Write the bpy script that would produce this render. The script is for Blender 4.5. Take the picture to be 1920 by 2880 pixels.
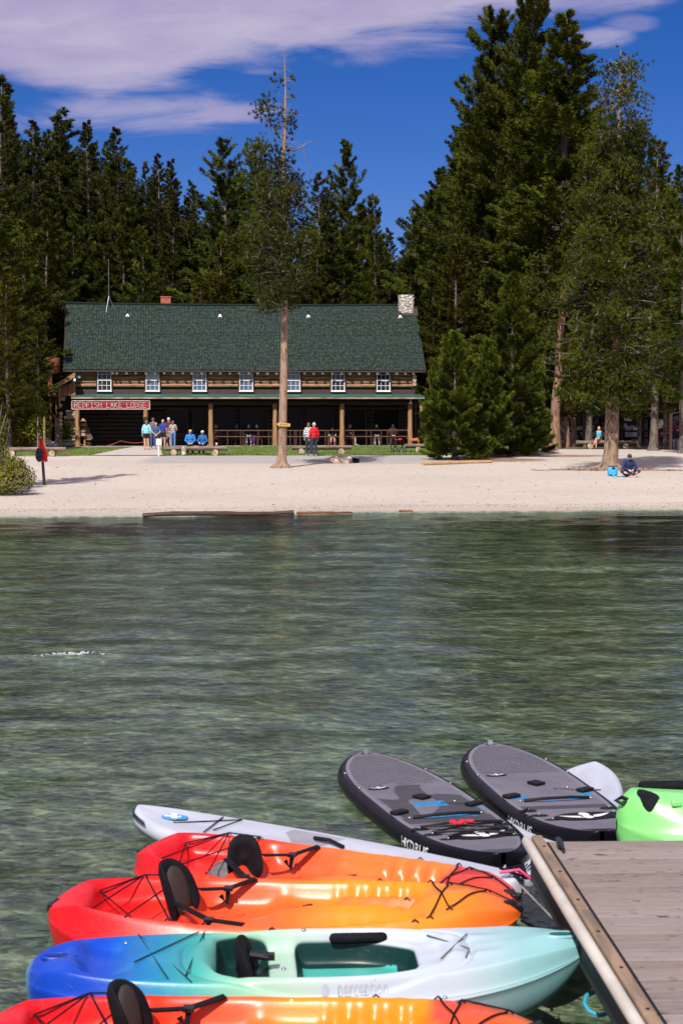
import bpy, math, random
import numpy as np
from mathutils import Vector, Matrix

# ------------------------------------------------------------------ scene, camera, sky, sun
SC = bpy.context.scene
for o in list(bpy.data.objects): bpy.data.objects.remove(o)
COL = SC.collection
R = math.radians
F_PX = 5000.0; CAM_H = 3.0; PITCH = math.atan(295/5000.0)
cam_d = bpy.data.cameras.new('camera'); cam = bpy.data.objects.new('camera', cam_d); COL.objects.link(cam)
cam.location = (0, 0, CAM_H); cam.rotation_euler = (math.pi/2-PITCH, 0, 0)
cam_d.sensor_fit = 'VERTICAL'; cam_d.sensor_height = 36; cam_d.lens = F_PX/2880*36
cam_d.clip_start = .1; cam_d.clip_end = 3000
cam_d.dof.use_dof = True; cam_d.dof.focus_distance = 95; cam_d.dof.aperture_fstop = 8.0
SC.camera = cam
SUN_AZ = R(17); SUN_EL = R(47)      # sun stands behind the camera, to its left
SC.view_settings.view_transform = 'Standard'; SC.view_settings.look = 'None'
SC.view_settings.exposure = 0.35; SC.view_settings.gamma = 1.0
SC.cycles.max_bounces = 6; SC.cycles.transparent_max_bounces = 12
SC.cycles.diffuse_bounces = 2; SC.cycles.glossy_bounces = 3
SC.cycles.caustics_reflective = False; SC.cycles.caustics_refractive = False

sl = bpy.data.lights.new('sun', 'SUN'); sun = bpy.data.objects.new('sun', sl); COL.objects.link(sun)
sl.energy = 4.9; sl.angle = R(.5); sl.color = (1, .95, .88)
sd = Vector((-math.sin(SUN_AZ)*math.cos(SUN_EL), -math.cos(SUN_AZ)*math.cos(SUN_EL), math.sin(SUN_EL)))
sun.rotation_euler = sd.to_track_quat('Z', 'Y').to_euler()

class NT:
    """tiny node-graph helper"""
    def __init__(s, tree): s.t = tree; s.n = tree.nodes; s.l = tree.links
    def add(s, typ, **kw):
        nd = s.n.new(typ)
        for k, v in kw.items():
            if k[0] == '_': setattr(nd, k[1:], v)
        return nd
    def put(s, sock, v):
        if v is None: return
        if hasattr(v, 'is_linked') or isinstance(v, bpy.types.NodeSocket): s.l.new(v, sock)
        else:
            if hasattr(sock, 'default_value'):
                try: sock.default_value = v
                except Exception: sock.default_value = (*v, 1) if len(v) == 3 else v
    def m(s, op, a, b=0.0, c=0.0, clamp=False):
        nd = s.n.new('ShaderNodeMath'); nd.operation = op; nd.use_clamp = clamp
        for i, v in enumerate((a, b, c)): s.put(nd.inputs[i], v)
        return nd.outputs[0]
    def sm(s, x, a, b):
        nd = s.n.new('ShaderNodeMapRange'); nd.interpolation_type = 'SMOOTHSTEP'
        s.put(nd.inputs[0], x); nd.inputs[1].default_value = a; nd.inputs[2].default_value = b
        return nd.outputs[0]
    def mix(s, f, a, b, mode='MIX'):
        nd = s.n.new('ShaderNodeMix'); nd.data_type = 'RGBA'; nd.blend_type = mode
        s.put(nd.inputs[0], f)
        for i, v in ((6, a), (7, b)):
            if isinstance(v, (tuple, list)): nd.inputs[i].default_value = (*v[:3], 1)
            else: s.put(nd.inputs[i], v)
        return nd.outputs[2]
    def noise(s, vec, scale, detail=4, rough=.55, dist=0, out=0):
        nd = s.n.new('ShaderNodeTexNoise'); s.put(nd.inputs['Vector'], vec)
        nd.inputs['Scale'].default_value = scale; nd.inputs['Detail'].default_value = detail
        nd.inputs['Roughness'].default_value = rough; nd.inputs['Distortion'].default_value = dist
        return nd.outputs[out]
    def mapping(s, vec, scale=(1, 1, 1), loc=(0, 0, 0), rot=(0, 0, 0)):
        nd = s.n.new('ShaderNodeMapping'); s.put(nd.inputs[0], vec)
        nd.inputs[1].default_value = loc; nd.inputs[2].default_value = rot; nd.inputs[3].default_value = scale
        return nd.outputs[0]
    def ramp(s, f, stops):
        nd = s.n.new('ShaderNodeValToRGB'); s.put(nd.inputs[0], f)
        el = nd.color_ramp.elements
        while len(el) < len(stops): el.new(.5)
        for e, (p, c) in zip(el, stops): e.position = p; e.color = (*c, 1)
        return nd.outputs[0]

w = bpy.data.worlds.new('World'); SC.world = w; w.use_nodes = True
g = NT(w.node_tree); g.n.clear()
sky = g.add('ShaderNodeTexSky'); sky.sky_type = 'NISHITA'; sky.sun_disc = False
sky.sun_elevation = SUN_EL; sky.sun_rotation = math.pi+SUN_AZ; sky.altitude = 2000; sky.dust_density = 0.15; sky.air_density = .85; sky.ozone_density = 3.0
tc = g.add('ShaderNodeTexCoord'); sep = g.add('ShaderNodeSeparateXYZ'); g.l.new(tc.outputs['Generated'], sep.inputs[0])
ay = g.m('MAXIMUM', sep.outputs[1], .02)
az = g.m('DIVIDE', sep.outputs[0], ay); el = g.m('DIVIDE', sep.outputs[2], ay)
cv = g.add('ShaderNodeCombineXYZ'); g.l.new(az, cv.inputs[0]); g.l.new(el, cv.inputs[1])
n1 = g.noise(g.mapping(cv.outputs[0], (9, 42, 1)), 1.0, 6, .6, .6)
n2 = g.noise(g.mapping(cv.outputs[0], (30, 90, 1), (3.3, 1, 0)), 1.0, 5, .6, .3)
rp = g.ramp(g.m('ADD', g.m('MULTIPLY', az, 2.5), .5), [(p_, ((e_-.15)*10,)*3) for p_, e_ in ((0, .190), (.02, .189), (.096, .176), (.167, .169), (.258, .176), (.31, .185), (.42, .192), (.5, .198), (.56, .203), (.66, .208), (.70, .214), (.80, .220), (.93, .225), (1, .24))])
edge = g.m('ADD', g.m('MULTIPLY', rp, .1), .150)
nn = g.m('ADD', g.m('MULTIPLY', g.m('SUBTRACT', n1, .5), .05), g.m('MULTIPLY', g.m('SUBTRACT', n2, .5), .012))
big = g.sm(g.m('ADD', g.m('SUBTRACT', el, edge), nn), -.008, .012)
def blob(cx, cz, rx, rz):
    a = g.m('DIVIDE', g.m('SUBTRACT', az, cx), rx); b = g.m('DIVIDE', g.m('SUBTRACT', el, cz), rz)
    r2 = g.m('ADD', g.m('MULTIPLY', a, a), g.m('MULTIPLY', b, b))
    return g.sm(g.m('ADD', g.m('SUBTRACT', 1.0, r2), g.m('MULTIPLY', g.m('SUBTRACT', n1, .5), 4.2)), -.35, 1.2)
b1 = blob(-.120, .1640, .075, .0115); b2 = blob(.146, .2045, .019, .0065); b2b = blob(.160, .2125, .015, .0055); b3 = blob(-.045, .186, .014, .0025)
cm = g.m('MAXIMUM', g.m('MAXIMUM', big, g.m('MULTIPLY', b1, .9)), g.m('MAXIMUM', g.m('MAXIMUM', g.m('MULTIPLY', b2, .8), g.m('MULTIPLY', b2b, .4)), g.m('MULTIPLY', b3, .3)))
cm = g.m('MULTIPLY', cm, .93)
shade = g.sm(g.m('ADD', n1, g.m('MULTIPLY', n2, .4)), .4, 1.0)
CLOUD_A = (8.0, 7.2, 9.4); CLOUD_B = (5.8, 5.0, 8.1)
ccol = g.mix(shade, CLOUD_A, CLOUD_B)
hs = g.add('ShaderNodeHueSaturation'); hs.inputs['Saturation'].default_value = 1.36; hs.inputs['Value'].default_value = 1.08
g.l.new(sky.outputs[0], hs.inputs['Color'])
skc = g.mix(1.0, hs.outputs[0], (.80, .70, 1.04), 'MULTIPLY')
bg = g.add('ShaderNodeBackground'); bg.inputs[1].default_value = .056
g.l.new(g.mix(cm, skc, ccol), bg.inputs[0])
wo = g.add('ShaderNodeOutputWorld'); g.l.new(bg.outputs[0], wo.inputs[0])

# ------------------------------------------------------------------ helpers
CP, SP = math.cos(PITCH), math.sin(PITCH)
def ray(px, py):
    """world direction (y = 1) seen at photo pixel px, py"""
    a = (px-960)/F_PX; b = (1440-py)/F_PX
    y = CP+b*SP; z = -SP+b*CP
    return Vector((a/y, 1, z/y))
def at_h(px, py, h):                       # point at height h
    d = ray(px, py); t = (h-CAM_H)/d.z
    return Vector((d.x*t, t, h))
def at_y(px, py, Y):                       # point at distance Y
    d = ray(px, py); return Vector((d.x*Y, Y, CAM_H+d.z*Y))
def sstep(a, b, x):
    t = np.clip((x-a)/(b-a), 0, 1); return t*t*(3-2*t)
def shore_y(x):
    x = np.clip(x, -60, 60)
    return 50+.2*x+.25*np.sin(x*.55+1)+.1*np.sin(x*1.7)
def ground_z(x, y):
    x = np.asarray(x, float); y = np.asarray(y, float)
    d = y-shore_y(x)
    up = .03+.07*sstep(0, .8, d)+.40*np.clip(d, 0, 41)/41+.14*sstep(41, 56, d)+.05*np.clip(x, -20, 20)/20*sstep(41, 60, d)
    hill = sstep(118, 260, y)*(15+22*sstep(10, -60, x)*1.0)+sstep(200, 600, y)*25
    dn = -.02+(-.95)*(1-np.exp(np.minimum(d, 0)/9.0))-.25*sstep(-25, -45, d)+.05*np.sin(x*.8)*np.sin(y*.5+x*.3)*sstep(-2, -8, d)
    return np.where(d >= 0, up+hill, dn+.05*np.clip(1+d/1.0, 0, 1))
def gz(x, y): return float(ground_z(x, y))
def on_ground(px, py):
    """terrain point seen at a pixel"""
    d = ray(px, py); lo = 5.0
    for i in range(4000):
        Y = lo+i*.05
        if CAM_H+d.z*Y <= gz(d.x*Y, Y): return Vector((d.x*Y, Y, gz(d.x*Y, Y)))
    return Vector((d.x*200, 200, 0))

class MB:
    def __init__(s): s.v = []; s.f = []; s.mi = []; s.n = 0
    def raw(s, V, F, mi=0):
        s.v.append(np.asarray(V, float).reshape(-1, 3))
        for k, f in enumerate(F):
            s.f.append([i+s.n for i in f]); s.mi.append(mi if np.isscalar(mi) else mi[k])
        s.n += len(s.v[-1])
    def box(s, c, d, rz=0, mi=0, rx=0, ry=0):
        M = Matrix.Rotation(rz, 3, 'Z') @ Matrix.Rotation(ry, 3, 'Y') @ Matrix.Rotation(rx, 3, 'X')
        V = [Vector(c)+M @ Vector((a*d[0]/2, b*d[1]/2, e*d[2]/2)) for a in (-1, 1) for b in (-1, 1) for e in (-1, 1)]
        s.raw([tuple(v) for v in V], [(0, 1, 3, 2), (4, 6, 7, 5), (0, 4, 5, 1), (2, 3, 7, 6), (0, 2, 6, 4), (1, 5, 7, 3)], mi)
    def tube(s, P, r, n=8, mi=0, caps=True, sq=1.0, capmi=None):
        P = [Vector(p) for p in P]; m = len(P)
        r = [r]*m if np.isscalar(r) else list(r)
        V = []; up = None
        for i, p in enumerate(P):
            t = (P[min(i+1, m-1)]-P[max(i-1, 0)])
            if t.length < 1e-9: t = Vector((0, 0, 1))
            t.normalize()
            if up is None: up = Vector((0, 0, 1)) if abs(t.z) < .9 else Vector((0, 1, 0))
            a = t.cross(up); a.normalize(); b = a.cross(t); b.normalize(); up = b
            for k in range(n):
                q = 2*math.pi*k/n; V.append(tuple(p+(a*math.cos(q)+b*math.sin(q)*sq)*r[i]))
        F = [(i*n+k, i*n+(k+1) % n, (i+1)*n+(k+1) % n, (i+1)*n+k) for i in range(m-1) for k in range(n)]
        MI = [mi]*len(F)
        if caps:
            F += [tuple(reversed(range(n))), tuple((m-1)*n+k for k in range(n))]; MI += [mi if capmi is None else capmi]*2
        s.raw(V, F, MI)
    def ell(s, c, r, nu=12, nv=8, mi=0, M=None):
        V = []; c = Vector(c)
        for j in range(nv+1):
            th = math.pi*j/nv
            for i in range(nu):
                q = 2*math.pi*i/nu
                p = Vector((r[0]*math.sin(th)*math.cos(q), r[1]*math.sin(th)*math.sin(q), r[2]*math.cos(th)))
                if M: p = M @ p
                V.append(tuple(c+p))
        F = [(j*nu+i, (j+1)*nu+i, (j+1)*nu+(i+1) % nu, j*nu+(i+1) % nu) for j in range(nv) for i in range(nu)]
        s.raw(V, F, mi)
    def grid(s, V, mi=0, wrap=False):
        V = np.asarray(V); a, b = V.shape[:2]; F = []; bb = b if wrap else b-1
        for i in range(a-1):
            for j in range(bb): F.append((i*b+j, i*b+(j+1) % b, (i+1)*b+(j+1) % b, (i+1)*b+j))
        if callable(mi):
            MI = []
            for i in range(a-1):
                for j in range(bb):
                    MI.append(mi(i, j))
        else: MI = mi
        s.raw(V.reshape(-1, 3), F, MI)
    def prism(s, pts, a, b, axis='y', mi=0):
        """outline pts (u, v) swept along axis from a to b"""
        n = len(pts)
        def q(u, v, w_): return {'y': (u, w_, v), 'x': (w_, u, v), 'z': (u, v, w_)}[axis]
        V = [q(u, v, a) for u, v in pts]+[q(u, v, b) for u, v in pts]
        F = [tuple(range(n)), tuple(reversed(range(n, 2*n)))]+[(i, i+n, (i+1) % n+n, (i+1) % n) for i in range(n)]
        s.raw(V, F, mi)
    def xform(s, M):
        V = np.concatenate(s.v); A = np.array(M.to_3x3()); t = np.array(M.to_translation())
        s.v = [V @ A.T + t]; return s
    def build(s, name, mats, parent=None, smooth=True, bevel=0, loc=None, fix=True):
        me = bpy.data.meshes.new(name)
        V = np.concatenate(s.v) if s.v else np.zeros((0, 3))
        me.from_pydata(V.tolist(), [], s.f)
        mats = mats if isinstance(mats, (list, tuple)) else [mats]
        for m_ in mats: me.materials.append(m_)
        me.polygons.foreach_set('material_index', s.mi)
        if fix and len(s.f) < 60000:
            import bmesh
            bm = bmesh.new(); bm.from_mesh(me); bmesh.ops.recalc_face_normals(bm, faces=bm.faces); bm.to_mesh(me); bm.free()
        me.polygons.foreach_set('use_smooth', [smooth]*len(me.polygons))
        if smooth: me.set_sharp_from_angle(angle=R(40))
        o = bpy.data.objects.new(name, me); COL.objects.link(o)
        if parent: o.parent = parent
        if loc is not None: o.location = loc
        if bevel:
            b = o.modifiers.new('bevel', 'BEVEL'); b.width = bevel; b.segments = 2; b.limit_method = 'ANGLE'
        me.update()
        return o

def tag(o, label=None, cat=None, group=None, kind=None):
    if label: o['label'] = label
    if cat: o['category'] = cat
    if group: o['group'] = group
    if kind: o['kind'] = kind
    return o
def thing(name, label, cat, loc=(0, 0, 0), rz=0, group=None):
    o = bpy.data.objects.new(name, None); COL.objects.link(o); o.empty_display_size = .2
    o.location = loc; o.rotation_euler = (0, 0, rz)
    return tag(o, label, cat, group)
def copy_tree(o, parent=None):
    c = o.copy(); COL.objects.link(c)
    if parent: c.parent = parent
    for ch in list(o.children): copy_tree(ch, c)
    return c
def remesh(mb, voxel, name='x'):
    o = mb.build(name, MAT['skin'] if 'skin' in MAT else None, fix=False)
    m_ = o.modifiers.new('r', 'REMESH'); m_.mode = 'VOXEL'; m_.voxel_size = voxel; m_.use_smooth_shade = True
    s_ = o.modifiers.new('s', 'SMOOTH'); s_.iterations = 2; s_.factor = .5
    dg = bpy.context.evaluated_depsgraph_get(); dg.update()
    me = bpy.data.meshes.new_from_object(o.evaluated_get(dg))
    bpy.data.objects.remove(o)
    me.polygons.foreach_set('use_smooth', [True]*len(me.polygons))
    return me
def link_mesh(name, me, m_, parent):
    me.materials.clear(); me.materials.append(m_); me.name = name
    o = bpy.data.objects.new(name, me); COL.objects.link(o); o.parent = parent
    return o

MAT = {}
def mat(name, c1, c2=None, rough=.6, scale=4, detail=5, bump=0, bscale=None, stretch=(1, 1, 1), metal=0, coat=0, spec=.5, island=0, contrast=(.3, .7), objrand=0, coord='Object', trans=0, dist=0):
    m_ = bpy.data.materials.new(name); m_.use_nodes = True; MAT[name] = m_
    t = NT(m_.node_tree); b = t.n['Principled BSDF']
    if c2 is None: c2 = tuple(c*.72 for c in c1)
    tc = t.add('ShaderNodeTexCoord'); v = t.mapping(tc.outputs[coord], stretch)
    f = t.sm(t.noise(v, scale, detail, .6, dist), *contrast)
    col = t.mix(f, c2, c1)
    if island or objrand:
        hs = t.add('ShaderNodeHueSaturation'); t.l.new(col, hs.inputs['Color'])
        val = 1.0; hue = .5
        if island:
            gm = t.add('ShaderNodeNewGeometry')
            val = t.m('ADD', 1-island, t.m('MULTIPLY', gm.outputs['Random Per Island'], 2*island))
        if objrand:
            oi = t.add('ShaderNodeObjectInfo')
            val = t.m('MULTIPLY', val, t.m('ADD', 1-objrand, t.m('MULTIPLY', oi.outputs['Random'], 2*objrand)))
            hue = t.m('ADD', .5-objrand*.05, t.m('MULTIPLY', oi.outputs['Random'], objrand*.1))
        t.put(hs.inputs['Value'], val); t.put(hs.inputs['Hue'], hue); col = hs.outputs[0]
    t.put(b.inputs['Base Color'], col)
    b.inputs['Roughness'].default_value = rough; b.inputs['Metallic'].default_value = metal
    b.inputs['Coat Weight'].default_value = coat; b.inputs['Specular IOR Level'].default_value = spec
    b.inputs['Coat Roughness'].default_value = .1
    if trans: b.inputs['Subsurface Weight'].default_value = 0
    if bump:
        bn = t.add('ShaderNodeBump'); bn.inputs['Strength'].default_value = 1; bn.inputs['Distance'].default_value = bump
        t.l.new(t.noise(v, bscale or scale*3, 5, .6), bn.inputs['Height']); t.l.new(bn.outputs[0], b.inputs['Normal'])
    return m_
# ------------------------------------------------------------------ materials of the setting
mat('skin', (.56, .33, .24), (.48, .26, .19), rough=.55, scale=20)
mat('bark_orange', (.31, .205, .14), (.07, .05, .04), rough=.9, scale=3.2, bump=.03, bscale=9, stretch=(3, 3, .7), contrast=(.25, .6))
mat('bark_grey', (.17, .135, .11), (.055, .042, .035), rough=.9, scale=3, bump=.03, bscale=9, stretch=(3, 3, .8))
mat('twig_grey', (.20, .17, .15), (.10, .085, .075), rough=.9, scale=5)
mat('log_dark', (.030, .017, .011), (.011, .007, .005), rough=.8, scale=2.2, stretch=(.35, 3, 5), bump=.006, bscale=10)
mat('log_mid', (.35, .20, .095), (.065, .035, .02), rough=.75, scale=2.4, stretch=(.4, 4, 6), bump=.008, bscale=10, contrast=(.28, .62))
mat('log_pale', (.52, .42, .31), (.22, .15, .10), rough=.8, scale=2.4, stretch=(.5, 4, 6), bump=.008)
mat('log_end', (.45, .36, .26), (.22, .15, .1), rough=.8, scale=6)
mat('post_wood', (.38, .215, .10), (.12, .065, .035), rough=.65, scale=1.6, stretch=(7, 7, .7), bump=.008, contrast=(.25, .65))
mat('brown_trim', (.055, .028, .024), (.035, .02, .018), rough=.6)
mat('beam_wood', (.42, .33, .27), (.14, .09, .07), rough=.8, scale=1.2, stretch=(1, 4, 4))
mat('green_metal', (.035, .12, .085), (.025, .09, .065), rough=.4)
mat('white_paint', (.82, .82, .80), (.68, .68, .68), rough=.5)
mat('grey_metal', (.45, .46, .48), (.3, .31, .33), rough=.35, metal=.9)
mat('black_rubber', (.009, .009, .010), (.005, .005, .006), rough=.6, spec=.2)
mat('black_cloth', (.010, .009, .012), (.004, .004, .006), rough=.8, scale=14, bump=.002, spec=.12)
mat('brick_red', (.40, .11, .07), (.26, .07, .05), rough=.85, scale=9)
mat('concrete', (.46, .43, .40), (.36, .34, .32), rough=.9, scale=3, bump=.003)
mat('rust', (.26, .075, .032), (.15, .045, .022), rough=.75, scale=2.5)
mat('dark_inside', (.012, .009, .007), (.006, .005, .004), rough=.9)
mat('copper_rail', (.10, .035, .014), (.05, .02, .01), rough=.6)

def mat_glass():
    m_ = mat('window_glass', (.10, .14, .22), (.05, .07, .12), rough=.08, scale=1.1, spec=.9); return m_
mat_glass()

def mat_shingle():
    m_ = bpy.data.materials.new('green_shingle'); m_.use_nodes = True; MAT['green_shingle'] = m_
    t = NT(m_.node_tree); b = t.n['Principled BSDF']
    tc = t.add('ShaderNodeTexCoord')
    br = t.add('ShaderNodeTexBrick'); t.l.new(t.mapping(tc.outputs['UV'], (1, 1, 1)), br.inputs['Vector'])
    br.offset = .37; br.offset_frequency = 1; br.squash = 1
    br.inputs['Color1'].default_value = (.010, .022, .020, 1); br.inputs['Color2'].default_value = (.034, .051, .041, 1)
    br.inputs['Mortar'].default_value = (.006, .012, .011, 1); br.inputs['Scale'].default_value = 1
    br.inputs['Mortar Size'].default_value = .018; br.inputs['Mortar Smooth'].default_value = .4; br.inputs['Bias'].default_value = 0
    br.inputs['Brick Width'].default_value = .17; br.inputs['Row Height'].default_value = .14
    n = t.noise(t.mapping(tc.outputs['UV'], (1, 1, 1)), .6, 3)
    n3 = t.noise(t.mapping(tc.outputs['UV'], (5.5, 4, 1)), 1.0, 2)
    c = t.mix(t.m('MULTIPLY', t.sm(n3, .5, .62), .6), br.outputs['Color'], (.052, .074, .048))
    c = t.mix(t.m('MULTIPLY', t.sm(n, .4, .6), .25), c, (.02, .04, .038))
    t.l.new(c, b.inputs['Base Color']); b.inputs['Roughness'].default_value = .9; b.inputs['Specular IOR Level'].default_value = .2
    bn = t.add('ShaderNodeBump'); bn.inputs['Distance'].default_value = .03
    t.l.new(br.outputs['Fac'], bn.inputs['Height']); bn.invert = True; t.l.new(bn.outputs[0], b.inputs['Normal'])
mat_shingle()

def mat_stone():
    m_ = bpy.data.materials.new('fieldstone'); m_.use_nodes = True; MAT['fieldstone'] = m_
    t = NT(m_.node_tree); b = t.n['Principled BSDF']
    tc = t.add('ShaderNodeTexCoord'); v = t.mapping(tc.outputs['Object'], (1, 1, 1.5))
    vo = t.add('ShaderNodeTexVoronoi'); vo.feature = 'DISTANCE_TO_EDGE'; t.l.new(v, vo.inputs[0]); vo.inputs['Scale'].default_value = 4.2
    vc = t.add('ShaderNodeTexVoronoi'); t.l.new(v, vc.inputs[0]); vc.inputs['Scale'].default_value = 4.2
    f = t.sm(vo.outputs['Distance'], .02, .09)
    sc = t.add('ShaderNodeSeparateColor'); t.l.new(vc.outputs['Color'], sc.inputs[0])
    st = t.mix(sc.outputs[0], (.62, .56, .50), (.42, .39, .36))
    t.l.new(t.mix(f, (.16, .14, .12), st), b.inputs['Base Color']); b.inputs['Roughness'].default_value = .9
    bn = t.add('ShaderNodeBump'); bn.inputs['Distance'].default_value = .05; t.l.new(f, bn.inputs['Height']); t.l.new(bn.outputs[0], b.inputs['Normal'])
mat_stone()

def mat_sand():
    m_ = bpy.data.materials.new('sand'); m_.use_nodes = True; MAT['sand'] = m_
    t = NT(m_.node_tree); b = t.n['Principled BSDF']
    tc = t.add('ShaderNodeTexCoord'); P = tc.outputs['Object']
    big = t.noise(t.mapping(P, (.12, .12, 1)), 1, 4); med = t.noise(P, 2.2, 5, .65); fine = t.noise(P, 45, 3, .7)
    foot = t.noise(t.mapping(P, (1, .6, 1)), 5.5, 3, .5)
    c = t.mix(t.sm(big, .35, .7), (.50, .44, .375), (.445, .39, .335))
    c = t.mix(t.m('MULTIPLY', t.sm(med, .42, .72), .5), c, (.40, .345, .30))
    c = t.mix(t.m('MULTIPLY', t.sm(fine, .58, .72), .30), c, (.26, .21, .175))
    sep = t.add('ShaderNodeSeparateXYZ'); t.l.new(P, sep.inputs[0])
    wet = t.add('ShaderNodeAttribute'); wet.attribute_name = 'shore'
    wn = t.m('ADD', wet.outputs['Fac'], t.m('MULTIPLY', t.m('SUBTRACT', med, .5), .9))
    c = t.mix(t.m('MULTIPLY', t.sm(wn, 1.35, .15), .5), c, (.25, .21, .17))          # damp strip
    # drift line of needles
    dl = t.m('MULTIPLY', t.sm(wn, 1.0, 1.5), t.sm(wn, 2.4, 1.8)); dn = t.sm(t.noise(t.mapping(P, (1.3, 6, 1)), 3, 5, .7), .52, .6)
    c = t.mix(t.m('MULTIPLY', t.m('MULTIPLY', dl, dn), .7), c, (.09, .055, .035))
    gr = t.add('ShaderNodeAttribute'); gr.attribute_name = 'gravel'
    gn = t.m('ADD', gr.outputs['Fac'], t.m('MULTIPLY', t.m('SUBTRACT', med, .5), .5))
    c = t.mix(t.m('MULTIPLY', t.sm(gn, .35, .7), .75), c, (.315, .30, .295))
    du = t.add('ShaderNodeAttribute'); du.attribute_name = 'duff'
    dun = t.m('ADD', du.outputs['Fac'], t.m('MULTIPLY', t.m('SUBTRACT', med, .5), .9))
    c = t.mix(t.m('MULTIPLY', t.sm(dun, .4, .7), .85), c, (.22, .12, .07))
    t.l.new(c, b.inputs['Base Color']); b.inputs['Roughness'].default_value = .95; b.inputs['Specular IOR Level'].default_value = .15
    h = t.m('ADD', t.m('MULTIPLY', foot, 1.0), t.m('MULTIPLY', fine, .25))
    bn = t.add('ShaderNodeBump'); bn.inputs['Distance'].default_value = .085; bn.inputs['Strength'].default_value = .8
    t.l.new(h, bn.inputs['Height']); t.l.new(bn.outputs[0], b.inputs['Normal'])
mat_sand()
mat('duff', (.12, .085, .055), (.05, .04, .028), rough=.95, scale=.5, bump=.05, bscale=3)
mat('grass', (.115, .16, .035), (.055, .085, .02), rough=.95, scale=2.0, bump=.03, bscale=30, spec=.1)
mat('path', (.45, .40, .355), (.38, .34, .31), rough=.95, scale=2, bump=.01, bscale=12)

def mat_bed():
    m_ = bpy.data.materials.new('lake_bed'); m_.use_nodes = True; MAT['lake_bed'] = m_
    t = NT(m_.node_tree); b = t.n['Principled BSDF']
    P = t.add('ShaderNodeTexCoord').outputs['Object']
    vo = t.add('ShaderNodeTexVoronoi'); t.l.new(P, vo.inputs[0]); vo.inputs['Scale'].default_value = 5.5
    sc = t.add('ShaderNodeSeparateColor'); t.l.new(vo.outputs['Color'], sc.inputs[0])
    st = t.mix(sc.outputs[0], (.11, .135, .10), (.23, .265, .20))
    big = t.noise(t.mapping(P, (.5, 1.0, 1)), .7, 4); med = t.noise(P, 1.5, 4)
    c = t.mix(t.m('MULTIPLY', t.sm(big, .40, .60), .6), st, (.28, .34, .24))
    c = t.mix(t.m('MULTIPLY', t.sm(med, .48, .66), .65), c, (.055, .075, .055))
    band = t.noise(t.mapping(P, (.05, .35, 1), (5, 2, 0)), 1, 3)
    c = t.mix(t.m('MULTIPLY', t.sm(band, .5, .62), .3), c, (.13, .12, .075))
    refl = t.add('ShaderNodeAttribute'); refl.attribute_name = 'tree_reflection'; c = t.mix(t.sm(t.m('ADD', refl.outputs['Fac'], t.m('MULTIPLY', t.m('SUBTRACT', big, .5), .8)), .3, .7), c, (.018, .016, .010))  # dark tree reflection near the shore, painted into the bed colour
    t.l.new(c, b.inputs['Base Color']); b.inputs['Roughness'].default_value = .9
    bn = t.add('ShaderNodeBump'); bn.inputs['Distance'].default_value = .08; t.l.new(vo.outputs['Distance'], bn.inputs['Height']); bn.invert = True
    t.l.new(bn.outputs[0], b.inputs['Normal'])
mat_bed()

def mat_water():
    m_ = bpy.data.materials.new('water'); m_.use_nodes = True; MAT['water'] = m_
    t = NT(m_.node_tree); t.n.clear()
    P = t.add('ShaderNodeTexCoord').outputs['Object']
    warp = t.noise(P, 1.6, 3, .5, 0, 1)
    v = t.add('ShaderNodeVectorMath'); v.operation = 'MULTIPLY_ADD'; t.l.new(warp, v.inputs[0]); v.inputs[1].default_value = (.5, .5, .5); t.l.new(P, v.inputs[2])
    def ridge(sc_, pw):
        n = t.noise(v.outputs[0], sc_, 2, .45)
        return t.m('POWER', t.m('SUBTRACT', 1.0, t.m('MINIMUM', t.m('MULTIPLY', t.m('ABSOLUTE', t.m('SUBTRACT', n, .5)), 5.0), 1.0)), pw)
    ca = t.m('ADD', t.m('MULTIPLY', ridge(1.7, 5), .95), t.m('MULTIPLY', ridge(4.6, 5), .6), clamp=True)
    tint = t.mix(ca, (.40, .49, .42), (.97, 1.0, .90))       # caustic light painted into the tint as noise ridges
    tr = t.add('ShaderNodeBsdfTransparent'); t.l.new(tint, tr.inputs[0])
    gl = t.add('ShaderNodeBsdfGlossy'); gl.inputs['Roughness'].default_value = .06; gl.inputs[0].default_value = (.78, .86, .82, 1)
    h = t.m('ADD', t.m('MULTIPLY', t.noise(t.mapping(P, (1, 1.25, 1)), 2.3, 3, .5, .6), 1.0), t.m('MULTIPLY', t.noise(P, 11, 3, .5), .42))
    bn = t.add('ShaderNodeBump'); bn.inputs['Distance'].default_value = .026; bn.inputs['Strength'].default_value = 1; t.l.new(h, bn.inputs['Height'])
    t.l.new(bn.outputs[0], gl.inputs['Normal'])
    fr = t.add('ShaderNodeFresnel'); fr.inputs[0].default_value = 1.33; t.l.new(bn.outputs[0], fr.inputs['Normal'])
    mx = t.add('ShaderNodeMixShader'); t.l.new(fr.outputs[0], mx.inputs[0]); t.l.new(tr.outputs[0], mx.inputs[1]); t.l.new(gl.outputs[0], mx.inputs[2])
    out = t.add('ShaderNodeOutputMaterial'); t.l.new(mx.outputs[0], out.inputs[0])
mat_water()

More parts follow.
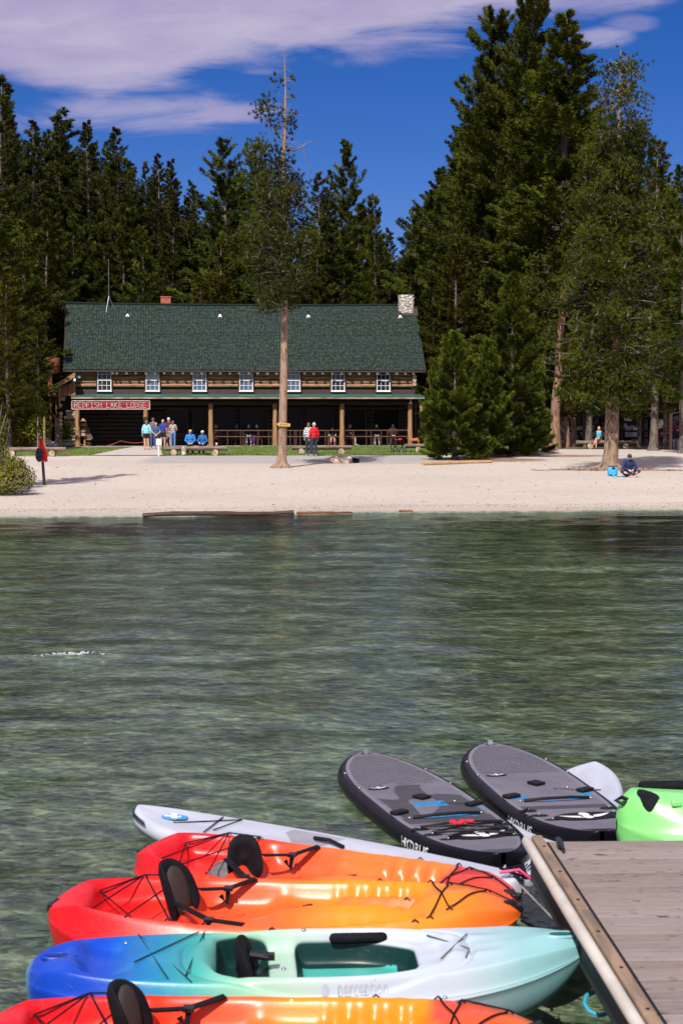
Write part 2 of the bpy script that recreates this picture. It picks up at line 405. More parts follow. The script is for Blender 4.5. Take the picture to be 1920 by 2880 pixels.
# ------------------------------------------------------------------ ground sheets
def npmesh(name, V, F, m_, smooth=True, attrs=None, parent=None):
    """fast mesh from arrays; F is (n, k)"""
    V = np.ascontiguousarray(V, np.float32); F = np.ascontiguousarray(F, np.int32); k = F.shape[1]
    me = bpy.data.meshes.new(name)
    me.vertices.add(len(V)); me.vertices.foreach_set('co', V.ravel())
    me.loops.add(F.size); me.loops.foreach_set('vertex_index', F.ravel())
    me.polygons.add(len(F)); me.polygons.foreach_set('loop_start', np.arange(0, F.size, k, dtype=np.int32))
    me.update(calc_edges=True)
    me.polygons.foreach_set('use_smooth', np.full(len(F), smooth))
    me.materials.append(m_)
    for a, val in (attrs or {}).items():
        at = me.attributes.new(a, 'FLOAT', 'POINT'); at.data.foreach_set('value', np.asarray(val, np.float32))
    return me
def grid_faces(a, b):
    i = np.arange((a-1)*b).reshape(a-1, b)[:, :-1].ravel()
    return np.stack([i, i+1, i+b+1, i+b], 1)
def sheet(name, X, T, yfun, zfun, m_, attrs=None, kind='structure'):
    """X columns, T row parameters 0..1, yfun(x, t) -> y"""
    XX, TT = np.meshgrid(X, T); YY = yfun(XX, TT); ZZ = zfun(XX, YY)
    V = np.stack([XX, YY, ZZ], -1).reshape(-1, 3)
    at = {k: f(XX, YY).ravel() for k, f in (attrs or {}).items()}
    me = npmesh(name, V, grid_faces(len(T), len(X)), m_, attrs=at)
    o = bpy.data.objects.new(name, me); COL.objects.link(o); tag(o, kind=kind); return o
def fan(a, b, n, p=1.0): return a+(b-a)*np.linspace(0, 1, n)**p
X_ = np.concatenate([fan(-400, -32, 30), np.linspace(-30, 30, 241), fan(32, 400, 30)])
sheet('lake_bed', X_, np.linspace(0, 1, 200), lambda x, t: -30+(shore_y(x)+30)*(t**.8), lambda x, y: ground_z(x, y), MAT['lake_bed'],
      {'tree_reflection': lambda x, y: np.maximum(sstep(0, -.4, y-shore_y(x))*sstep(-5, -2.2, y-shore_y(x))*sstep(3, -3, x)*.8, sstep(0, -.8, y-shore_y(x))*sstep(-14, -6, y-shore_y(x))*sstep(3, 8, x)*.75)})  # mask of the painted tree reflection, left and right of the shore
def BACKF(x): return 93.5+8.5*sstep(5.5, 9.5, x)
def clump(x, y, cx, cy, rx, ry): return np.clip(1.4-np.hypot((x-cx)/rx, (y-cy)/ry), 0, 1)
gA = on_ground(1330, 1288)
sheet('beach', X_, np.linspace(0, 1, 160), lambda x, t: shore_y(x)+(BACKF(x)-shore_y(x))*(t**1.3), lambda x, y: ground_z(x, y), MAT['sand'],
      {'shore': lambda x, y: np.minimum((y-shore_y(x)), 9),
       'gravel': lambda x, y: sstep(80, 83, y)*sstep(-11, -8, x)*sstep(6, 4, x),
       'duff': lambda x, y: np.maximum(clump(x, y, 7.2, 86.5, 3.2, 3.0), np.maximum(clump(x, y, -13.5, 63, 1.5, 2), clump(x, y, 10, 92, 5, 2)))})
sheet('forest_floor', np.concatenate([fan(-500, -62, 25), np.linspace(-60, 60, 120), fan(62, 500, 25)]), np.linspace(0, 1, 120),
      lambda x, t: BACKF(x)+(700-BACKF(x))*t**2, lambda x, y: ground_z(x, y)-.0, MAT['duff'])
# wavy water sheet, finer near the camera
Yw = np.concatenate([np.linspace(-30, 6, 30), 6.05*(66/6.05)**np.linspace(0, 1, 620)])
XX, YY = np.meshgrid(np.linspace(-1, 1, 420), Yw); XX = XX*(6+np.abs(YY)*.30)
rw = np.random.default_rng(4); ZZ = np.zeros_like(XX)
for k in range(26):
    lam = rw.uniform(.35, 2.4); th = rw.normal(-math.pi/2, .55); am = .0019*lam**.9*rw.uniform(.6, 1.2); ph = rw.uniform(0, 6.28)
    kx, ky = math.cos(th)*2*math.pi/lam, math.sin(th)*2*math.pi/lam
    ZZ += am*np.sin(kx*XX+ky*YY+ph+.6*np.sin(.37*XX+.21*YY+k))*np.clip(lam*22/np.maximum(np.abs(YY), 1), 0, 1)
ZZ *= sstep(-.2, -4, YY-shore_y(XX))*.9+.1
for cx, cy, am, ry, rx in ((-3.3, 21.2, .05, .22, 1.3), (-2, 36, .05, .5, 7), (6, 33, .05, .5, 6), (3, 45, .03, .5, 7)):
    ZZ += am*np.exp(-((YY-cy-.05*(XX-cx))/ry)**2-((XX-cx)/rx)**2)
me = npmesh('lake_water', np.stack([XX, YY, ZZ], -1).reshape(-1, 3), grid_faces(len(Yw), 420), MAT['water'])
o = bpy.data.objects.new('water', me); COL.objects.link(o); tag(o, kind='structure')

# lodge frame: facade line through two measured points
P0 = Vector((-15.6, 105.0, 0)); FYAW = R(5.2)
fx = Vector((math.cos(FYAW), math.sin(FYAW), 0)); fy = Vector((-math.sin(FYAW), math.cos(FYAW), 0))
LZ = gz(-5, 106)+.02
def lcol(px, ly):
    """local x on the facade-parallel line at local depth ly seen in pixel column px"""
    a = ray(px, 1145).x
    # P0 + lx*fx + ly*fy = (a*Y, Y)
    bx = P0.x+ly*fy.x; by = P0.y+ly*fy.y
    return (a*by-bx)/(fx.x-a*fx.y)
def lw(lx, ly): return P0+fx*lx+fy*ly
def lzz(px, py, ly):
    """local z (above lodge base) at pixel on plane ly"""
    Y = lw(lcol(px, ly), ly).y
    return at_y(px, py, Y).z-LZ
# lawn in front of the lodge, path across it
def front_y(x): return 92.2+.08*x
def lawn_back(x): return (P0.y-.3)+(x-P0.x)*math.tan(FYAW)
def lay(name, x0a, x1a, x0b, x1b, m_, dz, n=40):
    X = np.linspace(0, 1, 60); T = np.linspace(0, 1, n)
    XX, TT = np.meshgrid(X, T)
    xx = (x0a+(x1a-x0a)*XX)*(1-TT)+(x0b+(x1b-x0b)*XX)*TT
    yy = front_y(xx)*(1-TT)+lawn_back(xx)*TT
    # ragged front
    yy = yy+(.18*np.sin(xx*2.3)+.1*np.sin(xx*5.1+1))*(TT == 0)*(1 if name != 'path' else 0)
    me = npmesh(name, np.stack([xx, yy, ground_z(xx, yy)+dz], -1).reshape(-1, 3), grid_faces(n, 60), m_)
    o = bpy.data.objects.new(name, me); COL.objects.link(o); tag(o, kind='structure'); return o
lay('lawn', -17.0, 10.5, -19.0, 10.5, MAT['grass'], .02)
lay('path', -12.8, -9.2, -12.3, -10.7, MAT['path'], .035)
# grass blades on the lawn
rg = np.random.default_rng(7); n = 70000
gx = rg.uniform(-17.5, 10.3, n); gt = rg.uniform(0, 1, n); gy = front_y(gx)*(1-gt)+lawn_back(gx)*gt
left = -12.8*(1-gt)-12.3*gt; right = -9.2*(1-gt)-10.7*gt
keep = ((gx < left) | (gx > right)); gx = gx[keep]; gy = gy[keep]; n = len(gx)
gzv = ground_z(gx, gy)+.02; hh = rg.uniform(.04, .09, n); a = rg.uniform(0, 6.28, n); ww = .018
V = np.stack([np.stack([gx-ww*np.cos(a), gy-ww*np.sin(a), gzv], 1), np.stack([gx+ww*np.cos(a), gy+ww*np.sin(a), gzv], 1), np.stack([gx+rg.normal(0, .02, n), gy+rg.normal(0, .02, n), gzv+hh], 1)], 1).reshape(-1, 3)
mat('blade', (.17, .23, .05), (.08, .12, .025), rough=.8, scale=1.2, island=.35)
me = npmesh('grass', V, np.arange(3*n).reshape(-1, 3), MAT['blade'], smooth=False)
o = bpy.data.objects.new('grass', me); COL.objects.link(o); tag(o, 'short mown grass on the lawn in front of the log lodge', 'grass', kind='stuff')
# pebbles on the beach
rg = np.random.default_rng(9)
mat('pebble', (.42, .36, .31), (.24, .20, .17), rough=.9, scale=1.5, island=.4)
n = 5000; px_ = rg.uniform(-16, 17, n); tt = rg.uniform(0, 1, n)**1.2; py_ = shore_y(px_)+.3+tt*40
s = rg.uniform(.008, .024, n)*(1+(rg.random(n) < .02)*1.2); pz_ = ground_z(px_, py_)
oct_ = np.array([(1, 0, 0), (-1, 0, 0), (0, 1, 0), (0, -1, 0), (0, 0, .7), (0, 0, -.5)]); of = np.array([(0, 2, 4), (2, 1, 4), (1, 3, 4), (3, 0, 4), (2, 0, 5), (1, 2, 5), (3, 1, 5), (0, 3, 5)])
V = (np.stack([px_, py_, pz_+s*.2], 1)[:, None, :]+oct_[None]*(s[:, None, None]*rg.uniform(.6, 1.3, (n, 6, 1)))).reshape(-1, 3)
Fp = (np.arange(n)[:, None, None]*6+of[None]).reshape(-1, 3)
me = npmesh('pebbles', V, Fp, MAT['pebble'])
o = bpy.data.objects.new('pebbles', me); COL.objects.link(o); tag(o, 'small pebbles and bits of debris scattered over the pale beach', 'pebbles', kind='stuff')
# ------------------------------------------------------------------ the log lodge
rl = random.Random(3)
lodge = thing('log_lodge', 'long two-storey log lodge with a steep green shingle roof and a deep shaded porch', 'lodge', (P0.x, P0.y, LZ), FYAW)
YP, YW, YE, YR = 0.0, 2.3, 1.72, 6.5            # post line, wall face, eave, ridge (local depth)
XE0, XE1 = lcol(180, YE), lcol(1197, YE)
XR0, XR1 = lcol(189, YR), lcol(1166, YR)
ZE = lzz(690, 1041, YE); ZR = lzz(690, 856, YR)
YB = 2*YR-YE
# roof: two slopes with a little sag, shingle courses as real steps
def roof_slope(flip):
    nx, nrow = 60, 40; V = []; uv = []
    F = []; L = math.hypot(YR-YE, ZR-ZE)
    for r in range(nrow+1):
        for half in (0, 1):
            if r == nrow and half: break
            t = (r+half*.98)/nrow if half else r/nrow
            lift = 0.016 if not half else 0.0
            row = []
            for i in range(nx+1):
                u = i/nx
                x = (XE0+(XE1-XE0)*u)*(1-t)+(XR0+(XR1-XR0)*u)*t
                y = YE+(YR-YE)*t; z = ZE+(ZR-ZE)*t - .07*math.sin(math.pi*u)*t+.015*math.sin(u*19+r*.1) + lift
                if flip: y = YB-(y-YE)
                row.append((x, y, z)); uv.append((x, t*L))
            V.append(row)
    return V, uv, nx
for fl in (False, True):
    V, uv, nx = roof_slope(fl)
    mb = MB(); mb.grid(V)
    o = mb.build('roof', MAT['green_shingle'], lodge, smooth=False)
    ul = o.data.uv_layers.new(name='UVMap')
    for l in o.data.loops: ul.data[l.index].uv = uv[l.vertex_index]
mb = MB()
mb.tube([(XR0+(XR1-XR0)*i/30, YR, ZR-.07*math.sin(math.pi*i/30)+.015) for i in range(31)], .09, 6)
mb.build('ridge_cap', MAT['green_shingle'], lodge)
mb = MB()      # soffit boards and eave edge
mb.box(((XE0+XE1)/2, YE+.02, ZE-.07), (XE1-XE0, .05, .09))
mb.build('eave_board', MAT['brown_trim'], lodge)
for xa, xb in ((XE0, XR0), (XE1, XR1)):
    for s in (0, 1):
        y0 = YE if s == 0 else YB; mb = MB()
        mb.tube([(xa+(.06 if xa < 0 else -.06), y0, ZE-.10), (xb+(.06 if xa < 0 else -.06), YR, ZR-.12)], .09, 4)
        mb.build('barge_board', MAT['brown_trim'], lodge)
# rafter ends
xs = [lcol(p, YE) for p in (318, 330, 357, 383, 412, 437, 463, 489, 515, 540, 568, 594, 620, 647, 673, 700, 725, 752, 778, 856, 882, 907, 934, 960, 984, 1010, 1036, 1061, 1089, 1115, 1139, 1162)]
def rafter(x):
    m_ = MB(); m_.tube([(0, 0, 0), (0, 1.0, .62)], [.085, .085], 9, capmi=1); return m_
r0 = rafter(0).build('rafter_end', [MAT['log_dark'], MAT['log_pale']], lodge); r0.location = (xs[0], YE-.05, ZE-.20)
for x in xs[1:]:
    c = r0.copy(); COL.objects.link(c); c.parent = lodge; c.location = (x, YE-.05, ZE-.20+rl.uniform(-.015, .015)); c.scale = (rl.uniform(.85, 1.15),)*3
# upper wall of logs, broken by the windows
winpx = [(295, 4), (430, 1), (561.6, 0), (692, 0), (824.5, 0), (949.4, 3), (1076.7, 5)]
WX = [lcol(p, YW) for p, _ in winpx]; WW = .84; WZ0 = lzz(692, 1100, YW); WZ1 = lzz(692, 1041, YW)+.02
X0, X1 = lcol(208, YW), lcol(1163, YW)
cuts = [X0]+sum([[x-WW/2-.07, x+WW/2+.07] for x in WX], [])+[X1]
up, lo_ = MB(), MB()
z = 2.72
rows = []
while z < ZE+.22: rows.append(z); z += .235
WB = lzz(692, 1094, YW)
for z in rows:
    if z < WB: continue
    for k in range(0, len(cuts), 2):
        a, b = cuts[k], cuts[k+1]
        rr = .125*rl.uniform(.93, 1.08)
        n = 9
        P = [(a+(b-a)*i/n, YW+rl.uniform(-.008, .008), z+rl.uniform(-.01, .01)) for i in range(n+1)]
        up.tube(P, [rr*rl.uniform(.94, 1.05) for _ in P], 10, capmi=0)
up.build('log_wall', [MAT['log_mid']], lodge)
mb = MB()     # chinking backing and band of dark flashing under the logs
mb.box(((X0+X1)/2, YW+.12, (ZE+.25+1.6)/2+.1), (X1-X0-.2, .1, ZE+.25-1.6))
mb.build('chinking', MAT['log_dark'], lodge)
mb = MB(); mb.box(((X0+X1)/2, YW-.09, WB-.06-.28), (X1-X0+.1, .06, .62)); mb.build('flashing_band', MAT['brown_trim'], lodge)
mb = MB()     # notched corner ends
for z in rows:
    if z < WB or z > ZE-.35: continue
    for x in (X0, X1): mb.tube([(x, YW-.35, z+.1), (x, YW+1.5, z+.1)], .12, 9, capmi=1)
mb.build('corner_logs', [MAT['log_mid'], MAT['log_pale']], lodge)
# windows
def window(x, style):
    m_ = MB(); h = WZ1-WZ0; yf = -.15
    for s in (-1, 1): m_.box((s*(WW/2+.035), yf+.03, h/2), (.05, .24, h+.02))
    m_.box((0, yf+.06, h+.02), (WW+.11, .18, .05)); m_.box((0, yf+.08, -.04), (WW+.11, .14, .05))
    fr = m_.build('window', MAT['brown_trim'], lodge); fr.location = (x, YW, WZ0)
    q = MB(); t = .05
    for zz in (t/2, h*.5, h*.5+t+.004): q.box((0, yf, zz), (WW-.01, .05, t))
    for s in (-1, 1): q.box((s*(WW/2-.03), yf-.002, h/2), (.05, .05, h-.02))
    for s in (-1, 1):
        q.box((s*WW/6, yf+.01, h*.25), (.020, .02, h*.46))
        if style != 1: q.box((s*WW/6, yf+.01, h*.76), (.020, .02, h*.44))
    q.box((0, yf+.008, h*.26), (WW-.1, .02, .028))
    if style != 1: q.box((0, yf+.008, h*.78), (WW-.1, .02, .028))
    q.box((0, yf-.06, -.015), (WW+.06, .12, .05))
    so = q.build('sash', MAT['white_paint'], fr)
    p = MB(); p.box((0, yf+.03, h/2), (WW-.06, .012, h-.04)); p.build('pane', MAT['window_glass_dark' if style in (3, 4, 5) else 'window_glass'], fr)
    if style == 1:
        b = MB(); b.box((0, yf+.015, h*.76), (WW-.10, .012, h*.44)); b.build('blind', MAT['blind'], fr)
mat('window_glass_dark', (.022, .026, .034), (.010, .012, .016), rough=.1, scale=1.5)
mat('blind', (.45, .55, .66), (.38, .47, .58), rough=.7)
for (p, st), x in zip(winpx, WX): window(x, st)
# porch: green edge, beam, posts, floor, ceiling, back wall with openings
PX0, PX1 = lcol(200, -.7), lcol(1195, -.7)
ZP = lzz(690, 1115, -.7)
mb = MB()
mb.raw([(PX0, -.7, ZP), (PX1, -.7, ZP), (PX1+.1, YW, ZP+.17), (PX0+.3, YW, ZP+.17), (PX0, -.7, ZP-.03), (PX1, -.7, ZP-.03), (PX1, YW, ZP+.12), (PX0, YW, ZP+.12)],
       [(0, 1, 2, 3), (4, 7, 6, 5), (0, 4, 5, 1), (1, 5, 6, 2), (3, 7, 4, 0), (2, 6, 7, 3)])
mb.build('porch_roof', MAT['green_metal'], lodge, smooth=False)
mb = MB(); mb.box(((PX0+PX1)/2, -.66, ZP-.085), (PX1-PX0-.05, .05, .10)); mb.build('fascia', MAT['beam_wood'], lodge)
mb = MB()
for i in range(30):
    x = PX0+.4+(PX1-PX0-.8)*i/29; mb.tube([(x, -.6, ZP-.17), (x, YW, ZP+.06)], .06, 7)
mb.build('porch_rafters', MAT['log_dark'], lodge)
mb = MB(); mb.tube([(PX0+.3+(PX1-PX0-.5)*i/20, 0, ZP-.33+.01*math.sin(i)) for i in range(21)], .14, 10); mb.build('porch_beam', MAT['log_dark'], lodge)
ppx = [218, 410, 593, 773.5, 961.5, 1153]
for p in ppx:
    x = lcol(p, 0); mb = MB(); n = 9; h = ZP-.42
    mb.tube([(rl.uniform(-.012, .012), rl.uniform(-.01, .01), h*i/n) for i in range(n+1)], [.155-.02*i/n+rl.uniform(-.006, .006) for i in range(n+1)], 12)
    o = mb.build('porch_post', MAT['post_wood'], lodge); o.location = (x, 0, 0)
mb = MB()
for x, s in ((lcol(1153, 0), 1),): mb.tube([(PX1-.15, -.3, ZP-.85), (PX1-.18, -.3, ZP-.25)], [.10, .14], 8)
mb.build('corner_bracket', MAT['post_wood'], lodge)
mb = MB(); mb.box(((PX0+PX1)/2, YW/2-.05, -.02), (PX1-PX0-.3, YW+.7, .10)); mb.build('porch_floor', MAT['concrete'], lodge, smooth=False)
GX0, GX1 = X0, X1+.1
# porch back wall logs with dark glazed openings
ops = [lcol(p, YW) for p in (505, 565, 625, 715, 810, 900, 990, 1085)]
ow = 1.75
lw_ = MB()
z = .13
while z < ZP+.1:
    c = sorted([(x-ow/2, x+ow/2) for x in ops]) if .75 < z < 2.25 else []
    a = GX0
    for l, r in c+[(GX1, GX1)]:
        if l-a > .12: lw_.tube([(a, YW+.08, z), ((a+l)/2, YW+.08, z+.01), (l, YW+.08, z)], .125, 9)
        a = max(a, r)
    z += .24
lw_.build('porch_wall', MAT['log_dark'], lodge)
for x in ops:
    f = MB(); h0, h1 = .72, 2.3
    for s in (-1, 1): f.box((s*(ow/2-.05), 0, (h0+h1)/2), (.09, .14, h1-h0))
    for zz in (h0, h1): f.box((0, .002, zz), (ow-.01, .15, .09))
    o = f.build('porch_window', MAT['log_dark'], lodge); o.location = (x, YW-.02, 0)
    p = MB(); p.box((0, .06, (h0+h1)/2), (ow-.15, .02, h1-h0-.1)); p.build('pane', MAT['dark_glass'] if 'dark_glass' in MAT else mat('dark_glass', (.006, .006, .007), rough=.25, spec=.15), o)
for px_ in (330, 1180):
    pass
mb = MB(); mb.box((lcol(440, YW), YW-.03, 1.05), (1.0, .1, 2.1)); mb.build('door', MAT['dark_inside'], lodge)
# gable walls, rear wall so the building is whole
for x in (X0+.3, X1-.3):
    mb = MB(); z = .13
    while z < ZR-.5:
        yy0 = YW+.1 if z < ZE-.3 else YE+.55+(z-ZE)*(YR-YE)/(ZR-ZE)
        y1 = 2*YR-yy0
        if y1-yy0 > .3: mb.tube([(x, max(yy0, YW), z), (x, y1, z)], .125, 8)
        z += .24
    mb.build('gable_wall', MAT['log_mid'], lodge)
mb = MB(); mb.box(((X0+X1)/2, YB-.85, ZE/2), (X1-X0, .25, ZE+.4)); mb.build('rear_wall', MAT['log_dark'], lodge, smooth=False)
# chimneys, roof vents, lamps
def on_roof(px, t):
    y = YE+(YR-YE)*t; return (lcol(px, y), y, ZE+(ZR-ZE)*t)
c = on_roof(468, .985); mb = MB(); mb.box((c[0], c[1]+.35, ZR-.05), (.62, .55, .95)); mb.box((c[0], c[1]+.35, ZR+.44), (.70, .63, .07))
mb.build('brick_chimney', MAT['brick'] if 'brick' in MAT else MAT['brick_red'], lodge, smooth=False)
rs = random.Random(5)
x, y, z = on_roof(1142, .90)
mb = MB(); V = []
for k in range(15):
    zz = ZR-1.0+k*(1.62/14); row = []
    for i in range(28):
        q = 2*math.pi*i/28; rr = 1/max(abs(math.cos(q))**6+abs(math.sin(q))**6, 1e-6)**(1/6)
        row.append((x+(.47*rr+rs.uniform(-.025, .025))*math.cos(q), y+.25+(.42*rr+rs.uniform(-.025, .025))*math.sin(q), zz))
    V.append(row)
mb.grid(V, wrap=True); mb.raw(V[-1], [tuple(range(28))])
mb.build('stone_chimney', MAT['fieldstone'], lodge, smooth=False)
mb = MB(); mb.box((x+.08, y+.05-.05, z+.02), (1.25, .9, .05), rx=math.atan2(ZR-ZE, YR-YE)); mb.build('chimney_flashing', MAT['brown_trim'], lodge, smooth=False)
for i, p in enumerate((361, 620, 867, 1124)):
    c = on_roof(p, .80)
    mb = MB(); mb.tube([(0, 0, -.1), (0, 0, .42)], .035, 8); mb.tube([(0, -.16, -.08), (0, .02, .14)], [.16, .06], 8, mi=1)
    o = mb.build('roof_vent', [MAT['black_rubber'], MAT['white_paint']], lodge); o.location = c
mb = MB(); mb.tube([(0, 0, 0), (0, 0, -.18)], .03, 6); mb.ell((0, 0, -.2), (.12, .12, .06), 10, 6); o = mb.build('porch_lamp', MAT['white_paint'], lodge); o.location = (lcol(1154, -.3), -.3, ZP-.17)

# antenna on the roof
c = on_roof(309, .93); P = Vector((P0.x, P0.y, LZ))+fx*c[0]+fy*c[1]+Vector((0, 0, c[2]))
t = thing('antenna_mast', 'thin white whip antenna on a small tripod near the left end of the lodge roof', 'antenna', P, FYAW)
mb = MB(); mb.tube([(0, 0, .3), (0, 0, 3.05)], [.022, .014], 6); mb.build('mast', MAT['grey_metal'], t)
mb = MB()
for q in (0, 2.1, 4.2): mb.tube([(0, 0, .75), (.33*math.cos(q), .3*math.sin(q), -.05+.28*math.sin(q))], .02, 5)
mb.build('tripod', MAT['grey_metal'], t)

# the big red sign with stick letters
mat('sign_red', (.36, .022, .045), (.22, .015, .03), rough=.7, scale=6, stretch=(1, 1, 4))
mat('stick', (.55, .50, .44), (.34, .27, .22), rough=.85, scale=9)
SXa, SXb = lcol(203, -.95), lcol(421.5, -.95); SZ1, SZ0 = lzz(310, 1127.5, -.95), lzz(310, 1151, -.95)
c = lw((SXa+SXb)/2, -.95)
sign = thing('lodge_sign', 'long red board with pale stick letters under the porch eave at its left end', 'sign', (c.x, c.y, LZ+(SZ0+SZ1)/2), FYAW)
SW, SH = SXb-SXa, SZ1-SZ0
mb = MB()
for k in range(3): mb.box((0, 0, -SH/3+k*SH/3), (SW, .05, SH/3-.006))
mb.build('board', MAT['sign_red'], sign, smooth=False)
mb = MB()
for s in (-1, 1):
    mb.tube([(-SW/2, -.04, s*SH/2), (0, -.04, s*SH/2+.005), (SW/2, -.04, s*SH/2)], .028, 7)
    mb.tube([(s*SW/2, -.035, -SH/2), (s*SW/2, -.035, SH/2)], .028, 7)
mb.build('frame', MAT['stick'], sign)
ST = {'R': [(0, 0, 0, 1), (0, 1, .8, .95), (.8, .95, .8, .55), (.8, .55, 0, .5), (.25, .5, .9, 0)], 'E': [(0, 0, 0, 1), (0, 1, .85, 1), (0, .5, .75, .5), (0, 0, .85, 0)],
      'D': [(.05, 0, .05, 1), (0, 1, .5, .95), (.5, .95, .85, .6), (.85, .6, .8, .2), (.8, .2, 0, 0)], 'F': [(0, 0, 0, 1), (0, 1, .85, 1), (0, .52, .65, .52)],
      'I': [(.4, 0, .4, 1), (.1, 1, .7, 1), (.1, 0, .7, 0)], 'S': [(.8, 1, .05, .95), (.05, .95, .05, .55), (.05, .55, .8, .5), (.8, .5, .75, .05), (.75, .05, 0, 0)],
      'H': [(0, 0, 0, 1), (.8, 0, .8, 1), (0, .5, .8, .5)], 'L': [(0, 0, 0, 1), (0, 0, .8, 0)], 'A': [(0, 0, .35, 1), (.35, 1, .8, 0), (.15, .4, .65, .4)],
      'K': [(0, 0, 0, 1), (0, .5, .75, 1), (.1, .5, .8, 0)], 'O': [(0, 0, 0, 1), (0, 1, .75, 1), (.75, 1, .75, 0), (.75, 0, 0, 0)],
      'G': [(.8, 1, 0, .95), (0, .95, 0, .05), (0, .05, .8, 0), (.8, 0, .8, .5), (.8, .5, .4, .5)]}
txt = 'REDFISH LAKE LODGE'; adv = SW*.93/18.0; lh = SH*.60
for i, ch in enumerate(txt):
    if ch == ' ': continue
    mb = MB(); x0 = -SW/2*.93+i*adv
    for a, b, c_, d in ST[ch]:
        mb.tube([(x0+a*adv*.85, -.05, -lh/2+b*lh), (x0+c_*adv*.85, -.05, -lh/2+d*lh)], .021, 6)
    mb.build('letter', MAT['stick'], sign)
mb = MB(); mb.box((-.2, -.055, 0), (SW*.86, .012, .03)); mb.build('slat', MAT['sign_red'], sign)

# left wing: stair shed, crossed log corner
wing = thing('stair_shed', 'log stair shed with a sloping brown roof beam on the left end of the lodge', 'shed', (P0.x, P0.y, LZ), FYAW)
def lp(px, py, ly): return (lcol(px, ly), ly, lzz(px, py, ly))
mb = MB(); yb = 1.0
for k, (zpy, xa, xb) in enumerate([(1160, 186, 213), (1167, 188, 213), (1175.5, 182, 213), (1189, 183, 213), (1196, 184, 213), (1207, 187, 213), (1217, 188, 213), (1228, 188, 213), (1240, 188, 213), (1251, 188, 213)]):
    a = lp(xa, zpy, yb); b = lp(xb, zpy, yb); mb.tube([a, ((a[0]+b[0])/2, yb, a[2]+.01), b], .12, 10, capmi=1)
for k in range(10):
    a = lp(155, 1179+k*7.7, yb+.5); b = lp(170, 1179+k*7.7, yb+.5); mb.tube([a, b], .10, 9, capmi=1)
mb.build('wall', [MAT['log_pale'], MAT['log_end']], wing)
mb = MB()
for k, py in enumerate((1141, 1163, 1172, 1183, 1194.5, 1205, 1216, 1227, 1238, 1249)):
    a = lp(171, py, yb-.35); mb.tube([a, (a[0], yb+3, a[2])], .115 if k else .11, 10, capmi=1)
mb.build('corner_logs', [MAT['log_mid'], MAT['log_end']], wing)
mb = MB(); a = lp(150, 1084, .3); b = lp(212, 1047, .3)
mb.raw([(a[0], .3, a[2]), (b[0], .3, b[2]), (b[0], 3, b[2]), (a[0], 3, a[2]), (a[0], .3, a[2]-.28), (b[0], .3, b[2]-.28), (b[0], 3, b[2]-.28), (a[0], 3, a[2]-.28)],
       [(0, 1, 2, 3), (4, 7, 6, 5), (0, 4, 5, 1), (1, 5, 6, 2), (3, 7, 4, 0), (2, 6, 7, 3)])
mb.build('roof', MAT['log_mid'], wing, smooth=False)
mb = MB(); a = lp(168, 1114, .9); b = lp(213, 1080, .9)
n = 7
for i in range(n):
    x = a[0]+(b[0]-a[0])*(i+.5)/n; top = a[2]+(b[2]-a[2])*(.55+.45*(i+.5)/n)+.12
    mb.box((x, .95, (a[2]+top)/2), ((b[0]-a[0])/n-.012, .05, top-a[2]))
mb.build('board_panel', MAT['panel'] if 'panel' in MAT else mat('panel', (.42, .22, .07), (.22, .10, .03), rough=.7, scale=2, stretch=(3, 3, .8)), wing, smooth=False)
mb = MB(); mb.tube([lp(168, 1112, .85), lp(168, 1150, .85)], .06, 6); mb.tube([lp(168, 1085, .85), lp(168, 1112, .85)], .07, 6)
mb.tube([lp(170, 1109, .85), lp(192, 1083, .85)], .035, 6); mb.tube([lp(196, 1081, .85), lp(196, 1112, .85)], .04, 6)
mb.build('brace', MAT['post_wood'], wing)
mb = MB(); mb.tube([lp(168, 1119, 1), lp(185, 1119, 1)], .06, 8); mb.tube([lp(168, 1124, 1), lp(184, 1125, 1)], .06, 8); mb.build('stringer', MAT['log_pale'], wing)
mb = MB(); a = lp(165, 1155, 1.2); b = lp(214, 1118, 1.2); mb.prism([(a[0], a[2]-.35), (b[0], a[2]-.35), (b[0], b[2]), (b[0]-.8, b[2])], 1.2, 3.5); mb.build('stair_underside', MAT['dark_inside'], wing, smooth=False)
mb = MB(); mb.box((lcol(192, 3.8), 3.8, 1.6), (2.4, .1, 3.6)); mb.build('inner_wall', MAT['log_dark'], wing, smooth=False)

# rusty metal hood left of the lodge
def W(l): return Vector((P0.x, P0.y, LZ))+fx*l[0]+fy*l[1]+Vector((0, 0, l[2]))
pc = W(lp(150, 1117, 1.6))
hood = thing('rusty_hopper', 'rust-brown metal hopper with a round drum on top beside the stair shed', 'hopper', pc, FYAW)
def hz(py): return at_y(150, py, pc.y).z-pc.z
mb = MB(); mb.tube([(0, 0, hz(1031)), (0, 0, hz(1027)), (0, 0, hz(1009)), (0, 0, hz(1006))], [.40, .44, .45, .45], 20); mb.build('drum', MAT['rust'], hood)
mb = MB(); mb.tube([(0, 0, hz(1050)), (0, 0, hz(1033))], [.30, .40], 16); mb.build('neck', MAT['rust'], hood)
mb = MB(); mb.box((-.16, 0, (hz(1117)+hz(1049))/2), (.23, .5, hz(1049)-hz(1117))); mb.prism([(-.04, 0), (.33, 0), (.33, hz(1107)), (-.04, hz(1085))], -.2, .22); mb.build('chute', MAT['rust'], hood, smooth=False)
mb = MB(); mb.tube([(-.3, -.32, hz(1045)), (.42, -.32, hz(1045))], .03, 6); mb.tube([(-.3, -.32, hz(1041)), (.42, -.32, hz(1041)), (.44, -.32, hz(1049))], .03, 6); mb.build('rail', MAT['rust'], hood)
mb = MB(); mb.tube([(-.15, .1, -pc.z+gz(pc.x, pc.y)), (-.15, .1, .05)], .06, 8); mb.tube([(.2, .1, -pc.z+gz(pc.x, pc.y)), (.2, .1, .05)], .06, 8); mb.build('leg', MAT['rust'], hood)

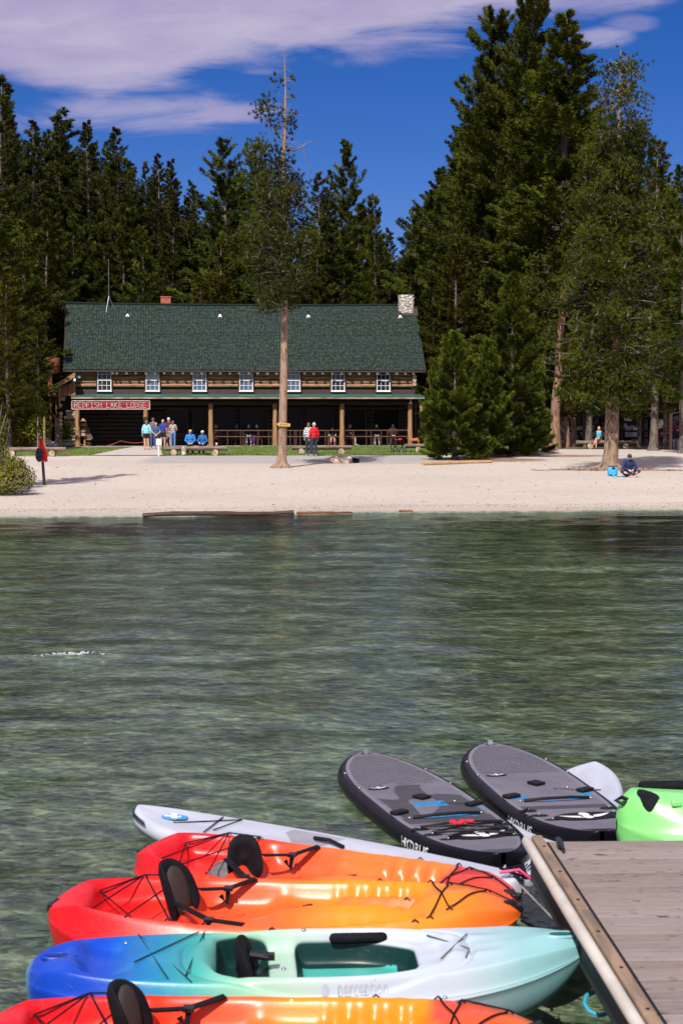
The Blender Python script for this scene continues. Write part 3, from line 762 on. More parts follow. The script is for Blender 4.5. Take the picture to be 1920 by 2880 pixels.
# small boxes at the lodge corner
o = MB(); o.box((0, 0, 0), (.30, .12, .22)); o = o.build('floodlight', MAT['blue_glass'] if 'blue_glass' in MAT else mat('blue_glass', (.16, .25, .42), rough=.3), None, bevel=.03)
p = W(lp(221.5, 1060, YW-.3)); o.location = p; o.rotation_euler = (0, 0, FYAW); tag(o, 'rounded bluish lamp box on the upper left corner of the lodge wall', 'lamp')
o = MB(); o.box((0, 0, 0), (.12, .12, .16)); o.box((0, .06, -.05), (.05, .2, .04)); o = o.build('white_box', MAT['white_paint'], None, bevel=.015)
p = W(lp(211.5, 1068.5, .25)); o.location = p; o.rotation_euler = (0, 0, FYAW); tag(o, 'small white box on the end of the stair shed roof beam', 'box')

# porch railing
rail = thing('porch_railing', 'reddish brown rail and short posts along the porch front between the log posts', 'railing', W((0, .2, .04)), FYAW)
xa, xb = lcol(598, .2), lcol(1150, .2)
mb = MB()
for h in (.92, .55): mb.tube([(xa, 0, h), ((xa+xb)/2, 0, h-.01), (xb, 0, h)], .035, 6)
mb.build('top_rail', MAT['copper_rail'], rail)
for p in (602, 640, 677, 684, 726, 756, 765, 816, 828, 833, 844, 870, 915, 922, 994, 1030, 1043, 1072, 1089, 1100):
    mb = MB(); mb.tube([(lcol(p, .2), 0, 0), (lcol(p, .2), 0, .92)], .035, 7); mb.build('rail_post', MAT['rail_wood'] if 'rail_wood' in MAT else mat('rail_wood', (.07, .028, .012), (.035, .014, .008), rough=.7), rail)
r2 = thing('rope_barrier', 'thin orange rope strung between the left porch posts', 'rope', W((0, -.1, 0)), FYAW)
mb = MB()
def ropepts(pa, pb, ya, yb_, sag):
    a, b = lp(pa, ya, -.1), lp(pb, yb_, -.1)
    return [(a[0]+(b[0]-a[0])*i/12, 0, a[2]+(b[2]-a[2])*i/12-sag*math.sin(math.pi*i/12)) for i in range(13)]
mb.tube(ropepts(100, 214, 1254, 1247, .05), .012, 5); mb.tube(ropepts(222, 340, 1248, 1240, .28), .012, 5); mb.tube(ropepts(340, 410, 1240, 1242, .1), .012, 5)
mb.build('rope', mat('orange_rope', (.55, .14, .06), rough=.7), r2)
mb = MB(); mb.ell(lp(213, 1246.5, -.1)[0:1]+(0,)+lp(213, 1246.5, -.1)[2:], (.09, .05, .05), 8, 6); mb.build('knot', MAT['orange_rope'], r2)

# carved wood chair/rack by the left post
p = W((lcol(236, .5), .3, .03))
ch = thing('log_rack', 'rustic rack of stacked log rounds with a leaning dark board on the left porch', 'rack', p, FYAW)
k = p.y/F_PX
mb = MB()
mb.tube([(.05, 0, 0), (.05, 0, 1.35)], .055, 8); mb.tube([(.0, 0, .42), (.45, 0, .42)], .04, 8); mb.build('frame', MAT['panel'], ch)
for i, (z, rr) in enumerate(((1.55, .2), (1.28, .26), (.98, .22), (.72, .2))):
    mb = MB(); mb.tube([(-.02, -.06, z-.1), (-.02, -.06, z+.1)], [rr, rr*(.35 if i == 0 else .75)], 10); mb.build('log_round', MAT['post_wood'], ch)
mb = MB(); mb.prism([(.12, .5), (.55, .45), (.22, 1.25), (.10, 1.2)], -.05, .0); mb.build('board', MAT['brown_trim2'] if 'brown_trim2' in MAT else mat('brown_trim2', (.12, .07, .075), rough=.7), ch, smooth=False)
# barrel planter with a plant
p = on_ground(190, 1262)
pl = thing('barrel_planter', 'weathered half-barrel planter with a green shrub left of the porch', 'planter', p)
mb = MB(); n = 18
mb.tube([(0, 0, 0), (0, 0, .2), (0, 0, .42), (0, 0, .52)], [.26, .31, .33, .32], n); mb.build('barrel', MAT['barrel'] if 'barrel' in MAT else mat('barrel', (.33, .30, .29), (.18, .16, .15), rough=.85, scale=3, stretch=(5, 5, .6)), pl)
mb = MB()
for z in (.12, .40): mb.tube([(0, 0, z), (0, 0, z+.04)], [.30+.08*z, .305+.08*z], n, caps=False)
mb.build('hoop', MAT['black_rubber'], pl)

# log benches
def log_bench(pa, pb, py, label, yaw=None, H=.47, rad=.17, supp=(.16, .82), dark=False):
    A = on_ground(pa, py); B = on_ground(pb, py); A, B = Vector(A), Vector(B)
    L = (B-A).length; c = (A+B)/2; yaw = math.atan2(B.y-A.y, B.x-A.x)
    t = thing('log_bench', label, 'bench', (c.x, c.y, c.z), yaw, 'split log benches along the edge of the lawn')
    mb = MB(); n = 14; V = []
    for i in range(n+1):
        x = -L/2+L*i/n; row = []
        for k in range(14):
            q = 2*math.pi*k/14; zz = rad*math.sin(q); yy = rad*1.15*math.cos(q)
            zz = min(zz, rad*.35)+(.008*math.sin(i*1.7+k)); row.append((x, yy+.01*math.sin(i*2.1), H-rad*.35+zz))
        V.append(row)
    mb.grid(V, wrap=True); mb.raw(V[0], [tuple(range(14))], 1); mb.raw(V[-1], [tuple(range(14))], 1)
    mb.build('seat', [MAT['bench_log'], MAT['log_end']], t)
    for s in supp:
        mb = MB(); mb.tube([(-L/2+L*s, -.30, .155), (-L/2+L*s, .30, .155)], [.165, .17], 14, capmi=1); mb.build('log_foot', [MAT['bench_log'], MAT['log_end']], t)
    return t
mat('bench_log', (.30, .22, .165), (.09, .06, .045), rough=.85, scale=2, stretch=(.6, 5, 5), bump=.012, contrast=(.3, .65))
log_bench(15, 186, 1284, 'long log bench on the far left, behind the post with the red vest', supp=(.12, .78))
log_bench(462, 638, 1281, 'log bench with two seated people in blue jackets and a pale backpack')
log_bench(820, 988, 1278, 'dark log bench behind the standing couple')
log_bench(1138, 1225, 1273, 'log bench between the walking frame and the young pines', supp=(.42, .95))
log_bench(1619, 1790, 1262, 'log bench behind the thick right pine, with the woman in a blue top', supp=(.22, .8))
log_bench(1867, 1975, 1262, 'log bench at the right edge of the picture with two people on it', supp=(.28, .85))
# ------------------------------------------------------------------ trees
def needle_tris(C, D, nb, Ln, Wd, rng, spread=.75):
    """C tuft centres, D directions -> thin blade triangles"""
    n = len(C); C = np.repeat(C, nb, 0); D = np.repeat(D, nb, 0)
    U = rng.normal(size=(n*nb, 3)); U /= np.linalg.norm(U, axis=1)[:, None]
    d = D+U*spread; d /= np.linalg.norm(d, axis=1)[:, None]
    r2 = rng.normal(size=(n*nb, 3)); s = np.cross(d, r2); s /= np.linalg.norm(s, axis=1)[:, None]+1e-9
    L = Ln*rng.uniform(.6, 1.2, (n*nb, 1)); base = C+U*Ln*.22
    a = base-s*Wd*.5; b = base+s*Wd*.5; c = base+d*L
    return np.stack([a, b, c], 1).reshape(-1, 3)
def multi_tube(name, tubes, m_, parent=None):
    mb = MB()
    for P, r, n in tubes: mb.tube(P, r, n, caps=False)
    me = npmesh(name, np.concatenate(mb.v), np.array(mb.f), m_); return me
def conifer(seed, H, base, prof, nbr, tufts, tl, nb, wd, rise, trunk_r, gap=.1, lateral=.2, lean=0, inner=.25, dead=0, low_dead=0, spread=.75, needle='needle_dark', bark='bark_grey', sub=True):
    rng = np.random.default_rng(seed); C = []; D = []; tubes = []
    n = 10; lx_ = rng.normal(0, .010*H, (n+1, 2)).cumsum(0)*.25
    zt = np.linspace(0, H, n+1); lx_[:, 0] += lean*H*(zt/H)**1.5; lx_ -= lx_[0]
    def axis(z): return np.array([np.interp(z, zt, lx_[:, 0]), np.interp(z, zt, lx_[:, 1]), z])
    tr = [trunk_r*(1-t*.93)**.9*(1+1.1*math.exp(-t*H/.35)) for t in np.concatenate([[0, .008, .02, .04], np.linspace(.08, .99, 12)])]
    tubes.append(([axis(t*H) for t in np.concatenate([[0, .008, .02, .04], np.linspace(.08, .99, 12)])], tr, 12))
    for i in range(nbr):
        t = (i+rng.random())/nbr; z = H*(base+(.99-base)*t**.92); a = rng.uniform(0, 2*math.pi)
        L = prof(t, a)*rng.uniform(.65, 1.08)
        if rng.random() < gap: L *= rng.uniform(.3, .6)
        L = max(L, .25); rs_ = rise(t)+rng.normal(0, .09)
        p0 = axis(z); h = np.array([math.cos(a), math.sin(a), 0]); pts = []
        for k in range(5):
            u = k/4; pts.append(p0+h*L*u*math.cos(rs_)+np.array([0, 0, L*(math.sin(rs_)*u+.16*u*u-.05*math.sin(math.pi*u))]))
        pts = np.array(pts); tubes.append((pts, [max(.012, L*.014)*(1-.8*k/4) for k in range(5)], 3))
        if rng.random() < dead: continue
        m_ = max(16 if t > .8 else 9, int(tufts*1.75*(L/prof(.35, a))**1.1)) if sub else tufts
        u = inner+(1-inner)*rng.random(m_)**.75
        base_p = np.stack([np.interp(u, np.linspace(0, 1, 5), pts[:, j]) for j in range(3)], 1)
        side = np.array([-h[1], h[0], 0]); wdt = lateral*L*(1.25-u)
        off = side[None]*(rng.normal(0, .6, m_)*wdt)[:, None]+np.array([0, 0, 1])*(rng.normal(.1, .3, m_)*wdt*.7)[:, None]
        C.append(base_p+off); dd = h[None]*.75+off/(np.linalg.norm(off, axis=1)[:, None]+1e-6)*.5+np.array([0, 0, .5]); D.append(dd/np.linalg.norm(dd, axis=1)[:, None])
    for i in range(low_dead):
        z = H*rng.uniform(.12, base+.15); a = rng.uniform(0, 6.28); L = rng.uniform(.5, 1.8); p0 = axis(z); h = np.array([math.cos(a), math.sin(a), -.15])
        tubes.append(([p0, p0+h*L*.5+rng.normal(0, .06, 3), p0+h*L+rng.normal(0, .12, 3)], [.022, .015, .006], 3))
    C = np.concatenate(C); D = np.concatenate(D)
    V = needle_tris(C, D, nb, tl*(.62 if H > 15 else .8), wd*.8, rng, spread)
    # leader tuft
    crown = npmesh('crown', V, np.arange(len(V)).reshape(-1, 3), MAT[needle], smooth=False)
    trunk = multi_tube('trunk', tubes, MAT[bark])
    return trunk, crown, H
def nmat(name, c1, c2, isl=.5, orand=.18):
    return mat(name, c1, c2, rough=.75, scale=.55, detail=3, island=isl, objrand=orand, contrast=(.38, .62), spec=.05)
nmat('needle_dark', (.060, .064, .012), (.022, .028, .007)); nmat('needle_green', (.080, .092, .011), (.028, .038, .006))
nmat('needle_yellow', (.100, .092, .010), (.036, .038, .006)); nmat('needle_young', (.115, .140, .015), (.038, .055, .008))
nmat('needle_brown', (.10, .065, .022), (.05, .035, .015)); nmat('leaf_yellow', (.22, .22, .03), (.07, .09, .015))
def pine_prof(Rm, top=.25):
    return lambda t, a: Rm*(min(1, t/.12)*.35+.65)*(1-max(0, (t-.35)/.65)**1.6*(1-top))*(1+.28*math.sin(a*2+t*13)+.12*math.sin(a*3-t*29))
def cone_prof(Rm): return lambda t, a: Rm*(1-t)**.70*(.85+.15*math.sin(a*3+t*31))+.15
rise_pine = lambda t: -.12+.75*t
rise_fir = lambda t: -.22+.55*t
V_ = {}
V_['fir1'] = conifer(11, 24, .06, cone_prof(4.3), 270, 46, .34, 6, .075, rise_fir, .24, gap=.08)
V_['fir2'] = conifer(12, 24, .05, cone_prof(3.6), 260, 42, .32, 6, .075, rise_fir, .22, gap=.06)
V_['fir3'] = conifer(13, 24, .10, cone_prof(5.2), 270, 50, .36, 6, .08, rise_fir, .26, gap=.14)
V_['pine1'] = conifer(21, 24, .22, pine_prof(2.9, .2), 180, 46, .42, 7, .075, rise_pine, .24, gap=.15, low_dead=26, needle='needle_green')
V_['pine2'] = conifer(22, 24, .18, pine_prof(3.3, .15), 180, 48, .42, 7, .08, rise_pine, .26, gap=.2, low_dead=30, needle='needle_green')
V_['pine3'] = conifer(23, 24, .28, pine_prof(2.5, .22), 150, 46, .40, 7, .075, rise_pine, .2, gap=.2, low_dead=40, needle='needle_green')
V_['pine4'] = conifer(24, 24, .12, pine_prof(3.2, .12), 190, 40, .42, 7, .08, rise_pine, .28, gap=.12, low_dead=10, needle='needle_yellow')
V_['big1'] = conifer(31, 27, .15, pine_prof(4.6, .30), 260, 84, .40, 9, .07, rise_pine, .36, gap=.15, low_dead=30, needle='needle_green')
V_['big2'] = conifer(32, 27, .12, cone_prof(5.0), 300, 78, .38, 9, .07, lambda t: -.05+.6*t, .36, gap=.08, low_dead=20, needle='needle_young')
def place(kind, px, ytop, Y, name, label, wide=1.0, group=None, rz=None, zoff=0, px_base=None, seed=0):
    d = ray(px, ytop); x = d.x*Y; zb = gz(x, Y)-.1+zoff; top = CAM_H+d.z*Y; H = top-zb; tr, cr, H0 = V_[kind]; s = H/H0
    t = thing(name, label, 'tree', (x, Y, zb), (random.Random(px*7+ytop+seed).uniform(0, 6.28) if rz is None else rz), group)
    t.scale = (s*wide, s*wide, s)
    for nm, me in (('trunk', tr), ('crown', cr)):
        o = bpy.data.objects.new(nm, me); COL.objects.link(o); o.parent = t
    return t
SK = [('fir3', -12, 205, 118, 1.0, 'huge dark fir cut by the left edge of the picture'), ('fir1', 14, 242, 122, .8, 'tall dark fir at the far left of the skyline'),
      ('fir2', 92, 334, 135, 1.15, 'dark fir, second pointed top from the left edge'), ('fir2', 138, 361, 150, .9, 'small fir top between two taller firs on the left skyline'),
      ('pine3', 180, 313, 150, 1.45, 'bushy fir with a broad open top on the left skyline'), ('fir2', 251, 334, 140, .95, 'narrow spire-shaped fir on the left skyline'),
      ('fir2', 300, 395, 155, .8, 'slim fir just left of the dense conical fir'), ('fir3', 337, 355, 138, .9, 'dense conical fir rising above the left part of the lodge roof'),
      ('fir2', 409, 450, 150, .7, 'short thin fir top right of the dense conical fir'), ('fir1', 446, 433, 140, .85, 'paired fir top, the left and bushier of two'),
      ('fir2', 487, 444, 145, 1.0, 'paired fir top, the right and slimmer of two'), ('fir1', 545, 505, 140, .9, 'low fir where the left forest drops to a gap of sky'),
      ('pine2', 637, 392, 128, 1.15, 'broad flat-topped pine left of the bare-topped pine'), ('pine1', 728, 400, 126, 1.0, 'loose pine whose crown touches the bare-topped trunk'),
      ('fir2', 897, 480, 128, 1.0, 'small pointed pine right of the bare-topped pine'), ('fir2', 927, 474, 132, .8, 'thin pointed top left of the tall slim pine'),
      ('pine1', 972, 395, 130, .85, 'tall slim pine in the middle of the skyline'), ('pine1', 1052, 548, 128, .8, 'shorter pine right of the tall slim pine'),
      ('pine3', 1162, 590, 125, 1.0, 'twin-topped low pine above the stone chimney, left top'), ('pine3', 1189, 609, 127, .8, 'twin-topped low pine above the stone chimney, right top'),
      ('pine1', 1229, 649, 124, .9, 'lowest pine on the skyline, beside the big right-hand pines'), ('fir1', 1100, 640, 132, 1.0, 'low fir in the dip of the skyline right of centre'),
      ('big1', 1405, 55, 117, .92, 'giant bushy pine at the left of the big right-hand group'), ('big1', 1486, -12, 113, .85, 'tallest pine, its top cut by the upper edge of the picture'),
      ('big2', 1584, 24, 107, 1.42, 'giant bright green conical pine in the right-hand group'),
      ('pine4', 1845, 392, 100, 1.15, 'olive green pine on the right skyline near the edge'), ('pine2', 1925, 465, 96, 1.0, 'pine cut by the right edge of the picture'),
      ('pine4', 1660, 420, 104, 1.0, 'pine filling the gap between the giant conical pine and the sparse right pine')]
for i, (k, px, yt, Y, wd, lab) in enumerate(SK):
    place(k, px, yt, Y, 'fir_tree' if k.startswith('fir') else 'pine_tree', lab, wd, rz={1405: 4.4, 1584: 2.2}.get(px))
# rows filling the forest
rf = random.Random(17)
sky_x = [p[1] for p in SK]; 
def skyl(px):
    best = 2000
    for k, x, yt, Y, wd, lab in SK:
        sl_ = 3.2 if x < 1300 else 2.2
        best = min(best, yt+abs(px-x)*sl_)
    return best
for row, (Y, lowy, stepx) in enumerate(((158, 120, 50), (140, 190, 58), (127, 290, 66))):
    px = -30+row*17
    while px < 1960:
        yt = max(min(skyl(px)+rf.uniform(15, 60)+lowy-120, 860), 350 if px < 360 else 440 if px < 1200 else 300)
        if 1195 > px > 840: yt = max(yt, 560+row*40)
        yt = min(yt, 700+row*40)
        kind = rf.choice(['fir1', 'fir2', 'fir3', 'pine1', 'pine2'] if px < 560 else ['pine1', 'pine2', 'pine3', 'pine4', 'fir1'])
        place(kind, int(px), int(yt), Y+rf.uniform(-4, 4), 'fir_tree' if kind.startswith('fir') else 'pine_tree', 'conifer in the thick of the forest '+('on the slope left of the lodge' if px < 190 else 'behind the left half of the lodge roof' if px < 700 else 'behind the right half of the lodge roof' if px < 1200 else 'behind the big right-hand pines'), 1.2, 'conifers in the thick of the forest '+('left' if px < 190 else 'behind the left roof' if px < 700 else 'behind the right roof' if px < 1200 else 'on the right'))
        px += stepx*rf.uniform(.8, 1.25)
px = 30; rf2 = random.Random(5)
while px < 600:
    yt = int(skyl(px)+rf2.uniform(4, 40)); place(rf2.choice(['fir1', 'fir2', 'fir3']), int(px), yt, 146+rf2.uniform(-4, 4), 'fir_tree', 'slim fir in the back row of the left forest skyline', .95, 'slim firs in the back row of the left skyline'); px += rf2.uniform(26, 48)
px = 1180
for Y, lowy in ((121, 560), (112, 700), (104, 760)):
    px = 1215
    while px < 1960:
        if Y > 105 or px > 1600:
            place(rf.choice(['pine4', 'pine2', 'pine1', 'big1']), int(px), int(lowy+rf.uniform(-50, 90)), Y+rf.uniform(-2, 2), 'pine_tree', 'pine in the dense stand right of the lodge', 1.25, 'pines in the dense stand right of the lodge', zoff=0)
        px += 78*rf.uniform(.8, 1.25)
for px, yt, Y, k in ((-5, 560, 104, 'pine2'), (62, 620, 108, 'pine4'), (128, 590, 113, 'pine1'), (20, 770, 96, 'pine4'), (105, 860, 103, 'pine3')):
    place(k, px, yt, Y, 'pine_tree', 'shaggy pine in the dark stand left of the lodge', 1.25, 'pines in the dark stand left of the lodge')

t = place('pine3', 100, 300, 100, 'pine_tree', 'tall slim pine just past the left edge, its shadow lying across the sand', .62); sf = 16.6/24; t.location = (-12.9, 56.5, gz(-12.9, 56.5)-.1); t.scale = (sf*.75, sf*.75, sf)
# --- the two young pines right of the lodge
V_['young1'] = conifer(41, 7.6, .015, lambda t, a: 1.75*(1-t)**.62*(1+.16*math.sin(a*3+t*11))+.2, 190, 60, .24, 10, .042, lambda t: .1+.7*t, .12, gap=.06, needle='needle_young', inner=.3, spread=.6)
V_['young2'] = conifer(42, 11.5, .01, lambda t, a: 2.3*(1-t)**.6*(1+.2*math.sin(a*3+t*9))+.2, 260, 72, .26, 10, .045, lambda t: .05+.7*t, .16, gap=.08, needle='needle_green', inner=.3, spread=.6)
for kind, pxb, pyb, yt, lab, wd in (('young1', 1278, 1293, 935, 'bushy young pine growing to the ground right of the lodge', 1.12), ('young2', 1438, 1283, 770, 'taller dark young pine right behind the bushy young pine', 1.0),
                                    ('young1', 1370, 1287, 960, 'young pine squeezed between two larger young pines', 1.0), ('young1', 1505, 1272, 990, 'low dark young pine at the foot of the reddish trunk', .8), ('young1', 1222, 1276, 1010, 'small young pine touching the lodge porch corner', .75)):
    b = on_ground(pxb, pyb); d = ray(pxb, yt); H = CAM_H+d.z*b.y-b.z; tr, cr, H0 = V_[kind]; s = H/H0
    t = thing('young_pine', lab, 'tree', (b.x, b.y, b.z-.05), rf.uniform(0, 6)); t.scale = (s*wd, s*wd, s)
    for nm, me in (('trunk', tr), ('crown', cr)):
        o = bpy.data.objects.new(nm, me); COL.objects.link(o); o.parent = t

# --- custom trees from explicit limb lists
def custom_tree(name, label, base, trunk_pts, trunk_r, limbs, tuftsets, bark, needle, nseg=14, roots=None, tl=.135, nb=20, wd=.024, seed=1):
    t = thing(name, label, 'tree', base); rng = np.random.default_rng(seed)
    tubes = [(trunk_pts, trunk_r, nseg)]; twigs = []; C = []; D = []
    for P, r0, r1 in limbs:
        m_ = len(P); twigs.append((P, [r0+(r1-r0)*i/(m_-1) for i in range(m_)], 5))
    for P, rad, cnt in tuftsets:
        P = np.array(P, float)
        c = P[None]+rng.normal(0, 1, (cnt, 3))*np.array(rad)[None]*.5
        C.append(c); dd = (c-P[None])+np.array([0, 0, rad[2]*.6]); D.append(dd/(np.linalg.norm(dd, axis=1)[:, None]+1e-6))
        for k in range(max(2, cnt//9)):
            e = c[k]; twigs.append(([P+np.array([0, 0, -rad[2]*.4]), (P+e)/2+rng.normal(0, .04, 3), e], [.018, .012, .006], 3))
    for rt in roots or []: tubes.append(rt)
    o = bpy.data.objects.new('trunk', multi_tube('trunk', tubes, MAT[bark])); COL.objects.link(o); o.parent = t
    o = bpy.data.objects.new('limbs', multi_tube('limbs', twigs, MAT['twig_grey'])); COL.objects.link(o); o.parent = t
    if C:
        V = needle_tris(np.concatenate(C), np.concatenate(D), nb, tl, wd, rng, .6)
        o = bpy.data.objects.new('crown', npmesh('crown', V, np.arange(len(V)).reshape(-1, 3), MAT[needle], smooth=False)); COL.objects.link(o); o.parent = t
    return t
# bare-topped pine in front of the lodge
B = on_ground(791, 1316); Yb = B.y
def rel(px, py, dy=0): p = at_y(px, py, Yb+dy); return (p.x-B.x, p.y-B.y, p.z-B.z)
tp = [(791, 1318, .42), (791, 1311, .33), (792, 1302, .26), (792, 1290, .215), (794, 1262, .19), (795, 1200, .18), (797, 1100, .168), (799, 1000, .158), (800, 900, .148), (799, 800, .14), (797, 700, .13), (800, 600, .12), (797, 520, .105), (796, 440, .09), (800, 380, .07), (801, 320, .055), (803, 260, .04), (801, 200, .028), (800, 160, .018), (801, 138, .006)]
TP = [rel(a, b) for a, b, _ in tp]; TR = [c for _, _, c in tp]
rt_ = np.random.default_rng(5); limbs = []; tufts = []
def limb(pts, r0=.045, r1=.012, dy=0): limbs.append(([rel(a, b, dy*i/max(1, len(pts)-1)) for i, (a, b) in enumerate(pts)], r0, r1))
limb([(797, 405), (825, 425), (850, 412), (868, 398), (888, 402)], .05, .01, .6); limb([(850, 412), (857, 440), (870, 465), (876, 488), (868, 492)], .022, .006, .2)
limb([(797, 470), (815, 465), (835, 486), (850, 490)], .03, .008, .4); limb([(800, 520), (830, 528), (870, 520)], .035, .008, .5); limb([(797, 392), (770, 372), (750, 345), (740, 320)], .045, .012, -.3)
limb([(802, 325), (825, 322), (855, 325)], .02, .005, .2); limb([(802, 300), (790, 270), (772, 250), (760, 235)], .025, .008, -.2)
for i in range(46):
    y = rt_.uniform(190, 620); s = rt_.choice([-1, 1]); L = rt_.uniform(8, 30)*(1+(y-190)/300); x0 = 801
    limb([(x0, y), (x0+s*L*.5, y+rt_.uniform(-6, 8)), (x0+s*L, y+rt_.uniform(-12, 16))], .018, .004, rt_.uniform(-.5, .5))
for (x, y, rx, rz, n) in ((745, 300, .46, .5, 70), (758, 335, .35, .35, 26), (730, 318, .3, .25, 14), (768, 225, .14, .3, 8), (822, 350, .2, .3, 7), (740, 420, .6, .55, 80), (775, 452, .5, .5, 60), (705, 420, .4, .4, 40), (722, 462, .55, .4, 50), (760, 500, .7, .5, 80), (790, 470, .4, .4, 30), (825, 505, .2, .35, 12), (815, 560, .3, .35, 14)):
    tufts.append((rel(x, y, rt_.uniform(-.4, .4)), (rx, rx, rz), n))
for i in range(150):
    y = rt_.uniform(500, 860); f = (y-500)/350; half = 38+60*math.sin(min(1, max(0, f))*math.pi)**.8
    x = 800+rt_.uniform(-1, 1)*half-10; tufts.append((rel(x, y, rt_.uniform(-1.6, 1.6)), (.55, .55, .38), 26)); limb([(799, y+18), ((799+x)/2, y+12), (x, y)], .03, .008, rt_.uniform(-1, 1))
for i in range(70):
    y = rt_.uniform(540, 830); s = rt_.choice([-1, 1]); L = rt_.uniform(30, 95)
    limb([(800, y), (800+s*L*.5, y+rt_.uniform(-8, 12)), (800+s*L, y+rt_.uniform(-14, 22))], .018, .004, rt_.uniform(-2, 2))
for i in range(16):
    y = rt_.uniform(200, 480); tufts.append((rel(801+rt_.choice([-1, 1])*rt_.uniform(4, 26), y, rt_.uniform(-.3, .3)), (.16, .16, .22), 7))
roots = [([(0, 0, .22), (math.cos(q)*.3, math.sin(q)*.3, .08), (math.cos(q)*.55, math.sin(q)*.55, -.05)], [.16, .1, .03], 7) for q in (.2, 1.1, 2.2, 3.0, 3.9, 4.6, 5.4)]
custom_tree('pine_tree', 'tall thin pine with a bare dead top standing on the beach before the lodge', B, TP, TR, limbs, tufts, 'bark_orange', 'needle_hero' if nmat('needle_hero', (.056, .064, .010), (.020, .026, .006)) else '', roots=roots, seed=3)

# thick sparse pine on the right of the beach
B = on_ground(1712, 1322); Yb = B.y
tp = [(1712, 1322, .58), (1712, 1314, .44), (1714, 1300, .36), (1717, 1270, .31), (1719, 1220, .30), (1720, 1150, .29), (1722, 1050, .24), (1726, 900, .2), (1731, 750, .17), (1735, 600, .14), (1738, 450, .11), (1741, 300, .07), (1743, 200, .04), (1744, 140, .012)]
TP = [rel(a, b) for a, b, _ in tp]; TR = [c for _, _, c in tp]; limbs = []; tufts = []
rt_ = np.random.default_rng(15)
def trunk_x(y): return float(np.interp(y, [140, 450, 900, 1322], [1744, 1738, 1726, 1712]))
for i in range(210):
    y = rt_.uniform(165, 1050); f = (y-140)/900; half = 22+215*f**.75*(1-.25*f); s = rt_.choice([-1, 1]); L = half*rt_.uniform(.35, 1.0); dy = rt_.uniform(-1, 1)*half/66*.8
    x = trunk_x(y)+s*L; yy = y-rt_.uniform(-5, 40)*(.3+f)
    limb([(trunk_x(y), y), (trunk_x(y)+s*L*.4, y-6+rt_.uniform(-9, 9)), (trunk_x(y)+s*L*.75, (y+yy)/2+rt_.uniform(-12, 12)), (x, yy)], .035, .007, dy)
    for k in range(2): limb([(trunk_x(y)+s*L*.55, y-6), (trunk_x(y)+s*L*rt_.uniform(.6, 1.05), y+rt_.uniform(-30, 30))], .012, .004, dy)
    for k in range(3 if f > .3 else 2): tufts.append((rel(trunk_x(y)+s*L*rt_.uniform(.35, 1.08), yy+rt_.uniform(-14, 22), dy), (.46, .46, .32), 18 if f > .25 else 8))
for i in range(75):
    y = rt_.uniform(330, 1010); tufts.append((rel(trunk_x(y)+rt_.uniform(-38, 38), y, -rt_.uniform(.5, 1.5)), (.42, .42, .32), 20))
for i in range(105):      # heavy low clump hanging around the trunk
    q = rt_.uniform(0, 6.28); rr = math.sqrt(rt_.random()); tufts.append((rel(1700+125*rr*math.cos(q), 1085+70*rr*math.sin(q), rt_.uniform(-1.7, 1.2)), (.42, .42, .34), 24))
roots = []
for q, L in ((2.8, 2.6), (3.15, 3.6), (3.4, 2.2), (3.8, 1.9), (4.3, 1.0), (5.0, .8), (5.7, 1.5), (6.1, 3.6), (6.25, 2.8), (.2, 2.2), (1.2, 1), (2.2, 1.2)):
    P = [(0, 0, .45)]; a = q; x, y_ = 0, 0
    for k in range(1, 9):
        a += rt_.normal(0, .16); x += math.cos(a)*L/8*1.0; y_ += math.sin(a)*L/8*.8
        P.append((x, y_, gz(B.x+x, B.y+y_)-B.z+max(.16*math.exp(-k*.9)*2, .025*math.sin(k*1.3+q*3)+.02)))
    roots.append((P, [.22]+[max(.1*(1-k/9), .016) for k in range(1, 9)], 7))
custom_tree('pine_tree', 'thick-trunked pine with bare spreading roots and a sparse twiggy crown, right of the beach', B, TP, TR, limbs, tufts, 'bark_orange2' if mat('bark_orange2', (.27, .18, .12), (.065, .045, .035), rough=.9, scale=3.2, bump=.04, bscale=7, stretch=(2.5, 2.5, .7), contrast=(.3, .6)) else '', 'needle_olive' if nmat('needle_olive', (.082, .100, .011), (.028, .040, .006)) else '', roots=roots, seed=5)
# visible trunks behind the young pines
for (px, py, x2, y2, Y, r, lab, bk, nd) in ((1556, 1262, 1588, 740, 93, .30, 'pine with a thick reddish leaning trunk behind the young pines', 'bark_red', 'needle_green'), (1590, 1258, 1606, 800, 95, .16, 'slender pine right behind the reddish trunk', 'bark_red', 'needle_green'),
                                (1612, 1256, 1602, 780, 96, .17, 'straight pale-trunked pine left of the woman in the blue top', 'bark_orange', 'needle_green'), (1528, 1258, 1530, 760, 98, .15, 'grey-trunked pine in the stand behind the young pines', 'bark_grey', 'needle_green')):
    if 'bark_red' not in MAT: mat('bark_red', (.33, .18, .11), (.10, .06, .04), rough=.9, scale=3, bump=.03, bscale=9, stretch=(3, 3, .8))
    B = on_ground(px, py); Yb = B.y; limbs = []; tufts = []; n = 10
    TP = [rel(px+(x2-px)*(i/n)**1.1+2*math.sin(i*1.9), py+4+(y2-py)*i/n) for i in range(n+1)]
    for i in range(70):
        f = rt_.uniform(.4, 1.04); x = px+(x2-px)*f; y = py+(y2-py)*f; s = rt_.choice([-1, 1]); L = rt_.uniform(15, 60)
        limb([(x, y), (x+s*L*.5, y-5), (x+s*L, y-rt_.uniform(0, 30))], .03, .008, rt_.uniform(-1, 1))
        if f > .5: tufts.append((rel(x+s*L*.8, y-14, rt_.uniform(-1.6, .6)), (.6, .6, .4), 26))
    custom_tree('pine_tree', lab, B, TP, [r*1.6]+[r*(1-.5*i/n) for i in range(1, n+1)], limbs, tufts, bk, nd, seed=px)

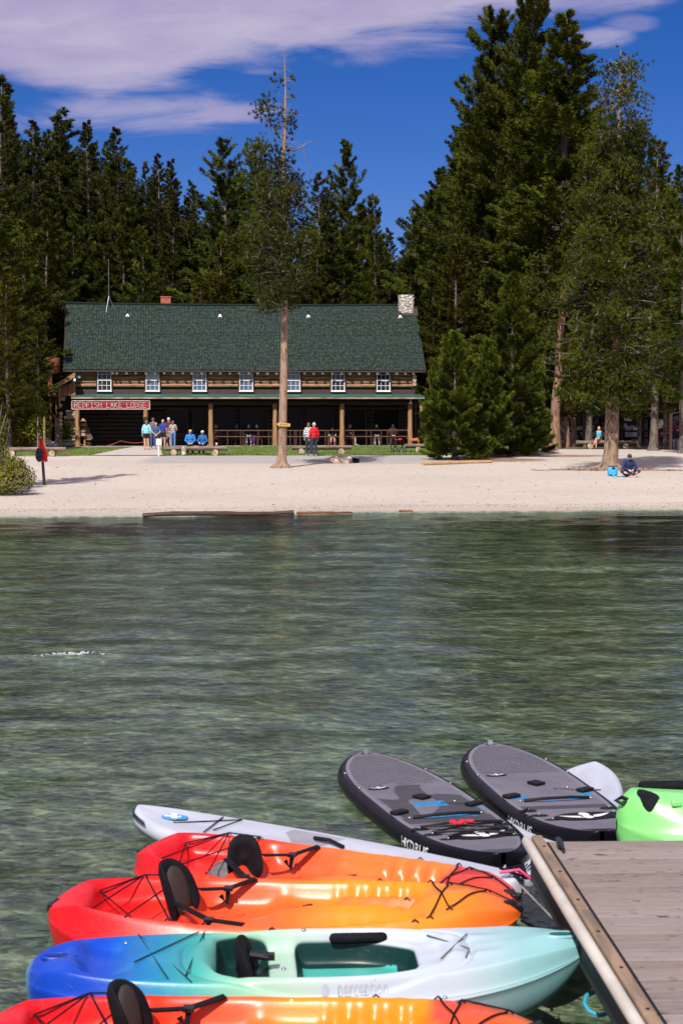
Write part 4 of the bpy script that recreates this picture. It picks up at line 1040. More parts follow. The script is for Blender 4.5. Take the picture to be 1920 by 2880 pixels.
# --- broadleaf shrubs on the left
def shrub(name, label, base, blobs, nleaf, ls, leafm, stems, seed, bark='twig_grey', twign=60):
    rng = np.random.default_rng(seed); t = thing(name, label, 'bush', base); tubes = []
    B0 = np.array(base); C = []
    for (c, r) in blobs:
        c = np.array(c); r = np.array(r); m_ = int(nleaf*r[0]*r[2])
        u = rng.normal(size=(m_, 3)); u /= np.linalg.norm(u, axis=1)[:, None]; k = rng.random((m_, 1))**.45
        p = c+u*r*k; C.append(p[p[:, 2] > .02])
        for i in range(twign):
            e = c+(rng.normal(size=3)*.5)*r; e[2] = max(e[2], .1); s = np.array([c[0]*.3+rng.normal(0, .1), c[1]*.3, 0.0]); mid = (s+e)/2+rng.normal(0, .1, 3)
            tubes.append(([s, mid, e, e+(e-mid)*.25], [.02, .014, .008, .004], 3))
    for P in stems: tubes.append((P, [.05, .035, .02, .008][:len(P)], 5))
    C = np.concatenate(C); V = needle_tris(C, rng.normal(size=C.shape)*.3+np.array([0, 0, .3]), 2, ls, ls*.6, rng, 1.0)
    o = bpy.data.objects.new('foliage', npmesh('foliage', V, np.arange(len(V)).reshape(-1, 3), MAT[leafm], smooth=False)); COL.objects.link(o); o.parent = t
    o = bpy.data.objects.new('stems', multi_tube('stems', tubes, MAT[bark])); COL.objects.link(o); o.parent = t
    return t
b = on_ground(-10, 1392)
shrub('leafy_bush', 'yellow-green leafy bush with bare twigs at the left edge of the beach', b, [((.3, 0, .55), (1.0, 1.1, .62)), ((-.4, .2, 1.3), (.85, .9, .75)), ((-.3, .4, 2.1), (.6, .6, .6)), ((-1.2, 0, 1.1), (1.2, 1, 1.1)), ((.62, -.3, .9), (.42, .5, .35))], 5200, .07, 'leaf_yellow', [((0, 0, 0), (.2, 0, .8), (.1, 0, 1.8), (.35, 0, 2.6)), ((-.3, 0, 0), (-.2, 0, 1.2), (0, 0, 2.4), (-.1, 0, 3.0)), ((.1, 0, 0), (.5, 0, .6), (.9, 0, .9))], 61)
for i, (px, py, Yo, rx, rz, lab, lm) in enumerate(((20, 1235, 98, 2.3, 2.0, 'tall yellow-green willow shrub at the left edge behind the log bench', 'leaf_yellow'), (62, 1222, 101, 1.0, 1.5, 'leafy shrub between the left shrubs and the rusty hopper', 'leaf_olive'), (128, 1195, 112, 1.8, 3.0, 'tall leafy tree-like shrub behind the rusty hopper', 'leaf_olive'), (40, 1160, 108, 2.6, 3.0, 'large dark green shrub behind the willow shrub', 'leaf_olive'), (150, 1130, 116, 2.0, 3.6, 'sunlit shrub showing between the stair shed and the forest', 'leaf_yellow'))):
    if 'leaf_olive' not in MAT: nmat('leaf_olive', (.15, .155, .02), (.05, .06, .012))
    x = ray(px, py).x*Yo; b = (x, Yo, gz(x, Yo))
    top = at_y(px, py, Yo).z
    shrub('leafy_shrub', lab, b, [((0, 0, rz*.95), (rx, rx*.8, rz)), ((rx*.5, 0, rz*.7), (rx*.6, rx*.6, rz*.6)), ((-rx*.5, -.3, rz*1.2), (rx*.6, rx*.6, rz*.6))], 2400, .12, lm, [((0, 0, 0), (.2, 0, 1), (.1, 0, 2))], 70+i, bark='bark_grey', twign=22)
# plant in the barrel
rng = np.random.default_rng(3); C = np.concatenate([rng.normal(0, 1, (260, 3))*[.17, .17, .26]+[0, 0, 1.02], rng.normal(0, 1, (120, 3))*[.16, .16, .06]+[0, 0, .62]])
V = needle_tris(C, np.tile([0, 0, 1.0], (len(C), 1)), 6, .12, .03, rng, .8)
o = bpy.data.objects.new('plant', npmesh('plant', V, np.arange(len(V)).reshape(-1, 3), MAT['needle_young'], smooth=False)); COL.objects.link(o); o.parent = pl
# ------------------------------------------------------------------ boats and dock
def _p(c, k=.72): return tuple(min(.9, x*k) for x in c)
def plastic(name, stops, L, warp=.05, rough=.30):
    """colour runs along the boat in the plastic itself"""
    m_ = bpy.data.materials.new(name); m_.use_nodes = True; MAT[name] = m_
    t = NT(m_.node_tree); b = t.n['Principled BSDF']; P = t.add('ShaderNodeTexCoord').outputs['Object']
    sep = t.add('ShaderNodeSeparateXYZ'); t.l.new(P, sep.inputs[0])
    n = t.noise(P, 2.2, 5, .6, .6); n2 = t.noise(t.mapping(P, (1, 1, 1), (4, 4, 4)), 7, 4)
    u = t.m('ADD', t.m('MULTIPLY', sep.outputs[0], 1/L), .5)
    u = t.m('ADD', u, t.m('MULTIPLY', t.m('SUBTRACT', n, .5), warp*2)); u = t.m('ADD', u, t.m('MULTIPLY', sep.outputs[2], 0 if 'blue' in name else -.12))
    c = t.ramp(u, [(p_, _p(c_, .60 if 'blue' in name else .72)) for p_, c_ in stops]); c = t.mix(t.m('MULTIPLY', t.sm(n2, .45, .75), .04), c, (.75, .40, .25) if stops[0][1][0] > .5 else (.5, .8, .85))
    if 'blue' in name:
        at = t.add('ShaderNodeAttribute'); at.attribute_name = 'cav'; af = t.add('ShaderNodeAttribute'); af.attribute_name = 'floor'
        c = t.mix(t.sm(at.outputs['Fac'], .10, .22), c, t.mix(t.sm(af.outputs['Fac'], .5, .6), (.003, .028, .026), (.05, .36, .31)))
    sk = t.noise(t.mapping(P, (1.5, 12, 12)), 5, 6, .8, 1.0); c = t.mix(t.m('MULTIPLY', t.sm(sk, .60, .66), .09), c, (.55, .50, .46)); dr = t.noise(t.mapping(P, (1, 2, 2), (2, 2, 2)), 3.2, 5, .7); c = t.mix(t.m('MULTIPLY', t.sm(dr, .56, .75), .12), c, (.20, .13, .08))
    t.l.new(c, b.inputs['Base Color'])
    sc = t.noise(t.mapping(P, (1, 6, 6)), 14, 3, .7)
    t.put(b.inputs['Roughness'], t.m('ADD', rough-.06, t.m('MULTIPLY', sc, .18))); b.inputs['Specular IOR Level'].default_value = .36
    bn = t.add('ShaderNodeBump'); bn.inputs['Distance'].default_value = .0004; t.l.new(t.noise(P, 40, 3), bn.inputs['Height']); t.l.new(bn.outputs[0], b.inputs['Normal'])
    return m_
RED = (.80, .006, .012); RO = (.86, .05, .012); OR = (.90, .17, .02); YO = (.92, .28, .008); SAL = (.90, .12, .035)
plastic('plastic_red_orange', [(0, RED), (.14, RED), (.27, RO), (.40, SAL), (.52, (.90, .19, .035)), (.755, (.90, .20, .03)), (.775, (.84, .04, .03)), (.92, (.88, .09, .04)), (1, (.90, .16, .05))], 2.6, .02)
plastic('plastic_red_yellow', [(0, RED), (.15, RED), (.28, RO), (.38, SAL), (.50, OR), (.60, YO), (.78, YO), (.90, OR), (1, (.90, .13, .015))], 2.6, .03)
plastic('plastic_red_yellow2', [(0, RED), (.2, RED), (.33, RO), (.44, SAL), (.52, YO), (.715, YO), (.735, (.88, .08, .03)), (.88, (.90, .15, .02)), (1, (.90, .20, .02))], 2.9, .02)
plastic('plastic_blue_white', [(0, (.25, .62, .60)), (.012, (.25, .62, .60)), (.03, (.0, .06, .60)), (.15, (.0, .08, .68)), (.235, (.0, .30, .58)), (.30, (.06, .50, .46)), (.38, (.36, .74, .50)), (.47, (.60, .82, .68)), (.56, (.70, .76, .86)), (.75, (.66, .76, .86)), (.86, (.38, .72, .74)), (1, (.30, .66, .70))], 2.9, .012, rough=.33)
plastic('plastic_lime', [(0, (.22, .86, .18)), (.3, (.34, .88, .30)), (1, (.40, .90, .38))], 3.0)
mat('teal_inside', (.05, .42, .36), (.02, .28, .25), rough=.4, scale=3); mat('dark_green_inside', (.004, .045, .04), (.002, .02, .02), rough=.6)
mat('black_plastic', (.009, .009, .012), (.008, .008, .010), rough=.35); mat('grey_pad', (.13, .12, .125), (.07, .065, .07), rough=.8)

def hull_mesh(L, W, g0, deckf, dmat=None, stern=.5, bow=.72, keel=-.08, rise0=6, rise1=5, sheer=.07, nu=220, nd=64, nh=16, bowup=.05, a0=2.6, a1=2.2, flare=.5):
    def hw(t): return W/2*(1-abs(t)**(a0 if t < 0 else a1))**(stern if t < 0 else bow)
    def gun(t): return g0+sheer*t*t+(bowup*max(t, 0)**3)
    def kz(t):
        e = rise0 if t < 0 else rise1
        return keel+(gun(t)-.03-keel)*abs(t)**(e*3)*.92+(.10*max(t, 0)**e)
    mb = MB(); V = []; T = np.sin(np.linspace(-math.pi/2, math.pi/2, nu))*.5+np.linspace(-1, 1, nu)*.5
    T = np.clip(T, -.9995, .9995)
    info = []
    for t in T:
        h = max(hw(t), .004); row = []
        for k in range(nd+1):
            s = -1+2*k/nd; z = gun(t)+deckf(t, s)*min(1, h/.26)**.8; row.append((t*L/2, s*h, z))
        V.append(row)
    def dm(i, j): return dmat((T[i]+T[i+1])/2, -1+2*(j+.5)/nd) if dmat else 0
    mb.grid(V, mi=dm)
    for s in (-1, 1):
        V = []
        for t in T:
            h = max(hw(t), .004); row = []; g_, k_ = gun(t), kz(t)
            for q in range(nh+1):
                a = math.pi/2*q/nh
                y = h*math.cos(a)**flare*(1+.035*math.exp(-((q/nh-.06)/.05)**2)); z = g_+(k_-g_)*math.sin(a)**1.25
                row.append((t*L/2, s*max(y, 0), z))
            V.append(row)
        mb.grid(V if s < 0 else [r[::-1] for r in V])
    return mb, hw, gun, T
def W_(x, a, b, e): return 1/(1+math.exp(-(x-a)/e))*1/(1+math.exp((x-b)/e))
def boat_frame(pa, pb, h):
    A, B = at_h(*pa, h), at_h(*pb, h); c = (A+B)/2; return Vector((c.x, c.y, 0)), math.atan2(B.y-A.y, B.x-A.x), (B-A).length
def cord(parent, name, pts, r=.005, m_='black_cloth', n=5):
    mb = MB(); mb.tube(pts, r, n); return mb.build(name, MAT[m_], parent)
def strap(parent, name, P, w_=.038, th=.004, up=(0, 0, 1), m_='black_cloth'):
    P = [Vector(p) for p in P]; V = []
    for i, p in enumerate(P):
        t = (P[min(i+1, len(P)-1)]-P[max(i-1, 0)]).normalized(); s = t.cross(Vector(up)).normalized()*w_/2; n_ = s.cross(t).normalized()*th
        V.append([tuple(p-s-n_), tuple(p+s-n_), tuple(p+s+n_), tuple(p-s+n_)])
    mb = MB(); mb.grid(V, wrap=True); return mb.build(name, MAT[m_], parent)
def backrest(parent, x, z, yaw, w_=.42, h=.42, curve=.10, tilt=-.15, lump=False, y=0, roll=0):
    mb = MB()
    for sg in (1, -1):
        V = []
        for r_ in (.001, .2, .4, .6, .75, .86, .94, .98, 1.0):
            row = []
            for k in range(40):
                a = 2*math.pi*k/40; ca, sa = math.cos(a), math.sin(a); m_ = (abs(ca)**2.8+abs(sa)**2.8)**(-1/2.8)
                u, v = r_*m_*ca, r_*m_*sa; u *= (1-.10*v)
                row.append((curve*u*u+sg*(.026*(1-r_**6)**.5+.006*math.cos(r_*9)*(r_ < .9)), u*w_/2, h/2+v*h/2))
            V.append(row if sg > 0 else row[::-1])
        mb.grid(V, wrap=True)
    o = mb.build('backrest', MAT['black_cloth'], parent)
    o.location = (x, y, z); o.rotation_euler = (roll, tilt, yaw)
    if lump:
        mb = MB(); mb.ell((.05, 0, .17), (.035, w_*.40, .15), 16, 12); p = mb.build('lumbar_pad', MAT['brown_cloth'] if 'brown_cloth' in MAT else mat('brown_cloth', (.03, .018, .016), rough=.8), o)
    return o

def decal(parent, name, m_, dkf, t0, s0, rt, rs_, up, shape=lambda a: 1.0):
    V = [[dkf(t0+rt*r_*math.cos(a)*shape(a), max(-.97, s0+rs_*r_*math.sin(a)*shape(a)), up) for a in np.linspace(0, 2*math.pi, 28, endpoint=False)] for r_ in (.01, .25, .5, .75, 1.0)]
    q = MB(); q.grid(V, wrap=True); return q.build(name, MAT[m_], parent, fix=False)
def sot_deck(t, s):
    a = abs(s); z = .0
    q = min(1, max(0, (a-.66)/.34)); z += .125*(1-q*q*(3-2*q)) + .018*(1-a)      # sloping shoulder up to the deck
    z += .012*math.exp(-((a-.68)/.06)**2)*W_(t, -.9, .62, .03)
    z -= .115*W_(t, -.80, -.43, .012)*W_(a, -1, .58-.25*max(0, (-t-.6)), .03)
    z -= .14*W_(t, -.38, -.03, .02)*W_(a, -1, .58, .035)
    z += .035*W_(t, -.15, -.04, .03)*math.exp(-(a/.2)**2)
    z -= .105*W_(t, -.01, .56, .02)*W_(a, -1, .58-.22*max(0, t-.2), .035)
    z += .085*W_(t, .02, .50, .04)*math.exp(-(a/.20)**2.0)
    z += .024*math.sin(t*68)*W_(t, .21, .55, .01)*math.exp(-((a-.44)/.15)**2)
    z -= .015*W_(t, .03, .17, .02)*math.exp(-((a-.76)/.06)**2)
    z += .03*W_(t, .64, .97, .03)*math.exp(-(a/.5)**2)
    return z
def sot_kayak(label, pa, pb, matn, h=.27, W=.74, br=None, variant=0, name='kayak', roll=7):
    loc, yaw, L = boat_frame(pa, pb, h); t = thing(name, label, 'kayak', loc+Vector((0, 0, .055)), yaw); t.rotation_euler = (R(roll), 0, yaw)
    mb, hw, gun, T = hull_mesh(L, W, .135, sot_deck, stern=.56, bow=.66, a0=2.5, a1=2.0, keel=-.09, sheer=.05, bowup=.04)
    mb.build('hull', MAT[matn], t)
    def dk(tt, s, up=.004): return (tt*L/2, s*hw(tt), gun(tt)+sot_deck(tt, s)*min(1, hw(tt)/.26)**.8+up)
    # carry handles
    for e in (-1, 1):
        q = MB(); q.tube([(e*(L/2-.13), -.03*e, gun(e)+.06), (e*(L/2-.05), 0, gun(e)+.07), (e*(L/2+.0), 0, gun(e)+.015)], [.018, .02, .018], 8); q.box((e*(L/2-.05), 0, gun(e)+.045), (.10, .05, .03))
        q.build('carry_handle', MAT['black_plastic'], t)
    # scuppers, hatches
    if variant == 1: decal(t, 'drain_hatch', 'black_rubber', dk, .03, -.36, .048, .12, .009)
    for tt, s in ((-.20, -.32), (-.20, .32), (.06, .42), (.06, -.42), (-.5, .3), (-.5, -.3)):
        q = MB(); c = dk(tt, s, .002); q.tube([(c[0], c[1], c[2]-.03), (c[0], c[1], c[2]+.004)], [.022, .03], 12); q.build('scupper', MAT[matn], t)
    q = MB(); c = dk(.10, .34, .01); q.box(c, (.055, .055, .004), rz=.6); q.build('label_patch', MAT['black_rubber'], t)
    for s in (-1, 1):     # side grab handles moulded into the gunwale
        if 'dark_slot' not in MAT: mat('dark_slot', (.22, .03, .006), rough=.5)
        decal(t, 'grip_slot', 'dark_slot', dk, .10, s*.74, .055, .03, .004)
    # deck eyes and cords
    eyes = [(-.80, .45), (-.80, -.45), (-.62, .70), (-.62, -.70), (-.45, .66), (-.45, -.66), (.62, .70), (.62, -.70), (.70, .55), (.70, -.55), (.86, .25), (.56, -.72), (.40, .72), (-.02, -.72)]
    for e in eyes:
        q = MB(); c = dk(*e, .006); q.tube([(c[0]-.018, c[1], c[2]-.004), (c[0], c[1], c[2]+.012), (c[0]+.018, c[1], c[2]-.004)], .005, 5); q.build('deck_eye', MAT['black_plastic'], t)
    def line(*es, r=.0045, sag=0):
        P = []
        for (a0, b0), (a1, b1) in zip(es[:-1], es[1:]):
            A_, B_ = dk(a0, b0, .018), dk(a1, b1, .018)
            for k in range(9):
                u = k/8; d_ = dk(a0+(a1-a0)*u, b0+(b1-b0)*u, .008); P.append((A_[0]+(B_[0]-A_[0])*u, A_[1]+(B_[1]-A_[1])*u, max(A_[2]+(B_[2]-A_[2])*u, d_[2])))
        return cord(t, 'bungee', P, r)
    line((-.80, .45), (-.62, -.70)); line((-.80, -.45), (-.62, .70)); line((-.62, .70), (-.45, -.66)); line((-.62, -.70), (-.45, .66)); line((-.80, .45), (-.62, .70), (-.45, .66))
    line((.62, .70), (.70, -.55)); line((.62, -.70), (.70, .55)); line((.70, .55), (.86, .25)); line((.70, -.55), (.86, .25), (.95, 0))
    if br:
        xb = br.get('t', -.38)*L/2; zb = .14
        o = backrest(t, xb, zb, br.get('yaw', 0), w_=br.get('w', .44), h=br.get('h', .46), curve=br.get('curve', .1), tilt=br.get('tilt', -.2), lump=br.get('lump', False), y=br.get('y', 0), roll=br.get('roll', 0))
        cs, sn = math.cos(br.get('yaw', 0)), math.sin(br.get('yaw', 0))
        for s in (-1, 1):
            a = (xb+cs*.06-sn*s*.11, br.get('y', 0)+sn*.06+cs*s*.11, zb+.17); b_ = dk(-.14, s*.66, .012); mid = ((a[0]+b_[0])/2, (a[1]+b_[1])/2+.01*s, (a[2]+b_[2])/2-.03)
            strap(t, 'strap', [a, mid, b_])
            q = MB(); q.box(mid, (.05, .045, .018)); q.build('buckle', MAT['black_plastic'], t)
            strap(t, 'strap', [mid, (mid[0]-.01, mid[1]-.02, mid[2]-.08), (mid[0]-.04, mid[1]-.02*s, dk(-.25, s*.6, .01)[2])], up=(0, 1, 0), w_=.028)
        if variant == 1:
            q = MB(); q.box((xb-.10, .02, zb+.02), (.26, .24, .10), rz=.25); q.build('stowed_pad', MAT['grey_pad'], t, bevel=.03)
    return t
k1 = sot_kayak('red-to-orange kayak with an upright black backrest, touching the long white paddle board', (400, 2398), (1468, 2546), 'plastic_red_orange', W=1.0, br=dict(t=-.40, yaw=-1.0, w=.21, h=.28, curve=.05, tilt=-.1), variant=1)
k2 = sot_kayak('red-to-yellow kayak with a folded black backrest, beside the blue-to-white kayak', (140, 2550), (1464, 2572), 'plastic_red_yellow', W=.96, br=dict(t=-.44, yaw=-.5, w=.22, h=.36, curve=.09, tilt=-.3, lump=True))
k4 = sot_kayak('red-to-orange sit-on-top kayak cut by the bottom edge of the picture', (-75, 2914), (1545, 2924), 'plastic_red_yellow2', W=.90, br=dict(t=-.46, yaw=-.35, w=.21, h=.34, curve=.09, tilt=-.2, lump=True))

# blue to white sit-inside kayak
loc, yaw, L = boat_frame((74, 2692), (1664, 2660), .30)
k3 = thing('kayak', 'blue-to-white kayak with a long open cockpit and dark seat, between two orange kayaks', 'kayak', loc, yaw); k3.rotation_euler = (R(4), 0, yaw)
def cav(t, s):
    a = abs(s); m1 = W_(t, -.325, -.165, .008)*W_(a, -1, .68-.5*max(0, -.26-t)*3, .018)
    m2 = W_(t, -.045, .36, .006)*W_(a, -1, .68*(1-max(0, (t-.05)/.33)**3*.6), .018)
    st = W_(t, -.20, -.04, .008)*W_(a, -1, .66, .025)
    return m1, m2, st
def blue_deck(t, s):
    a = abs(s); m1, m2, st = cav(t, s)
    q = min(1, max(0, (a-.82)/.18)); z = .10*(1-q*q*(3-2*q))+.012*(1-a)
    e = (abs((t-.055)/.45)**3+(a/.80)**3); z += .016*math.exp(-((e-1)/.2)**2)-.016*math.exp(-((e-1.42)/.12)**2)-.03*W_(e, -9, .75, .05)*(1-max(m1, m2))
    z -= .05*st*(1-max(m1, m2)); z -= .155*max(m1, m2)
    z -= .055*W_(t, -.80, -.66, .015)*W_(a, -1, .6, .05); z += .03*W_(t, -.98, -.80, .02)*math.exp(-((a-.45)/.25)**2)
    z += .035*W_(t, .80, .97, .03)*math.exp(-(a/.6)**2)
    z += .012*W_(t, .40, .62, .03)*math.exp(-((a-.35)/.12)**2)
    return z
def blue_m(t, s):
    return 0
    m1, m2, st = cav(t, s)
    if m1 > .06: return 2
    if m2 > .9 and abs(s) < .50: return 1
    if m2 > .06: return 2
    return 0
mb, hw3, gun3, T3 = hull_mesh(L, .80, .185, blue_deck, blue_m, stern=.50, bow=.70, a0=3.2, a1=2.3, keel=-.09, sheer=.03, bowup=.10, nu=440, nd=150, rise1=2.2, flare=.42)
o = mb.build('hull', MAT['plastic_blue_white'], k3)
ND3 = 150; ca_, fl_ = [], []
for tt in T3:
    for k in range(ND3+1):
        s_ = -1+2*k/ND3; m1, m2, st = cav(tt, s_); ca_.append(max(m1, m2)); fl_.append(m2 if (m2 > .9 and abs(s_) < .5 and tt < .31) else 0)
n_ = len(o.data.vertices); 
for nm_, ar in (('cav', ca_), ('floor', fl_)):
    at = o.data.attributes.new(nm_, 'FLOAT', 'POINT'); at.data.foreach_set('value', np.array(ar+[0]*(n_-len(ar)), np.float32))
def dk3(tt, s, up=.004): return (tt*L/2, s*hw3(tt), gun3(tt)+blue_deck(tt, s)*min(1, hw3(tt)/.26)**.8+up)
mat('slot_blue', (.0, .02, .16), rough=.5); mat('slot_teal', (.01, .10, .13), rough=.5)
for tt, m_ in ((-.885, 'slot_blue'), (.885, 'slot_teal')):
    q = MB(); c = dk3(tt, 0, .006); q.raw([(c[0]+.062*math.cos(a), c[1]+.022*math.sin(a), c[2]) for a in np.linspace(0, 6.283, 20, endpoint=False)], [tuple(range(20))]); q.build('handle_slot', MAT[m_], k3)
    q = MB(); q.tube([(c[0]+.085*math.cos(a), c[1]+.034*math.sin(a), c[2]-.008) for a in np.linspace(0, 6.283, 25)], .009, 6, caps=False); q.build('handle_rim', MAT['plastic_blue_white'], k3)
q = MB(); q.box((.01+.36*0+.17*L/2, hw3(.17)*.66, gun3(.2)+.085), (.30, .05, .06)); q.build('thigh_pad', MAT['black_cloth'], k3, bevel=.025)
q = MB(); q.box((.02*L/2, -hw3(0)*.34, gun3(.0)-.10), (.20, .09, .05), rz=.12); q.build('heel_pad', MAT['black_plastic'], k3, bevel=.02)
backrest(k3, -.235*L/2, .08, .0, w_=.36, h=.30, curve=.05, tilt=-.12)
q = MB(); q.tube([(-.22*L/2, .0, .30), (-.155*L/2, -.01, .29)], [.02, .025], 8); q.box((-.15*L/2, -.01, .29), (.05, .04, .03)); q.build('seat_lever', MAT['black_plastic'], k3)
for es in (((-.40, .80), (-.62, -.30)), ((-.62, .86), (-.50, -.80), ), ((-.62, .86), (-.42, -.85)), ((-.38, .82), (-.44, -.70))): cord(k3, 'bungee', [dk3(a, b, .012) for a, b in es], .004, 'dark_green_inside')
cord(k3, 'bungee', [dk3(.42, .5, .012), dk3(.55, -.2, .02), dk3(.53, -.45, .012)], .004, 'grey_pad'); cord(k3, 'bungee', [dk3(.56, .4, .012), dk3(.44, -.5, .012)], .004, 'grey_pad')
for tt, s in ((-.66, .6), (-.02, .78), (.44, -.99), (-.1, 0)):
    q = MB(); q.ell(dk3(tt, s, .002), (.012, .012, .008), 8, 6); q.build('bolt', MAT['grey_metal'], k3)
def text_vf(s, size):
    cu = bpy.data.curves.new('t', 'FONT'); cu.body = s; cu.size = size; cu.align_x = 'CENTER'; cu.resolution_u = 2; cu.offset = .006*size
    o = bpy.data.objects.new('t', cu); COL.objects.link(o); dg = bpy.context.evaluated_depsgraph_get(); dg.update()
    me = bpy.data.meshes.new_from_object(o.evaluated_get(dg)); V = [tuple(v.co) for v in me.vertices]; F = [tuple(p.vertices) for p in me.polygons]
    bpy.data.objects.remove(o); return V, F
def side_y(tt, z, hwf, gunf, keel, flare):
    g_ = gunf(tt); a = min(1, max(0, (g_-z)/(g_-keel)))**(1/1.25); return hwf(tt)*math.sqrt(max(0, 1-a*a))**flare if a < 1 else 0
V, F = text_vf('perception', .056)
mat('decal_grey', (.30, .33, .42), (.36, .40, .48), rough=.6)
def on_side(u, v, t0, z0): x = t0*L/2+u; return dk3(x/(L/2), -min(.998, .925-.17*v/.06), .006)
q = MB(); q.raw([on_side(v[0], v[1]*.8, .16, .185) for v in V], F); q.raw([on_side(-.180+.018*math.cos(a), .012+.010*math.sin(a), .16, .185) for a in np.linspace(0, 6.28, 16, endpoint=False)], [tuple(range(16))]); q.build('lettering', MAT['decal_grey'], k3, smooth=False, fix=False)

# lime green kayak behind the dock
loc, yaw, L5 = boat_frame((1733, 2300), (2640, 2280), .30)
k5 = thing('kayak', 'lime green kayak behind the dock at the right edge of the picture', 'kayak', loc, yaw)
def lime_deck(t, s):
    a = abs(s); q = min(1, max(0, (a-.55)/.45)); return .20*(1-q*q*(3-2*q))+.03*(1-a)-.05*W_(t, -.30, .2, .02)*W_(a, -1, .6, .04)+.012*math.exp(-((a-.78)/.06)**2)
mb, hw5, gun5, _ = hull_mesh(L5, 1.08, .20, lime_deck, stern=.50, bow=.7, a0=2.0, keel=-.10, nu=120)
mb.build('hull', MAT['plastic_lime'], k5)
def dk5(tt, s, up=.004): return (tt*L5/2, s*hw5(tt), gun5(tt)+lime_deck(tt, s)*min(1, hw5(tt)/.26)**.8+up)
decal(k5, 'hatch_cover', 'black_cloth', dk5, -.845, -.42, .058, .34, .012, lambda a: 1+.10*math.cos(3*a))
q = MB(); c = dk5(-.96, -.2); q.tube([(c[0]+.05, c[1], c[2]), (c[0]-.02, c[1], c[2]+.03), (c[0]-.06, c[1], c[2]+.01), (c[0]-.02, c[1]-.03, c[2]-.01), (c[0]+.05, c[1], c[2])], .014, 7); q.build('carry_handle', MAT['black_plastic'], k5)
q = MB(); c = dk5(-.66, .5, .02); q.box(c, (.34, .10, .05)); q.build('pad', MAT['black_cloth'], k5, bevel=.02)
q = MB(); q.box(dk5(-.70, -.62, .01), (.07, .05, .04)); q.build('fitting', MAT['plastic_lime'], k5, bevel=.01)
cord(k5, 'seam_line', [dk5(-.78, -.5, .004), dk5(-.80, 0, .004), dk5(-.76, .6, .004)], .003, 'decal_grey')

# paddle boards
mat('rail_black', (.006, .006, .009), (.004, .004, .006), rough=.22, spec=.05); mat('pad_grey', (.125, .118, .150), (.098, .092, .120), rough=.85, scale=3)
mat('pad_dark', (.045, .043, .056), (.034, .033, .042), rough=.85, scale=8); mat('pad_blue', (.015, .20, .44), (.01, .12, .28), rough=.8, scale=24); mat('pad_border', (.150, .142, .175), (.125, .118, .145), rough=.85)
mat('board_white', (.46, .48, .55), (.36, .385, .46), rough=.45, scale=2.2, stretch=(.6, 3, 1)); mat('board_grey', (.28, .28, .32), (.22, .22, .26), rough=.7, scale=3); mat('board_slate', (.12, .14, .22), (.08, .10, .17), rough=.7, scale=3)
mat('logo_blue', (.04, .34, .72), rough=.5); mat('logo_white', (.85, .85, .85), rough=.5); mat('red_cord', (.65, .01, .03), rough=.6); mat('pink_cord', (.75, .05, .18), rough=.6)
def sup(label, pa, pb, h, W, top, side, deckmat, mats, a=3.0, b=.50, rocker=.04, th=.14, nt=300, ns=80, name='paddle_board'):
    loc, yaw, L = boat_frame(pa, pb, h); t = thing(name, label, 'paddle board', loc, yaw)
    def hw(u): return W/2*(1-abs(u)**a)**b
    def top_z(u): return h-.01+rocker*abs(u)**4
    V = []; T = np.sin(np.linspace(-math.pi/2, math.pi/2, nt))*.6+np.linspace(-1, 1, nt)*.4; T = np.clip(T, -.9996, .9996); k_ = 10
    for u in T:
        hh = max(hw(u), .003); r = min(th/2, hh*.6); row = []
        for k in range(ns+1): s = -1+2*k/ns; row.append((u*L/2, s*(hh-r*.75), top_z(u)))
        for k in range(1, k_+1): q = math.pi*k/k_; row.append((u*L/2, hh-r*.75+r*math.sin(q), top_z(u)-th/2+th/2*math.cos(q)))
        for k in range(0, k_): q = math.pi*k/k_; row.append((u*L/2, -(hh-r*.75)-r*math.sin(q), top_z(u)-th/2-th/2*math.cos(q)))
        V.append(row)
    def mi(i, j):
        if j >= ns: return side
        u = (T[i]+T[i+1])/2; s = -1+2*(j+.5)/ns; return deckmat(u*L/2, s*(hw(u)-.05), u, s)
    mb = MB(); mb.grid(V, mi=mi, wrap=True); mb.build('board', [MAT[m_] for m_ in mats], t)
    return t, L, hw, top_z
rs = random.Random(8)
def noise2(x, y, s=1.0): return math.sin(x*9*s+3*math.sin(y*7*s))+math.sin(y*11*s+2*math.sin(x*5*s+1))
def emblem(t, x, y, z, sc, rz=-1.45):
    E = Matrix.Translation((x, y, z)) @ Matrix.Rotation(rz, 4, 'Z') @ Matrix.Scale(sc, 4)
    def P(l, dz): return [tuple(E @ Vector((a, b, dz))) for a, b in l]
    q = MB(); q.raw(P([(.20*math.cos(a)*(1+.06*math.cos(6*a)), .095*math.sin(a)) for a in np.linspace(0, 6.283, 24, endpoint=False)], 0), [tuple(range(24))]); q.build('emblem_ground', MAT['black_rubber'], t)
    q = MB(); z_ = .004/sc
    for cx, cy, aa, w1, w2 in ((0, -.028, 1.57, .045, .030), (0, .040, 1.57, .034, .030)): q.raw(P([(cx+w2*math.cos(k), cy+w1*math.sin(k)) for k in np.linspace(0, 6.283, 14, endpoint=False)], z_), [tuple(range(14))])
    for sg in (-1, 1):
        o_ = [(sg*(.03+.14*k/8), .05-.09*(k/8)**2) for k in range(9)]; i_ = [(sg*(.045+.115*k/8), .005-.035*(k/8)) for k in range(8, -1, -1)]
        q.raw(P(o_+i_, z_), [tuple(range(18))])
    q.build('emblem', MAT['logo_white'], t, fix=False)
